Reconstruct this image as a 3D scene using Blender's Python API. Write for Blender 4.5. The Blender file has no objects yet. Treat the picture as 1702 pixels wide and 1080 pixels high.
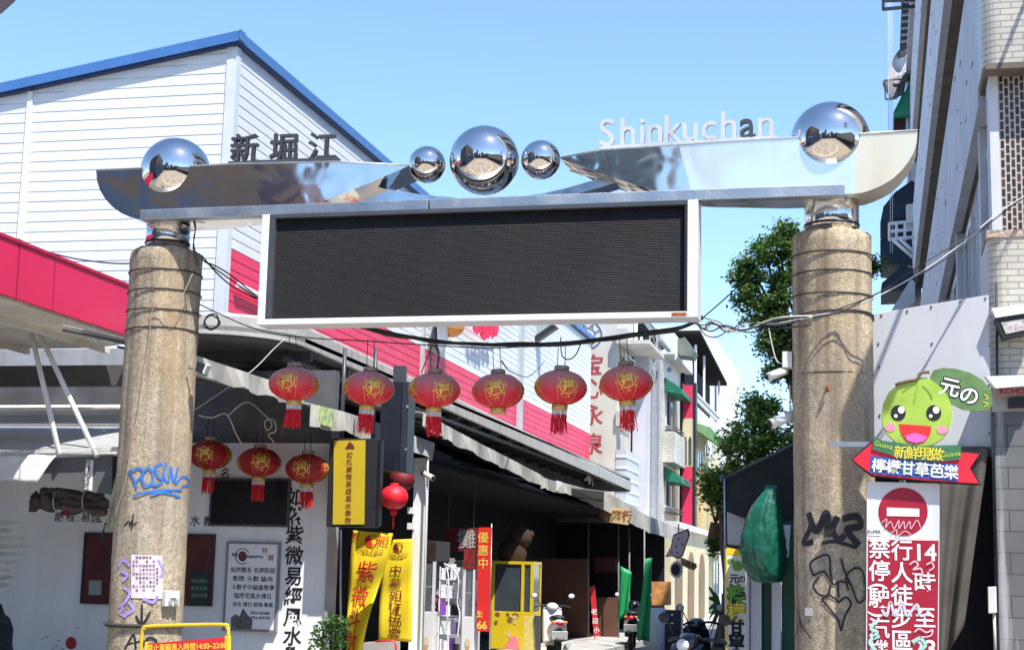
import bpy, bmesh, math, random
from mathutils import Vector, Matrix
R = math.radians
random.seed(7)
SC = bpy.context.scene
COL = SC.collection

# ------------------------------------------------------------------ camera
FPX, CXP, CYP = 2600.0, 851.0, 540.0           # focal length and centre in photo pixels
CAM = Vector((0, 0, 1.6))
_d = Vector((0.22585955, -0.15895189, 0.96110445)).normalized()   # street direction (+Y) seen in camera axes
_u = Vector((0.02327721, 0.98719717, 0.15779708)).normalized()    # up (+Z)
_t = Vector((0.97388174, 0.01326814, -0.22666786)).normalized()   # right of the street (+X)
cam_d = bpy.data.cameras.new('camera'); cam = bpy.data.objects.new('camera', cam_d); COL.objects.link(cam)
cam_d.sensor_width = 36; cam_d.lens = FPX/1702*36; cam_d.clip_end = 2000; cam_d.clip_start = 0.1
def _w(v): return Vector((_t.dot(v), _d.dot(v), _u.dot(v)))
r_, u_, f_ = _w(Vector((1, 0, 0))), _w(Vector((0, 1, 0))), _w(Vector((0, 0, 1)))
cam.matrix_world = Matrix(((r_.x, u_.x, -f_.x, CAM.x), (r_.y, u_.y, -f_.y, CAM.y), (r_.z, u_.z, -f_.z, CAM.z), (0, 0, 0, 1)))
SC.camera = cam

# ------------------------------------------------------------------ light
SUN_EL, SUN_AZ = 60.0, 136.0       # azimuth clockwise from +Y (the street): behind the camera, to its right
wd = bpy.data.worlds.new('World'); SC.world = wd; wd.use_nodes = True
nt = wd.node_tree; bg = nt.nodes['Background']
sky = nt.nodes.new('ShaderNodeTexSky'); sky.sky_type = 'NISHITA'; sky.sun_disc = False
sky.sun_elevation = R(SUN_EL); sky.sun_rotation = R(SUN_AZ); sky.air_density = 1.0; sky.dust_density = 0.3; sky.ozone_density = 6.0
nt.links.new(sky.outputs[0], bg.inputs[0]); bg.inputs[1].default_value = 0.138
sd = bpy.data.lights.new('sun', 'SUN'); sun = bpy.data.objects.new('sun', sd); COL.objects.link(sun)
sd.energy = 3.6; sd.angle = R(0.5); sd.color = (1.0, 0.955, 0.88)
sv = Vector((math.sin(R(SUN_AZ))*math.cos(R(SUN_EL)), math.cos(R(SUN_AZ))*math.cos(R(SUN_EL)), math.sin(R(SUN_EL))))
sun.rotation_euler = sv.to_track_quat('Z', 'Y').to_euler(); sun.location = (20, -20, 40)
SC.view_settings.view_transform = 'Standard'; SC.view_settings.look = 'None'
SC.view_settings.exposure = 1.1; SC.view_settings.gamma = 1
SC.render.engine = 'CYCLES'; SC.cycles.max_bounces = 8; SC.cycles.transparent_max_bounces = 8; SC.cycles.use_denoising = True

# ------------------------------------------------------------------ survey helpers: sight lines met with real planes, in metres
def ray(px, py): return _w(Vector(((px-CXP)/FPX, (CYP-py)/FPX, 1)))
def on_y(px, py, Y): r = ray(px, py); return CAM + r*(Y/r.y)
def on_x(px, py, X): r = ray(px, py); return CAM + r*(X/r.x)
def on_z(px, py, Z): r = ray(px, py); return CAM + r*((Z-CAM.z)/r.z)
def x_at(px, Y, py=900): return on_y(px, py, Y).x
def y_at(px, X, py=900): return on_x(px, py, X).y
def on_cyl(px, py, cx, cy, r):
    q = ray(px, py); ox, oy = CAM.x-cx, CAM.y-cy
    a = q.x*q.x+q.y*q.y; b = ox*q.x+oy*q.y; c = ox*ox+oy*oy-r*r
    k = b*b-a*c
    s = (-b-math.sqrt(max(k, 0)))/a
    return CAM+q*s

# ------------------------------------------------------------------ materials
MATS = {}
def M(name, col, rough=0.6, metal=0.0, var=0.12, scale=2.5, fine=0.0, fscale=40, streak=0.0, sscale=6, bump=0.0, bscale=30,
      dirt=None, emit=None, trans=0.0, spec=None, coat=0.0):
    if name in MATS: return MATS[name]
    m = bpy.data.materials.new(name); m.use_nodes = True; T = m.node_tree; N = T.nodes; L = T.links
    b = N['Principled BSDF']; b.inputs['Roughness'].default_value = rough; b.inputs['Metallic'].default_value = metal
    if spec is not None: b.inputs['Specular IOR Level'].default_value = spec
    if coat: b.inputs['Coat Weight'].default_value = coat
    tc = N.new('ShaderNodeTexCoord'); obj = tc.outputs['Object']
    base = N.new('ShaderNodeRGB'); base.outputs[0].default_value = (*col, 1); cur = base.outputs[0]
    def noise(sc, det=4, vec=obj):
        n = N.new('ShaderNodeTexNoise'); n.inputs['Scale'].default_value = sc; n.inputs['Detail'].default_value = det
        L.new(vec, n.inputs['Vector']); return n.outputs['Fac']
    def mul(cur, fac, lo, hi):
        mr = N.new('ShaderNodeMapRange'); mr.inputs[1].default_value = 0.3; mr.inputs[2].default_value = 0.7
        mr.inputs[3].default_value = lo; mr.inputs[4].default_value = hi; L.new(fac, mr.inputs[0])
        mx = N.new('ShaderNodeMix'); mx.data_type = 'RGBA'; mx.blend_type = 'MULTIPLY'; mx.inputs['Factor'].default_value = 1
        L.new(cur, mx.inputs['A']); L.new(mr.outputs[0], mx.inputs['B']); return mx.outputs['Result']
    if var: cur = mul(cur, noise(scale), 1-var, 1+var)
    if fine: cur = mul(cur, noise(fscale, 2), 1-fine, 1+fine)
    if streak:
        mp = N.new('ShaderNodeMapping'); mp.inputs['Scale'].default_value = (1, 1, 0.06); L.new(obj, mp.inputs['Vector'])
        f = noise(sscale, 5, mp.outputs[0])
        mr = N.new('ShaderNodeMapRange'); mr.inputs[1].default_value = 0.48; mr.inputs[2].default_value = 0.72
        mr.inputs[3].default_value = 0; mr.inputs[4].default_value = streak; L.new(f, mr.inputs[0])
        mx = N.new('ShaderNodeMix'); mx.data_type = 'RGBA'; L.new(mr.outputs[0], mx.inputs['Factor'])
        L.new(cur, mx.inputs['A']); mx.inputs['B'].default_value = (*(dirt or [c*0.35 for c in col]), 1); cur = mx.outputs['Result']
    L.new(cur, b.inputs['Base Color'])
    if bump:
        bp = N.new('ShaderNodeBump'); bp.inputs['Strength'].default_value = bump; bp.inputs['Distance'].default_value = 0.02
        L.new(noise(bscale, 5), bp.inputs['Height']); L.new(bp.outputs[0], b.inputs['Normal'])
    if var and metal < 0.5 and rough > 0.25:
        mr = N.new('ShaderNodeMapRange'); mr.inputs[3].default_value = rough-0.1; mr.inputs[4].default_value = min(1, rough+0.12)
        L.new(noise(scale*3), mr.inputs[0]); L.new(mr.outputs[0], b.inputs['Roughness'])
    if emit: b.inputs['Emission Color'].default_value = (*emit[:3], 1); b.inputs['Emission Strength'].default_value = emit[3]
    if trans: b.inputs['Transmission Weight'].default_value = trans
    MATS[name] = m; return m

def brick_mat(name, tile, mortar, w, h, off=0.5, msize=0.012, var=0.5, vertical=False, streak=0.0, plane='XZ', rough=0.4):
    m = bpy.data.materials.new(name); m.use_nodes = True; T = m.node_tree; N = T.nodes; L = T.links
    b = N['Principled BSDF']; b.inputs['Roughness'].default_value = rough
    tc = N.new('ShaderNodeTexCoord'); sp = N.new('ShaderNodeSeparateXYZ'); L.new(tc.outputs['Object'], sp.inputs[0])
    cb = N.new('ShaderNodeCombineXYZ')
    ad = N.new('ShaderNodeMath'); L.new(sp.outputs['X'], ad.inputs[0]); L.new(sp.outputs['Y'], ad.inputs[1])   # X+Y: wraps a corner
    a, c = (ad.outputs[0], sp.outputs['Z']) if not vertical else (sp.outputs['Z'], ad.outputs[0])
    if plane == 'XY': a, c = sp.outputs['X'], sp.outputs['Y']
    L.new(a, cb.inputs[0]); L.new(c, cb.inputs[1])
    br = N.new('ShaderNodeTexBrick'); L.new(cb.outputs[0], br.inputs['Vector'])
    br.inputs['Scale'].default_value = 1; br.inputs['Brick Width'].default_value = w; br.inputs['Row Height'].default_value = h
    br.inputs['Mortar Size'].default_value = msize; br.offset = off; br.inputs['Mortar Smooth'].default_value = 0.1
    br.inputs['Color1'].default_value = (*tile, 1); br.inputs['Color2'].default_value = (*[x*(1-var) for x in tile], 1)
    br.inputs['Mortar'].default_value = (*mortar, 1)
    n = N.new('ShaderNodeTexNoise'); n.inputs['Scale'].default_value = 1.3; n.inputs['Detail'].default_value = 6
    L.new(tc.outputs['Object'], n.inputs['Vector'])
    mr = N.new('ShaderNodeMapRange'); mr.inputs[1].default_value = 0.3; mr.inputs[2].default_value = 0.7; mr.inputs[3].default_value = 0.8; mr.inputs[4].default_value = 1.1
    L.new(n.outputs['Fac'], mr.inputs[0])
    mx = N.new('ShaderNodeMix'); mx.data_type = 'RGBA'; mx.blend_type = 'MULTIPLY'; mx.inputs['Factor'].default_value = 1
    L.new(br.outputs['Color'], mx.inputs['A']); L.new(mr.outputs[0], mx.inputs['B']); cur = mx.outputs['Result']
    if streak:
        mp = N.new('ShaderNodeMapping'); mp.inputs['Scale'].default_value = (7, 7, 0.5); L.new(tc.outputs['Object'], mp.inputs['Vector'])
        n2 = N.new('ShaderNodeTexNoise'); n2.inputs['Scale'].default_value = 1; n2.inputs['Detail'].default_value = 4; L.new(mp.outputs[0], n2.inputs['Vector'])
        m2 = N.new('ShaderNodeMapRange'); m2.inputs[1].default_value = 0.52; m2.inputs[2].default_value = 0.66; m2.inputs[4].default_value = streak
        L.new(n2.outputs['Fac'], m2.inputs[0])
        m3 = N.new('ShaderNodeMix'); m3.data_type = 'RGBA'; L.new(m2.outputs[0], m3.inputs['Factor']); L.new(cur, m3.inputs['A'])
        m3.inputs['B'].default_value = (0.6, 0.6, 0.58, 1); cur = m3.outputs['Result']
    L.new(cur, b.inputs['Base Color'])
    bp = N.new('ShaderNodeBump'); bp.inputs['Strength'].default_value = 0.5; bp.inputs['Distance'].default_value = 0.006; bp.invert = True
    L.new(br.outputs['Fac'], bp.inputs['Height']); L.new(bp.outputs[0], b.inputs['Normal'])
    return m

def concrete_mat(name, col, stain):
    """exposed-aggregate concrete: pale and dark chips, rust-brown runs"""
    m = bpy.data.materials.new(name); m.use_nodes = True; T = m.node_tree; N = T.nodes; L = T.links
    b = N['Principled BSDF']; b.inputs['Roughness'].default_value = 0.9; b.inputs['Specular IOR Level'].default_value = 0.2
    tc = N.new('ShaderNodeTexCoord'); ob = tc.outputs['Object']
    def noise(s, d, v=ob):
        n = N.new('ShaderNodeTexNoise'); n.inputs['Scale'].default_value = s; n.inputs['Detail'].default_value = d; L.new(v, n.inputs['Vector']); return n.outputs['Fac']
    def mrange(f, a, b_, c, d):
        r = N.new('ShaderNodeMapRange'); [setattr(r.inputs[i+1], 'default_value', v) for i, v in enumerate((a, b_, c, d))]; L.new(f, r.inputs[0]); return r.outputs[0]
    def mix(f, A, B, mode='MIX'):
        x = N.new('ShaderNodeMix'); x.data_type = 'RGBA'; x.blend_type = mode
        if isinstance(f, float): x.inputs['Factor'].default_value = f
        else: L.new(f, x.inputs['Factor'])
        for k, v in (('A', A), ('B', B)):
            if isinstance(v, tuple): x.inputs[k].default_value = (*v, 1)
            else: L.new(v, x.inputs[k])
        return x.outputs['Result']
    vo = N.new('ShaderNodeTexVoronoi'); vo.inputs['Scale'].default_value = 95; L.new(ob, vo.inputs['Vector'])
    sp = N.new('ShaderNodeSeparateColor'); L.new(vo.outputs['Color'], sp.inputs[0])
    chips = mrange(sp.outputs[0], 0, 1, 0.58, 1.36)
    cur = mix(1.0, col, chips, 'MULTIPLY')
    cur = mix(mrange(noise(1.1, 7), 0.42, 0.66, 0, 0.55), cur, (0.33, 0.295, 0.245)); cur = mix(1.0, cur, mrange(noise(2.3, 6), 0.3, 0.7, 0.8, 1.16), 'MULTIPLY')
    cur = mix(1.0, cur, mrange(noise(22, 3), 0.3, 0.7, 0.8, 1.15), 'MULTIPLY')
    mp = N.new('ShaderNodeMapping'); mp.inputs['Scale'].default_value = (5, 5, 0.28); L.new(ob, mp.inputs['Vector'])
    run = mrange(noise(1, 5, mp.outputs[0]), 0.45, 0.7, 0, 0.7)
    cur = mix(run, cur, stain)
    mp2 = N.new('ShaderNodeMapping'); mp2.inputs['Scale'].default_value = (8, 8, 0.5); mp2.inputs['Location'].default_value = (3, 9, 2); L.new(ob, mp2.inputs['Vector'])
    cur = mix(mrange(noise(1, 5, mp2.outputs[0]), 0.47, 0.7, 0, 0.65), cur, (0.10, 0.085, 0.07))
    L.new(cur, b.inputs['Base Color'])
    bp = N.new('ShaderNodeBump'); bp.inputs['Strength'].default_value = 0.5; bp.inputs['Distance'].default_value = 0.005
    ad = N.new('ShaderNodeMath'); L.new(vo.outputs['Distance'], ad.inputs[0]); L.new(noise(12, 4), ad.inputs[1]); L.new(ad.outputs[0], bp.inputs['Height'])
    L.new(bp.outputs[0], b.inputs['Normal'])
    return m

def steel_mat(name, col, rough, wave, wscale, smudge=0.1, rust=None, metal=1):
    m = bpy.data.materials.new(name); m.use_nodes = True; T = m.node_tree; N = T.nodes; L = T.links
    b = N['Principled BSDF']; b.inputs['Metallic'].default_value = metal
    tc = N.new('ShaderNodeTexCoord'); ob = tc.outputs['Object']
    def noise(s, d, v=ob):
        n = N.new('ShaderNodeTexNoise'); n.inputs['Scale'].default_value = s; n.inputs['Detail'].default_value = d; L.new(v, n.inputs['Vector']); return n.outputs['Fac']
    mr = N.new('ShaderNodeMapRange'); mr.inputs[1].default_value = 0.35; mr.inputs[2].default_value = 0.75; mr.inputs[3].default_value = rough; mr.inputs[4].default_value = rough+smudge
    L.new(noise(3, 6), mr.inputs[0]); L.new(mr.outputs[0], b.inputs['Roughness'])
    base = N.new('ShaderNodeRGB'); base.outputs[0].default_value = (*col, 1); cur = base.outputs[0]
    mp = N.new('ShaderNodeMapping'); mp.inputs['Scale'].default_value = (4, 4, 0.5); L.new(ob, mp.inputs['Vector'])
    m2 = N.new('ShaderNodeMapRange'); m2.inputs[1].default_value = 0.5; m2.inputs[2].default_value = 0.8; m2.inputs[4].default_value = 0.35
    L.new(noise(1, 6, mp.outputs[0]), m2.inputs[0])
    mx = N.new('ShaderNodeMix'); mx.data_type = 'RGBA'; L.new(m2.outputs[0], mx.inputs['Factor']); L.new(cur, mx.inputs['A'])
    mx.inputs['B'].default_value = (*(rust or [c*0.6 for c in col]), 1); L.new(mx.outputs['Result'], b.inputs['Base Color'])
    if wave:
        bp = N.new('ShaderNodeBump'); bp.inputs['Strength'].default_value = 1; bp.inputs['Distance'].default_value = wave
        n = N.new('ShaderNodeTexNoise'); n.inputs['Scale'].default_value = wscale; n.inputs['Detail'].default_value = 1; n.inputs['Distortion'].default_value = 0.6
        L.new(ob, n.inputs['Vector']); L.new(n.outputs['Fac'], bp.inputs['Height']); L.new(bp.outputs[0], b.inputs['Normal'])
    return m

def leaf_mat(name, col):
    m = M(name, col, .45, var=.3, scale=2); T = m.node_tree; N = T.nodes; L = T.links; b = N['Principled BSDF']
    tr = N.new('ShaderNodeBsdfTranslucent'); tr.inputs[0].default_value = (min(1, col[0]*1.5), min(1, col[1]*1.6), col[2]*.8, 1)
    mx = N.new('ShaderNodeMixShader'); mx.inputs[0].default_value = .38; L.new(b.outputs[0], mx.inputs[1]); L.new(tr.outputs[0], mx.inputs[2])
    L.new(mx.outputs[0], N['Material Output'].inputs[0]); return m

# ------------------------------------------------------------------ object helpers
BASE = {}                                   # world position of every object's local origin while it is being built
def tag(o, label=None, cat=None, group=None, kind=None):
    for k, v in (('label', label), ('category', cat), ('group', group), ('kind', kind)):
        if v: o[k] = v
    return o
def thing(name, label, cat, loc, group=None):
    o = bpy.data.objects.new(name, None); COL.objects.link(o); o.location = loc; o.empty_display_size = 0.1
    BASE[o] = Vector(loc); return tag(o, label, cat, group)
_glyphs = {}
def glyph(body, bold=0.0, shear=0.0):
    k = (body, bold, shear)
    if k not in _glyphs:
        c = bpy.data.curves.new('glyph', 'FONT'); c.body = body; c.offset = bold; c.align_x = 'CENTER'; c.shear = shear; c.resolution_u = 3
        o = bpy.data.objects.new('glyph', c); COL.objects.link(o)
        dg = bpy.context.evaluated_depsgraph_get(); me = bpy.data.meshes.new_from_object(o.evaluated_get(dg))
        vs = [(v.co.x, v.co.y) for v in me.vertices]; fs = [tuple(p.vertices) for p in me.polygons]
        bpy.data.meshes.remove(me); bpy.data.objects.remove(o); bpy.data.curves.remove(c)
        if vs:
            ys = [q[1] for q in vs]; 
        _glyphs[k] = (vs, fs)
    return _glyphs[k]
X_, Y_, Z_ = Vector((1, 0, 0)), Vector((0, 1, 0)), Vector((0, 0, 1))

class MB:
    def __init__(s): s.v, s.f, s.mi, s.sm = [], [], [], []
    def add(s, vs, fs, mi=0, sm=False):
        o = len(s.v); s.v += [Vector(p) for p in vs]
        for f in fs: s.f.append(tuple(i+o for i in f)); s.mi.append(mi); s.sm.append(sm)
        return s
    def hexa(s, p, mi=0): return s.add(p, [(0, 3, 2, 1), (4, 5, 6, 7), (0, 1, 5, 4), (1, 2, 6, 5), (2, 3, 7, 6), (3, 0, 4, 7)], mi)
    def box(s, x0, y0, z0, x1, y1, z1, mi=0):
        return s.hexa([(x0, y0, z0), (x1, y0, z0), (x1, y1, z0), (x0, y1, z0), (x0, y0, z1), (x1, y0, z1), (x1, y1, z1), (x0, y1, z1)], mi)
    def obox(s, c, ax, ay, az, mi=0):          # half-axis vectors
        c = Vector(c)
        return s.hexa([c-ax-ay-az, c+ax-ay-az, c+ax+ay-az, c-ax+ay-az, c-ax-ay+az, c+ax-ay+az, c+ax+ay+az, c-ax+ay+az], mi)
    def prism(s, a, b, mi=0, sm=False):       # two matching outlines
        n = len(a)
        s.add(list(a)+list(b), [tuple(range(n)), tuple(range(2*n-1, n-1, -1))], mi)
        s.add(list(a)+list(b), [(i, (i+1) % n, n+(i+1) % n, n+i) for i in range(n)], mi, sm)
        return s
    def prism_y(s, pts, y0, y1, mi=0): return s.prism([(x, y0, z) for x, z in pts], [(x, y1, z) for x, z in pts], mi)
    def prism_x(s, pts, x0, x1, mi=0): return s.prism([(x0, y, z) for y, z in pts], [(x1, y, z) for y, z in pts], mi)
    def prism_z(s, pts, z0, z1, mi=0): return s.prism([(x, y, z0) for x, y in pts], [(x, y, z1) for x, y in pts], mi)
    def photo(s, px, Y, depth, mi=0):          # an upright plate whose outline was measured on the photo, standing at Y, thick
        a = [on_y(x, y, Y) for x, y in px]
        return s.prism(a, [p+Vector((0, depth, 0)) for p in a], mi)
    def quad(s, a, b, c, d, mi=0): return s.add([a, b, c, d], [(0, 1, 2, 3)], mi)
    def tube(s, pts, r, n=6, mi=0, close=False):
        pts = [Vector(p) for p in pts]; rs = r if isinstance(r, (list, tuple)) else [r]*len(pts); V = []; F = []; prev = None; m = len(pts)
        for i, p in enumerate(pts):
            if close: t = pts[(i+1) % m]-pts[i-1]
            else: t = pts[min(i+1, m-1)]-pts[max(i-1, 0)]
            t = t.normalized() if t.length > 1e-9 else Z_
            if prev is None:
                a = t.orthogonal().normalized()
            else:
                a = prev-t*prev.dot(t); a = a.normalized() if a.length > 1e-6 else t.orthogonal().normalized()
            prev = a; b = t.cross(a)
            V += [p+(a*math.cos(k*2*math.pi/n)+b*math.sin(k*2*math.pi/n))*rs[i] for k in range(n)]
        for i in range(m if close else m-1):
            j = (i+1) % m
            F += [(i*n+k, i*n+(k+1) % n, j*n+(k+1) % n, j*n+k) for k in range(n)]
        s.add(V, F, mi, n > 4)
        if not close: s.add(V[:n]+V[-n:], [tuple(range(n-1, -1, -1)), tuple(range(n, 2*n))], mi)
        return s
    def lathe(s, prof, cx, cy, n=32, mi=0, sm=True, z0=0.0, cap=True):
        V = [(cx+r*math.cos(k*2*math.pi/n), cy+r*math.sin(k*2*math.pi/n), z0+z) for r, z in prof for k in range(n)]; m = len(prof)
        s.add(V, [(i*n+k, i*n+(k+1) % n, (i+1)*n+(k+1) % n, (i+1)*n+k) for i in range(m-1) for k in range(n)], mi, sm)
        if cap: s.add(V[:n]+V[-n:], [tuple(range(n-1, -1, -1)), tuple(range(n, 2*n))], mi)
        return s
    def ball(s, c, rx, ry=None, rz=None, nu=24, nv=14, mi=0):
        ry = ry or rx; rz = rz or rx; V = []; F = []
        for j in range(nv+1):
            th = -math.pi/2+math.pi*j/nv
            for k in range(nu):
                ph = 2*math.pi*k/nu; V.append((c[0]+rx*math.cos(th)*math.cos(ph), c[1]+ry*math.cos(th)*math.sin(ph), c[2]+rz*math.sin(th)))
        F = [(j*nu+k, j*nu+(k+1) % nu, (j+1)*nu+(k+1) % nu, (j+1)*nu+k) for j in range(nv) for k in range(nu)]
        return s.add(V, F, mi, True)
    def text(s, body, o, size, ux=X_, uy=Z_, bold=0.0, depth=0.0, mi=0, shear=0.0, sx=1.0):
        """lettering: body centred on o (x by the font, y on the middle of a full-height glyph)"""
        vs, fs = glyph(body, bold, shear); o = Vector(o)
        if not vs: return s
        k = size; P = [o+ux*(x*k*sx)+uy*((y-0.36)*k) for x, y in vs]
        s.add(P, fs, mi)
        if depth:
            nrm = ux.cross(uy); Q = [p-nrm*depth for p in P]; n = len(P); s.add(Q, [tuple(reversed(f)) for f in fs], mi)
            cnt = {}
            for f in fs:
                for i in range(len(f)):
                    e = (f[i], f[(i+1) % len(f)]); cnt[tuple(sorted(e))] = cnt.get(tuple(sorted(e)), [])+[e]
            s.add(P+Q, [(l[0][1], l[0][0], l[0][0]+n, l[0][1]+n) for l in cnt.values() if len(l) == 1], mi)
        return s
    def column_text(s, body, o, size, pitch, ux=X_, uy=Z_, **k):
        for i, ch in enumerate(body): s.text(ch, Vector(o)-uy*(pitch*i), size, ux, uy, **k)
        return s
    def ribbon(s, pts, nrm, w, mi=0):           # flat painted stroke through pts; nrm(p) -> surface normal
        pts = smooth_path([Vector(p) for p in pts]); L = []; Rr = []
        for i, p in enumerate(pts):
            t = (pts[min(i+1, len(pts)-1)]-pts[max(i-1, 0)]).normalized(); n = nrm(p); a = n.cross(t).normalized()*(w/2)
            L.append(p+a+n*0.004); Rr.append(p-a+n*0.004)
        n = len(pts); return s.add(L+Rr, [(i, i+1, n+i+1, n+i) for i in range(n-1)], mi)
    def build(s, name, mats, parent=None, loc=None, bevel=0.0, fix=True):
        if not isinstance(mats, (list, tuple)): mats = [mats]
        if parent is not None: b = BASE[parent]
        elif loc is not None: b = Vector(loc)
        else:
            lo = [min(p[i] for p in s.v) for i in range(3)]; hi = [max(p[i] for p in s.v) for i in range(3)]
            b = Vector(((lo[0]+hi[0])/2, (lo[1]+hi[1])/2, lo[2]))
        me = bpy.data.meshes.new(name); me.from_pydata([p-b for p in s.v], [], s.f)
        for m in mats: me.materials.append(m)
        me.polygons.foreach_set('material_index', s.mi); me.polygons.foreach_set('use_smooth', s.sm)
        if fix:
            bm = bmesh.new(); bm.from_mesh(me); bmesh.ops.remove_doubles(bm, verts=bm.verts, dist=1e-5); bmesh.ops.recalc_face_normals(bm, faces=bm.faces); bm.to_mesh(me); bm.free()
        me.update()
        o = bpy.data.objects.new(name, me); COL.objects.link(o)
        if parent is not None: o.parent = parent
        else: o.location = b
        BASE[o] = b
        if bevel:
            md = o.modifiers.new('bevel', 'BEVEL'); md.width = bevel; md.segments = 2; md.limit_method = 'ANGLE'; md.angle_limit = R(40)
        return o
def smooth_path(p, k=5):
    p = [Vector(q) for q in p]
    if len(p) < 3: return p
    out = []
    for i in range(len(p)-1):
        a, b, c, d = p[max(i-1, 0)], p[i], p[i+1], p[min(i+2, len(p)-1)]
        for j in range(k):
            t = j/k; out.append(0.5*((2*b)+(c-a)*t+(2*a-5*b+4*c-d)*t*t+(3*b-a-3*c+d)*t**3))
    out.append(p[-1]); return out
def copy_tree(o, loc=None, rz=None, parent=None, label=None):
    c = o.copy(); COL.objects.link(c); BASE[c] = BASE[o]
    if parent is not None: c.parent = parent
    if loc is not None: c.location = loc
    if rz is not None: c.rotation_euler = (0, 0, rz)
    if label: c['label'] = label
    for ch in [q for q in bpy.data.objects if q.parent == o]: copy_tree(ch, parent=c)
    return c
def facing(p): return Vector((0, -1, 0))

# ------------------------------------------------------------------ shared materials
steel = steel_mat('mirror_steel', (0.76, 0.72, 0.67), 0.04, 0.006, 3.0, 0.08)
satin_steel = steel_mat('satin_steel', (0.88, 0.84, 0.79), 0.06, 0.005, 2.5, 0.16, metal=0.72)
ball_steel = steel_mat('polished_ball_steel', (0.70, 0.665, 0.615), 0.02, 0.0012, 4, 0.05)
neck_steel = steel_mat('neck_steel', (0.72, 0.71, 0.69), 0.07, 0.004, 5, 0.12)
stained_steel = steel_mat('stained_steel', (0.93, 0.80, 0.56), 0.25, 0.0, 3.0, 0.15, (0.66, 0.46, 0.18), metal=0.55)
galv = steel_mat('galvanised_steel', (0.50, 0.53, 0.54), 0.38, 0.002, 30, 0.2)
conc = concrete_mat('aggregate_concrete', (0.46, 0.38, 0.265), (0.31, 0.21, 0.115))
white_paint = M('white_paint', (0.78, 0.79, 0.80), 0.45, var=0.06, streak=0.25, sscale=4)
dirty_white = M('dirty_white', (0.66, 0.66, 0.63), 0.6, var=0.12, streak=0.45, sscale=5, dirt=(0.28, 0.26, 0.23))
wire_black = M('black_cable', (0.02, 0.02, 0.022), 0.55, var=0.2)
wire_white = M('grey_cable', (0.55, 0.55, 0.52), 0.5, var=0.2)
black = M('black_paint', (0.018, 0.018, 0.02), 0.45, var=0.2)
dark = M('interior_shade', (0.005, 0.005, 0.008), 0.95, var=0.3)  # near-black colour carries the shade of deep interiors
darkgrey = M('dark_grey_metal', (0.06, 0.065, 0.075), 0.4, var=0.15, metal=0.0)
gold = M('gold_foil', (0.83, 0.56, 0.12), 0.32, metal=0.7, var=0.15, scale=20)
glass = M('window_glass', (0.05, 0.065, 0.075), 0.06, var=0.2, spec=0.8)
red_sign = M('red_sign', (0.62, 0.02, 0.03), 0.4, var=0.08)
yellow_sign = M('yellow_sign', (0.85, 0.62, 0.03), 0.45, var=0.06)
ink = M('black_ink', (0.012, 0.012, 0.014), 0.6, var=0.0)
white_ink = M('white_ink', (0.82, 0.82, 0.82), 0.5, var=0.03)

# ================================================================== SETTING
gm = M('asphalt', (0.19, 0.19, 0.185), 0.9, var=0.25, scale=0.6, fine=0.25, fscale=60, bump=0.3, bscale=80)
g = MB(); g.quad((-400, -400, 0), (400, -400, 0), (400, 800, 0), (-400, 800, 0)); tag(g.build('ground', gm), kind='structure')
pm = brick_mat('plaza_paving', (0.48, 0.40, 0.31), (0.30, 0.27, 0.22), 0.4, 0.2, plane='XY', var=0.35, msize=0.01, rough=0.8)
g = MB(); g.quad((-14, -22, 0.004), (10, -22, 0.004), (10, 12, 0.004), (-14, 12, 0.004)); tag(g.build('plaza', pm), kind='structure')
# the pale rings and spokes laid in the plaza paving (seen in the steel balls)
pale = M('pale_paving', (0.58, 0.53, 0.45), 0.8, var=0.12)
g = MB(); C0 = Vector((-3.5, 3, 0.008))
def ring(r0, r1, n=64):
    a = [C0+Vector((r0*math.cos(2*math.pi*k/n), r0*math.sin(2*math.pi*k/n), 0)) for k in range(n)]
    b = [C0+Vector((r1*math.cos(2*math.pi*k/n), r1*math.sin(2*math.pi*k/n), 0)) for k in range(n)]
    g.add(a+b, [(k, (k+1) % n, n+(k+1) % n, n+k) for k in range(n)])
ring(7.6, 8.1); ring(3.2, 3.5)
for k in range(12):
    a = k*math.pi/6; e = Vector((math.cos(a), math.sin(a), 0)); q = Vector((-e.y, e.x, 0))*0.14
    g.quad(C0+e*3.5-q, C0+e*7.6-q, C0+e*7.6+q, C0+e*3.5+q)
for k in range(10):
    g.quad((-9+k*1.1, -9.0, 0.008), (-8.4+k*1.1, -9.0, 0.008), (-8.4+k*1.1, -5.8, 0.008), (-9+k*1.1, -5.8, 0.008))
tag(g.build('paving_pattern', pale), kind='structure')
sm_ = M('street_paving', (0.30, 0.295, 0.285), 0.85, var=0.2, scale=0.5, fine=0.2, fscale=50)
g = MB(); g.quad((-5.6, 12, 0.005), (-0.2, 12, 0.005), (-0.2, 150, 0.005), (-5.6, 150, 0.005)); tag(g.build('street', sm_), kind='structure')
kb = M('kerb_stone', (0.42, 0.41, 0.38), 0.8, var=0.2)
g = MB(); g.box(-7.4, 20.6, 0, -5.6, 90, 0.12); tag(g.build('pavement', kb), kind='structure')

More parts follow.
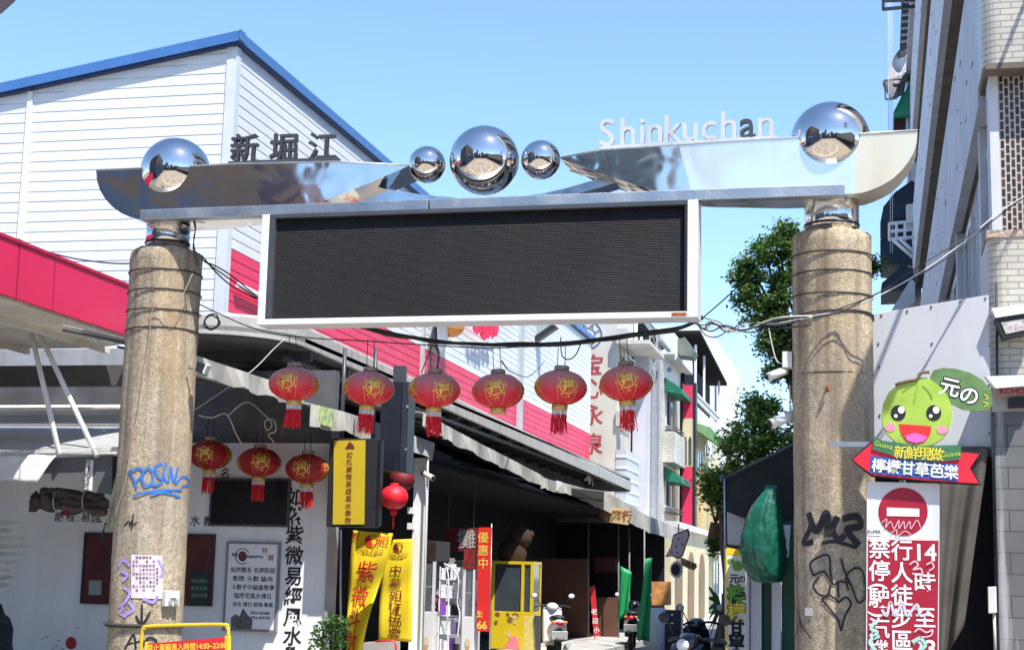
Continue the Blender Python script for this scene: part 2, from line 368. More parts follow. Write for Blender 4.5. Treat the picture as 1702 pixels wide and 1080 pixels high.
# ================================================================== THE GATE
GY, WY, WD = 14.5, 14.2, 0.5
XL, XR, CR = -7.07, -0.39, 0.362
TOPZ = 4.785
gate = thing('steel_gateway', 'mirror steel gateway arch on two concrete columns across the street mouth', 'gateway', ((XL+XR)/2, GY, 0))
def column(cx):
    prof = [(CR+.05, 0), (CR+.05, .55), (CR+.012, .6)]
    z = .62
    while z < TOPZ-.05: prof.append((CR+random.uniform(-.003, .003), z)); z += .15
    prof += [(CR, TOPZ-.03), (CR-.03, TOPZ)]
    n = 56; V = []; rn = random.Random(int(cx*10)+50)
    mb = MB(); jit = {}
    for j, (r, z) in enumerate(prof):
        for k in range(n):
            a = 2*math.pi*k/n; rr = r+rn.uniform(-.003, .003)+.004*math.sin(3*a+z)
            if j == len(prof)-1: rr -= rn.uniform(0, .02)
            V.append((cx+rr*math.cos(a), GY+rr*math.sin(a), z+(rn.uniform(-.012, .012) if j >= len(prof)-2 else 0)))
    m = len(prof)
    mb.add(V, [(i*n+k, i*n+(k+1) % n, (i+1)*n+(k+1) % n, (i+1)*n+k) for i in range(m-1) for k in range(n)], 0, True)
    mb.add(V[-n:], [tuple(range(n))])
    return mb.build('column', conc, gate)
colL, colR = column(XL), column(XR)
def hoop(cx, z, r, col, tilt=0.0, rad=.007, mat=wire_black, name='strap'):
    p = [Vector((cx+r*math.cos(2*math.pi*k/40), GY+r*math.sin(2*math.pi*k/40), z+tilt*math.cos(2*math.pi*k/40+1))) for k in range(40)]
    return MB().tube(p, rad, 5, close=True).build(name, mat, col)
for py, tl in ((441, .005), (475, .01), (506, -.006), (539, .012)): hoop(XL, on_y(280, py, GY-CR).z-.03, CR+.008, colL, tl)
for py, tl in ((411, .004), (443, .006), (479, -.005), (514, .03), (520, .05)): hoop(XR, on_y(1381, py, GY-CR).z-.03, CR+.008, colR, tl)
jm = M('dark_joint', (0.05, 0.045, 0.04), 0.9, var=0.2)
hoop(XL, on_y(242, 1040, GY-CR).z, CR+.02, colL, 0, .02, jm, 'joint'); hoop(XR, .62, CR+.02, colR, 0, .02, jm, 'joint')
hoop(XR, on_y(1385, 617, GY-CR).z, CR+.0, colR, 0, .006, jm, 'joint')
# chrome necks
wbz = (on_y(245, 362, WY).z+on_y(1405, 321, WY).z)/2
def neck(cx, r):
    mb = MB().lathe([(r, TOPZ-.02), (r, wbz+.02)], cx, GY, 40)
    o = mb.build('neck', neck_steel, gate)
    MB().lathe([(r+.004, 0), (r+.008, .012), (r+.004, .024)], cx, GY, 40, z0=TOPZ+.07).build('neck_band', wire_black, o)
    return o
neck(XL, .225); neck(XR, .25)
# the two wing beams
def P2(px): return [(lambda p: (p.x, p.z))(on_y(x, y, WY)) for x, y in px]
def wing(px, mat, name='wing_beam'):
    return MB().prism_y(P2(px), WY, WY+WD).build(name, mat, gate)
Lw = [(160, 285), (161, 300), (166, 316), (175, 331), (187, 344), (201, 354), (217, 361), (234, 366), (250, 368), (330, 364), (420, 354), (505, 347), (560, 326), (620, 302), (680, 275.5), (620, 272), (555, 270), (395, 273), (280, 279)]
Rw = [(1128, 241.4), (1180, 238), (1316, 229), (1420, 224), (1420, 322), (1300, 326), (1180, 324), (1150, 322.4)]
Rt = [(932, 263.5), (1000, 250), (1060, 246), (1128, 241.4), (1150, 322.4), (1095, 319), (1040, 302), (985, 283)]
Re = [(1420, 224), (1525, 218), (1524, 236), (1519, 253), (1510, 269), (1498, 284), (1484, 297), (1468, 307), (1450, 315), (1435, 320), (1420, 322)]
wL = wing(Lw, steel); wR = wing(Rw, satin_steel); wE = wing(Re, stained_steel, 'wing_end')
tag(wing(Rt, steel, 'wing_tip'), 'dark mirror pointed tip of the wing beam')
tag(wE, 'stained yellowish curved end of the wing beam')
# seam lips along the wings' upper edges
for px in ([(160, 284), (280, 278), (395, 272), (555, 269), (680, 274.5)], [(932, 262.5), (1000, 249), (1180, 237), (1420, 223), (1525, 217)]):
    pts = [on_y(x, y, WY) for x, y in px]
    MB().tube([p+Vector((0, -.004, 0)) for p in pts], .008, 5).build('edge_trim', galv, wL if px[0][0] < 500 else wR)
# smile-shaped band that carries the middle balls
ctop = [(596, 303), (640, 314), (700, 323.5), (760, 329), (800, 331), (850, 329), (900, 322), (940, 313), (985, 300), (1040, 283)]
cbot = [(1048, 296), (1000, 311), (945, 326), (890, 336), (800, 341), (700, 341), (596, 341)]
MB().prism_y([(lambda p: (p.x, p.z))(on_y(x, y, GY-.1)) for x, y in ctop+cbot], GY-.1, GY+.16).build('cradle_band', steel_mat('band_steel', (0.6, 0.62, 0.64), 0.12, 0.005, 4, 0.15), gate)
# polished balls
for (px, py, r) in ((292, 287, .358), (805, 267, .343), (1380, 235, .368), (710, 274, .184), (899, 266, .192)):
    p = on_y(px, py, 14.44); MB().ball(p, r, nu=72, nv=48).build('steel_ball', ball_steel, gate)
# galvanised rail in front of the necks
a, b = on_y(236, 359, 14.1), on_y(1404, 317, 14.1); mid = (b-a)
def rail(t0, t1):
    p, q = a+mid*t0, a+mid*t1; h = .052
    MB().prism([(p.x, 14.05, p.z-h), (q.x, 14.05, q.z-h), (q.x, 14.05, q.z+h), (p.x, 14.05, p.z+h)],
               [(p.x, 14.18, p.z-h), (q.x, 14.18, q.z-h), (q.x, 14.18, q.z+h), (p.x, 14.18, p.z+h)]).build('rail', galv, gate, bevel=.006)
rail(0, .4345); rail(.4365, 1)
# letters on the wings
letm = M('grey_letter_metal', (0.07, 0.07, 0.075), 0.45, metal=0.3, var=0.2)
letw = M('white_letter_metal', (0.56, 0.57, 0.58), 0.4, var=0.1, streak=.3)
p0, p1 = on_y(382, 273, WY), on_y(558, 270, WY)
MB().box(p0.x-.02, WY+.0, p0.z-.003, p1.x+.02, WY+.09, p0.z+.03).build('letter_base', darkgrey, wL)
for ch, px, py in (('新', 405, 248.5), ('堀', 471, 247.5), ('江', 535, 246)):
    o = on_y(px, py, WY+.01); MB().text(ch, o+Vector((0, 0, .012)), .31, bold=.014, depth=.05).build('letter', letm, wL)
p0, p1 = on_y(996, 248, WY), on_y(1292, 230, WY)
MB().prism([(p0.x, WY+.02, p0.z-.02), (p1.x, WY+.02, p1.z-.02), (p1.x, WY+.02, p1.z+.035), (p0.x, WY+.02, p0.z+.035)],
           [(p0.x, WY+.1, p0.z-.02), (p1.x, WY+.1, p1.z-.02), (p1.x, WY+.1, p1.z+.035), (p0.x, WY+.1, p0.z+.035)]).build('letter_base', letw, wR)
for ch, px, py in (('S', 1008, 244), ('h', 1043, 242), ('i', 1067, 240.5), ('n', 1088, 239), ('k', 1116, 237.5), ('u', 1147, 235.5), ('c', 1178, 233.5), ('h', 1211, 231.5), ('a', 1242, 229.5), ('n', 1273, 227.5)):
    o = on_y(px, py, WY+.02); 
    l = MB().text(ch, o+Vector((0, 0, .36*.385+.01)), .385, bold=.004, depth=.06, sx=.95).build('letter', letm if ch == 'a' else letw, wR)
    if ch == 'a': l['label'] = 'dark grey letter between pale ones'

# graffiti and small fixtures on the columns
def on_L(px, py): return on_cyl(px, py, XL, GY, CR+.004)
def on_R(px, py): return on_cyl(px, py, XR, GY, CR+.004)
def nL(p): return Vector((p.x-XL, p.y-GY, 0)).normalized()
def nR(p): return Vector((p.x-XR, p.y-GY, 0)).normalized()
def strokes(fn, nf, lines, w, mat, col, name='graffiti', label=None):
    mb = MB()
    for ln in lines:
        ww = w
        if isinstance(ln[0], (int, float)): ww, ln = ln[0], ln[1:]
        q = smooth_path([Vector((x, y)) for x, y in ln], 3)
        mb.ribbon([fn(v.x, v.y) for v in q], nf, ww)
    o = mb.build(name, mat, col, fix=False)
    if label: o['label'] = label
    return o
blue_spray = M('blue_spray', (0.03, 0.16, 0.55), 0.5, var=.15, scale=20)
purple_spray = M('purple_spray', (0.36, 0.28, 0.62), 0.8, var=.25, scale=20)
strokes(on_L, nL, [[(214, 782), (222, 796), (228, 812)], [(216, 783), (232, 778), (238, 788), (226, 800)], [(248, 776), (236, 788), (240, 806), (252, 804), (254, 786), (247, 777)],
    [(270, 770), (258, 776), (262, 790), (270, 800), (258, 806), (250, 803)], [(276, 768), (272, 790), (280, 800), (284, 776), (288, 800), (296, 775)], [(296, 775), (291, 803), (304, 792), (314, 798), (312, 806), (302, 808)],
    [(222, 824), (246, 817), (276, 814), (302, 815)], [(250, 822), (272, 818), (300, 826)]], .022, blue_spray, colL, label='blue looping tag')
strokes(on_L, nL, [[(222, 860), (215, 874)], [(222, 853), (219, 880)], [(206, 874), (214, 866), (218, 872), (228, 868)]], .014, ink, colL)
strokes(on_L, nL, [[(198, 940), (206, 930), (216, 940)], [(200, 948), (212, 955), (204, 965)], [(206, 975), (216, 985), (208, 1000), (198, 1008)], [(214, 1000), (222, 1012), (210, 1020)], [(210, 1024), (200, 1018), (206, 1008)], [(238, 994), (254, 1000), (262, 990)], [(262, 930), (270, 945), (266, 960)]], .03, purple_spray, colL, label='faded purple scrawl behind the pasted notice')
strokes(on_L, nL, [[(236, 1004), (236, 1034)], [(226, 1022), (236, 1036), (250, 1016)], [(208, 1078), (222, 1054), (226, 1078)], [(212, 1070), (238, 1064)], [(236, 1074), (246, 1060), (258, 1062), (260, 1074), (250, 1080)]], .02, ink, colL)
strokes(on_R, nR, [[.05, (1352, 900), (1336, 902), (1344, 884), (1350, 868)], [.06, (1344, 852), (1354, 880), (1362, 876), (1374, 852), (1376, 892)], [.05, (1392, 858), (1384, 880), (1394, 896), (1404, 888)], [.06, (1400, 862), (1424, 858), (1430, 874), (1408, 880), (1428, 906)], [.03, (1366, 902), (1390, 900), (1424, 910)]], .05, ink, colR, label='thick black block tag')
strokes(on_R, nR, [[(1352, 956), (1348, 934), (1376, 922), (1380, 948), (1384, 972)], [(1352, 956), (1370, 950), (1384, 970), (1396, 966), (1412, 968)], [(1398, 928), (1404, 950), (1416, 976), (1426, 1000), (1438, 990), (1434, 950), (1420, 944), (1406, 958), (1410, 980)], [(1362, 958), (1352, 972), (1360, 986), (1376, 990), (1380, 972)], [(1392, 966), (1394, 992)], [(1366, 996), (1376, 988), (1390, 996), (1394, 1000), (1406, 992), (1414, 1004), (1404, 1024), (1398, 1048)], [(1366, 996), (1380, 1012), (1392, 1028), (1398, 1048)]], .018, ink, colR, label='thin black heart shaped line tag')
strokes(on_R, nR, [[(1320, 950), (1326, 962)], [(1324, 1010), (1334, 1040), (1348, 1060)], [(1322, 1060), (1330, 1030), (1332, 1050)]], .01, ink, colR)

# ================================================================== LED SCREEN under the rail
led_frame = M('white_led_frame', (0.76, 0.77, 0.78), 0.4, var=.05, streak=.2, sscale=5, dirt=(.4, .36, .3))
led_face = M('led_louvre', (0.026, 0.025, 0.024), 0.65, var=.3, scale=1.2, fine=.35, fscale=60)
rust = M('rust', (0.30, 0.10, 0.03), 0.9, var=.4, scale=30)
LY = 14.0
q = [on_y(x, y, LY) for x, y in ((431, 357), (1160, 332), (1159, 527), (427, 540))]
scr = thing('led_screen', 'long black switched off message screen in a white frame under the gateway rail', 'screen', ((q[0].x+q[1].x)/2, LY+.15, q[2].z))
zt0, zt1, zb0, zb1 = q[0].z, q[1].z, q[3].z, q[2].z
x0, x1 = q[3].x, q[2].x
def xz(u, v): # u,v in 0..1 across the screen (v up)
    return x0+(x1-x0)*u, (zb0+(zb1-zb0)*u)*(1-v)+(zt0+(zt1-zt0)*u)*v
def bar(u0, v0, u1, v1, y0, y1):
    pts = [xz(u0, v0), xz(u1, v0), xz(u1, v1), xz(u0, v1)]
    return MB().prism_y(pts, y0, y1)
bar(0, 0, .018, 1, LY, LY+.3).build('frame_side', led_frame, scr, bevel=.004)
bar(.978, 0, 1, 1, LY, LY+.3).build('frame_side', led_frame, scr, bevel=.004)
fb = bar(.018, 0, .978, .052, LY+.002, LY+.3).build('frame_bottom', led_frame, scr, bevel=.004)
bar(.018, .965, .978, 1, LY+.002, LY+.3).build('frame_top', darkgrey, scr)
bar(.945, .012, .977, .042, LY-.001, LY+.01).build('rust_stain', rust, fb)
bar(.018, .052, .978, .965, LY+.10, LY+.28).build('screen_back', black, scr)
bar(.018, .062, .032, .965, LY+.004, LY+.1).build('inner_edge', darkgrey, scr)
bar(.972, .062, .978, .965, LY+.004, LY+.1).build('inner_edge', black, scr)
mb = MB(); n = 46
for k in range(n):
    v0 = .056+(.9)*k/n; v1 = .056+.9*(k+.88)/n
    (ax, az), (bx, bz) = xz(.033, v0), xz(.967, v0); (cx_, cz), (dx_, dz) = xz(.967, v1), xz(.033, v1)
    ya, yb = LY+.05, LY+.062
    mb.add([(ax, ya, az), (bx, ya, bz), (cx_, yb, cz), (dx_, yb, dz), (dx_, LY+.099, dz), (cx_, LY+.099, cz)], [(0, 1, 2, 3), (3, 2, 5, 4)])
mb.build('louvre_panel', led_face, scr)
for u in (.01, .99):
    a = xz(u, 1); MB().box(a[0]-.03, LY+.06, a[1]-.01, a[0]+.03, LY+.2, a[1]+.08).build('hanger', galv, scr)

# ================================================================== LANTERNS
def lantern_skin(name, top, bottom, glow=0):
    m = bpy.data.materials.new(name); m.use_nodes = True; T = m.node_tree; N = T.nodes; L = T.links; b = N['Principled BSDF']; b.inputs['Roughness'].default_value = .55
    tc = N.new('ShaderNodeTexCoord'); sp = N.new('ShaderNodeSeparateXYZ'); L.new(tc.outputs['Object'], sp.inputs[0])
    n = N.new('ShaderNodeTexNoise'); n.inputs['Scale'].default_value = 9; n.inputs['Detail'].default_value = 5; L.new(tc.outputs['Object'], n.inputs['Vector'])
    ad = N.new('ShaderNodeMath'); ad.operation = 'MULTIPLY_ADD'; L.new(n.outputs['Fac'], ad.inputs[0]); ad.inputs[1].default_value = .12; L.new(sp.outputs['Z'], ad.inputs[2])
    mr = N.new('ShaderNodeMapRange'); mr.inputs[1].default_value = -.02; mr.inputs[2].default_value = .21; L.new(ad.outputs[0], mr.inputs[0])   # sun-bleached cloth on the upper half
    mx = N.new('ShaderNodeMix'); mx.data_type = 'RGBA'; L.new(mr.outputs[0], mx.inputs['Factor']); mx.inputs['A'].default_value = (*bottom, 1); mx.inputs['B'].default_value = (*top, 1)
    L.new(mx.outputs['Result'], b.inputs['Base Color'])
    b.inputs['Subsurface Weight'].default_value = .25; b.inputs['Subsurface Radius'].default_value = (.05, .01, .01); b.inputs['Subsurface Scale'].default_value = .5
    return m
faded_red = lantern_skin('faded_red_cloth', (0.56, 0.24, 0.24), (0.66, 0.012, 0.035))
shaded_red = lantern_skin('shaded_red_cloth', (0.30, 0.008, 0.012), (0.34, 0.006, 0.012))  # same kind of lantern, cloth colour darkened for the canopy shade
tassel_red = M('tassel_red', (0.72, 0.010, 0.025), .7, var=.25, scale=30)
cap_grey = M('dull_gold_cap', (0.36, 0.30, 0.22), .5, metal=.3, var=.3, scale=25)
gold_print = M('gold_print', (0.80, 0.50, 0.10), .4, metal=.45, var=.15, scale=30)
dark_gold = M('gold_fringe', (0.62, 0.40, 0.12), .5, metal=.4, var=.3, scale=40)
LRX, LRZ = .252, .17
def ell(th, ph, k=1.0):   # point on the lantern's skin
    return Vector((LRX*k*math.cos(th)*math.cos(ph), LRX*k*math.cos(th)*math.sin(ph), LRZ*k*math.sin(th)))
def make_lantern(skin, tassel=True, seed=0, sway=0.0):
    rn = random.Random(seed)
    t = thing('red_lantern', 'x', 'lantern', (0, 0, 0))
    mb = MB(); nu, nv = 64, 20; V = []
    for j in range(nv+1):
        th = R(-80+160*j/nv)
        for k in range(nu):
            ph = 2*math.pi*k/nu; rib = 1-.018*abs(math.sin(ph*8)) if True else 1
            V.append(ell(th, ph, rib if abs(th) < 1.3 else 1))
    mb.add(V, [(j*nu+k, j*nu+(k+1) % nu, (j+1)*nu+(k+1) % nu, (j+1)*nu+k) for j in range(nv) for k in range(nu)], 0, True)
    body = mb.build('lantern_body', skin, t)
    # gold medallions with the good-luck character, spray dots and rib lines printed on the cloth
    gm_ = MB(); vs, fs = glyph('福', .03)
    for m_ in range(4):
        ph0 = m_*math.pi/2
        def onb(x, y, k=1.012): return ell(y/LRZ*.95, ph0+x/LRX, k)
        gm_.add([onb((x)*.125, (y-.37)*.125, 1.016) for x, y in vs], fs)
        n = 28; r0, r1 = .076, .087
        gm_.add([onb(r*math.cos(2*math.pi*k/n), r*math.sin(2*math.pi*k/n)) for r in (r0, r1) for k in range(n)], [(k, (k+1) % n, n+(k+1) % n, n+k) for k in range(n)])
        for k in range(8):
            a = 2*math.pi*k/8+.2; c = (.107*math.cos(a), .107*math.sin(a)); s_ = .011
            gm_.add([onb(c[0]+s_*math.cos(2*math.pi*i/6), c[1]+s_*math.sin(2*math.pi*i/6)) for i in range(6)], [(0, 1, 2, 3, 4, 5)])
        for dx in (-.035, 0, .035):
            gm_.add([onb(dx-.003, -.10), onb(dx+.003, -.10), onb(dx*1.3+.003, -.135), onb(dx*1.3-.003, -.135)], [(0, 1, 2, 3)])
    for k in range(8):
        ph = 2*math.pi*(k+.5)/8
        gm_.tube([ell(R(-70+140*j/12), ph, 1.006) for j in range(13)], .0022, 4)
    gm_.build('gold_emblem', gold_print, body, fix=False)
    MB().lathe([(.068, 0), (.072, .005), (.072, .04), (.066, .045)], 0, 0, 24, z0=LRZ*.965).build('top_cap', cap_grey, t)
    c = MB().lathe([(.07, 0), (.076, .006), (.076, .05), (.068, .056)], 0, 0, 24, z0=-LRZ-.047).build('gold_collar', dark_gold, t)
    if tassel:
        mb = MB(); mg = MB()
        for k in range(44):
            a = 2*math.pi*k/44; r = (.07, .056, .042)[k % 3]; x, y = r*math.cos(a), r*math.sin(a); z = -LRZ-.045
            dx, dy = rn.uniform(-.022, .022)+sway*.05, rn.uniform(-.022, .022); l = rn.uniform(.17, .245)
            mg.tube([(x, y, z), (x, y, z-.045)], .0045, 4)
            mb.tube([(x, y, z-.04), (x+dx*.4, y+dy*.4, z-.12), (x+dx, y+dy, z-l)], [.004, .0062, .005], 4)
        ts = mb.build('tassel', tassel_red, t); mg.build('tassel_bead', dark_gold if not sway else white_paint, ts)
    return t
def hang(t, top, r=.004):
    """two suspension wires up to the cable"""
    c = Vector(t.location); rz = t.rotation_euler.z
    l = Vector(top)-c
    mb = MB()
    for dx in (-.045, .03):
        q = Matrix.Rotation(-rz, 3, 'Z') @ Vector((dx, 0, 0)); e = Matrix.Rotation(-rz, 3, 'Z') @ (l+Vector((dx*.9, 0, 0)))
        mb.tube([q+Vector((0, 0, LRZ+.04)), (q+e)/2+Vector((.006, 0, .1)), e], r, 5)
    sv_ = BASE[t]; BASE[t] = Vector((0, 0, 0)); mb.build('hanging_wire', wire_black, t); BASE[t] = sv_
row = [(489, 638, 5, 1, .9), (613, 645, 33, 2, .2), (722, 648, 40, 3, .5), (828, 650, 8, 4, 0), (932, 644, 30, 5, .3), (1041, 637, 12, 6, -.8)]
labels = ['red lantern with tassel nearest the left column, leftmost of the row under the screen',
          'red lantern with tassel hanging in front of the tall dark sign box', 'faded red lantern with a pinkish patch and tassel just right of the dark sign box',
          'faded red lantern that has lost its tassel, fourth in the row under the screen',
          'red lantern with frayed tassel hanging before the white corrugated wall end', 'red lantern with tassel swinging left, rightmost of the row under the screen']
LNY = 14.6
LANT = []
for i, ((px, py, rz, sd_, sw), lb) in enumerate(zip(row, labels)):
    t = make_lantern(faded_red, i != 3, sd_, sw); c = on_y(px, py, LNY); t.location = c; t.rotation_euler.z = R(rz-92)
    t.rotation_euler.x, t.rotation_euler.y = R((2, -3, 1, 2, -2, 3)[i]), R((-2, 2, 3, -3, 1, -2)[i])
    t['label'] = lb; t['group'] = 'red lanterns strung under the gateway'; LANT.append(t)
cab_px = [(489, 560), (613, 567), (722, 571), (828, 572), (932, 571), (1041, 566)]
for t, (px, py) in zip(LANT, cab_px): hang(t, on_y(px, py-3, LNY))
trio = [(349, 756, 10), (431, 768, 28), (511, 779, 5)]
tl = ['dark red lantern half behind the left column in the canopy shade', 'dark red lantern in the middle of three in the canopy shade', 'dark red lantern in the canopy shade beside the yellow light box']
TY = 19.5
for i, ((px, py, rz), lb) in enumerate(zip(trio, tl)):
    t = make_lantern(shaded_red, True, 20+i, .1); c = on_y(px, py, TY); t.location = c; t.rotation_euler.z = R(rz-92); t.scale = (1.15, 1.15, 1.15)
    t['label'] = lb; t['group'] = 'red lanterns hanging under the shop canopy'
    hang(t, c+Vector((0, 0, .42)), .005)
# little plain red lantern by the dark sign box
c = on_y(655, 826, 20.2)
t = thing('small_red_lantern', 'small bright red plain round lantern below the tall dark sign box', 'lantern', c)
rb_ = M('bright_red_cloth', (0.75, 0.012, 0.03), .5, var=.05)
MB().ball(c, .19, .19, .165, 40, 20).build('lantern_body', rb_, t)
MB().lathe([(.06, 0), (.06, .03)], c.x, c.y, 16, z0=c.z+.155).build('top_cap', tassel_red, t)
MB().lathe([(.035, 0), (.05, .03), (.045, .09)], c.x, c.y, 14, z0=c.z-.24).build('tassel_knot', tassel_red, t)
MB().tube([c-Vector((0, 0, .24)), c-Vector((0, 0, .42))], .014, 5).build('tassel', tassel_red, t)
MB().tube([c+Vector((0, 0, .18)), c+Vector((0, .05, .5))], .005, 4).build('hanging_wire', wire_black, t)
c = on_y(668, 797, 21.8); t = thing('small_red_lantern', 'plain round red lantern, darkened for shade, half hidden behind the tall dark sign box', 'lantern', c)
MB().ball(c, .19, .19, .17, 40, 20).build('lantern_body', M('shaded_plain_red', (.16, .006, .01), .6, var=.1), t)  # darker copy of the plain red cloth, shade put into the colour
MB().lathe([(.06, 0), (.06, .03)], c.x, c.y, 16, z0=c.z+.155).build('top_cap', tassel_red, t)

# ================================================================== CABLES
def cable(name, px, r, mat, label, cat='cable', n=6, group=None):
    pts = [on_y(*p) for p in px]; o = MB().tube(smooth_path(pts, 6), r, n).build(name, mat); return tag(o, label, cat, group)
def bundle(name, px, mats, label, k=4, spread=.03, r=.008):
    t = thing(name, label, 'cable', on_y(*px[0])); rn = random.Random(len(px)+k)
    for i in range(k):
        pts = [on_y(*p)+Vector((rn.uniform(-.2, .2)*spread, rn.uniform(-1, 1)*spread, rn.uniform(-1, 1)*spread)) for p in px]
        MB().tube(smooth_path(pts, 6), r, 5).build('strand', mats[i % len(mats)], t)
    return t
bundle('cable_bundle', [(588, 541, 14.5), (650, 555, 14.55), (720, 567, 14.6), (800, 573, 14.6), (870, 572, 14.6), (950, 570, 14.6), (1020, 562, 14.6), (1080, 553, 14.6), (1130, 545, 14.5), (1168, 528, 14.4)], [wire_black], 'sagging black cable bundle the lanterns hang from', 5, .018, .011)
cable('lantern_line', [(330, 505, 14.4), (420, 545, 14.6), (500, 560, 14.62), (613, 567, 14.62), (722, 574, 14.62), (828, 578, 14.62), (932, 570, 14.62), (1041, 561, 14.62), (1120, 552, 14.6)], .006, wire_black, 'thin black line running left to the column behind the lanterns')
bundle('wire_tangle', [(1155, 533, 14.35), (1168, 542, 14.3), (1185, 541, 14.3), (1210, 545, 14.25), (1240, 542, 14.2), (1290, 538, 14.12), (1350, 530, 14.05)], [wire_black, wire_white], 'tangled black and grey wires between the screen corner and right column', 6, .06, .007)
bundle('wire_pair', [(1350, 530, 14.05), (1400, 516, 14.02), (1460, 488, 14.0), (1530, 450, 14.1), (1600, 404, 14.3), (1660, 356, 14.6), (1720, 312, 14.9)], [wire_black, wire_white], 'pair of black and white wires rising past the right building', 3, .045, .0055)
cable('thin_wire', [(1250, 455, 14.5), (1223, 480, 14.45), (1195, 505, 14.42), (1160, 535, 14.4)], .007, wire_black, 'thin dark wire dropping from the right column top to the screen corner')
cable('left_wire', [(30, 397, 17.5), (70, 415, 16.8), (120, 429, 16), (180, 437, 15), (222, 438, 14.3)], .008, wire_black, 'thin black wire from the pink fascia to the left column')
cable('curly_wire', [(1160, 540, 14.4), (1172, 556, 14.4), (1190, 560, 14.4), (1206, 550, 14.4), (1196, 536, 14.4), (1170, 528, 14.4), (1150, 520, 14.35)], .006, wire_black, 'loose curl of black wire at the screen corner')
bundle('column_wires', [(338, 428, 14.4), (360, 450, 14.5), (390, 470, 14.8), (430, 492, 15.2)], [wire_black], 'black wires running right from the left column head', 3, .05, .008)
cable('wire_coil', [(338, 540, 14.5), (345, 525, 14.5), (360, 523, 14.5), (362, 540, 14.5), (348, 546, 14.5), (340, 533, 14.5), (352, 524, 14.5), (366, 536, 14.5), (352, 548, 14.5), (338, 542, 14.5)], .008, wire_black, 'coil of black wire beside the left column')
cable('pole_wire', [(320, 455, 14.2), (296, 500, 14.1), (262, 508, 14.1), (252, 520, 14.1), (248, 560, 14.1), (238, 620, 14.1), (228, 690, 14.1), (218, 740, 14.1), (208, 800, 14.1), (190, 860, 14.1)], .004, M('tan_cord', (.36, .31, .24), .8, var=.2), 'pale wire running down the front of the left column')
cable('canopy_cord', [(325, 680, 17.6), (370, 650, 17.8), (420, 615, 18), (455, 580, 18.2), (474, 563, 18.3)], .006, wire_white, 'pale cord running up under the grey canopy to its corner')
cable('looped_cord', [(380, 690, 19), (410, 668, 18.9), (440, 690, 18.9), (452, 705, 18.9), (444, 715, 18.9), (440, 700, 18.9), (455, 698, 18.9), (458, 716, 18.9), (446, 722, 18.9), (456, 735, 18.9)], .008, wire_white, 'looped pale cord coil above the dark lanterns')
cable('canopy_cord', [(330, 690, 18.6), (352, 694, 18.6), (376, 688, 18.6), (392, 720, 18.7), (404, 742, 18.8)], .009, wire_white, 'thin pale cord drooping over the leftmost dark lantern')
cable('house_wire', [(905, 600, 30), (880, 625, 26), (850, 618, 20), (834, 600, 15)], .008, wire_black, 'thin wire curving from the fourth lantern to the pink striped wall')
cable('lantern_loop', [(932, 560, 14.6), (934, 590, 14.6), (946, 597, 14.6), (958, 588, 14.6), (966, 568, 14.6)], .006, wire_black, 'small loop of wire above the fifth lantern')
cable('lantern_loop', [(700, 620, 14.7), (716, 580, 14.62), (722, 575, 14.6), (730, 590, 14.6), (726, 612, 14.6)], .006, wire_black, 'small loop of wire above the third lantern')
bundle('neck_wires', [(318, 352, 14.25), (325, 380, 14.2), (322, 408, 14.15), (330, 440, 14.2)], [wire_black], 'loose black wires hanging down the left neck', 3, .03, .006)

# ================================================================== SIGNS BY THE RIGHT COLUMN
SY = 13.8
c = on_y(1525, 700, SY)
# --- guava shop sign
gs = thing('fruit_shop_sign', 'smiling green guava cut-out sign over a red arrow board by the right column', 'shop sign', on_y(1525, 800, SY))
guava = M('guava_green', (0.36, 0.53, 0.07), .45, var=.16, scale=4)
leafg = M('leaf_print_green', (0.13, 0.24, 0.08), .45, var=.2, scale=10)
pinkc = M('cheek_pink', (0.80, 0.28, 0.38), .5, var=.1)
mouthr = M('mouth_red', (0.70, 0.03, 0.03), .45, var=.05)
tongue = M('tongue_pink', (0.78, 0.14, 0.50), .45, var=.05)
def blob(cx, cy, rx, ry, n=28, rot=0): return [(cx+rx*math.cos(a)*math.cos(rot)-ry*math.sin(a)*math.sin(rot), cy+rx*math.cos(a)*math.sin(rot)+ry*math.sin(a)*math.cos(rot)) for a in [2*math.pi*k/n for k in range(n)]]
fr = [(1466, 690), (1469, 670), (1478, 652), (1492, 641), (1510, 634), (1528, 628), (1546, 630), (1560, 640), (1573, 654), (1581, 672), (1583, 692), (1578, 712), (1567, 728), (1550, 739), (1530, 743), (1508, 742), (1489, 735), (1474, 720), (1467, 706)]
def grow(p, k):
    mx = sum(q[0] for q in p)/len(p); my = sum(q[1] for q in p)/len(p); return [(mx+(x-mx)*k, my+(y-my)*k) for x, y in p]
fruit = MB().photo(fr, SY, .05).build('fruit', guava, gs)
MB().photo(grow(fr, 1.018), SY+.012, .03).build('fruit_edge', M('fruit_edge', (0.55, .6, .35), .5), fruit)
for ex, hx in ((1493, 1498), (1552, 1556)):
    e = MB().photo(blob(ex, 686, 12.5, 13), SY-.004, .004).build('eye', ink, fruit)
    MB().photo(blob(hx, 681, 5.5, 6), SY-.008, .004).photo(blob(hx-9, 691, 3, 3), SY-.008, .004).build('eye_highlight', white_ink, e)
mo = MB().photo([(1494, 704), (1548, 708), (1546, 722), (1538, 733), (1522, 737), (1507, 733), (1498, 722)], SY-.004, .004).build('mouth', mouthr, fruit)
MB().photo([(1504, 724), (1520, 719), (1541, 725), (1536, 733), (1522, 736), (1508, 732)], SY-.008, .004).build('tongue', tongue, mo)
for cx_ in (1480, 1566):
    MB().photo(blob(cx_, 710 if cx_ < 1500 else 714, 9, 7), SY-.004, .004).build('cheek', pinkc, fruit)
crease = M('crease_green', (0.28, 0.42, 0.06), .5)
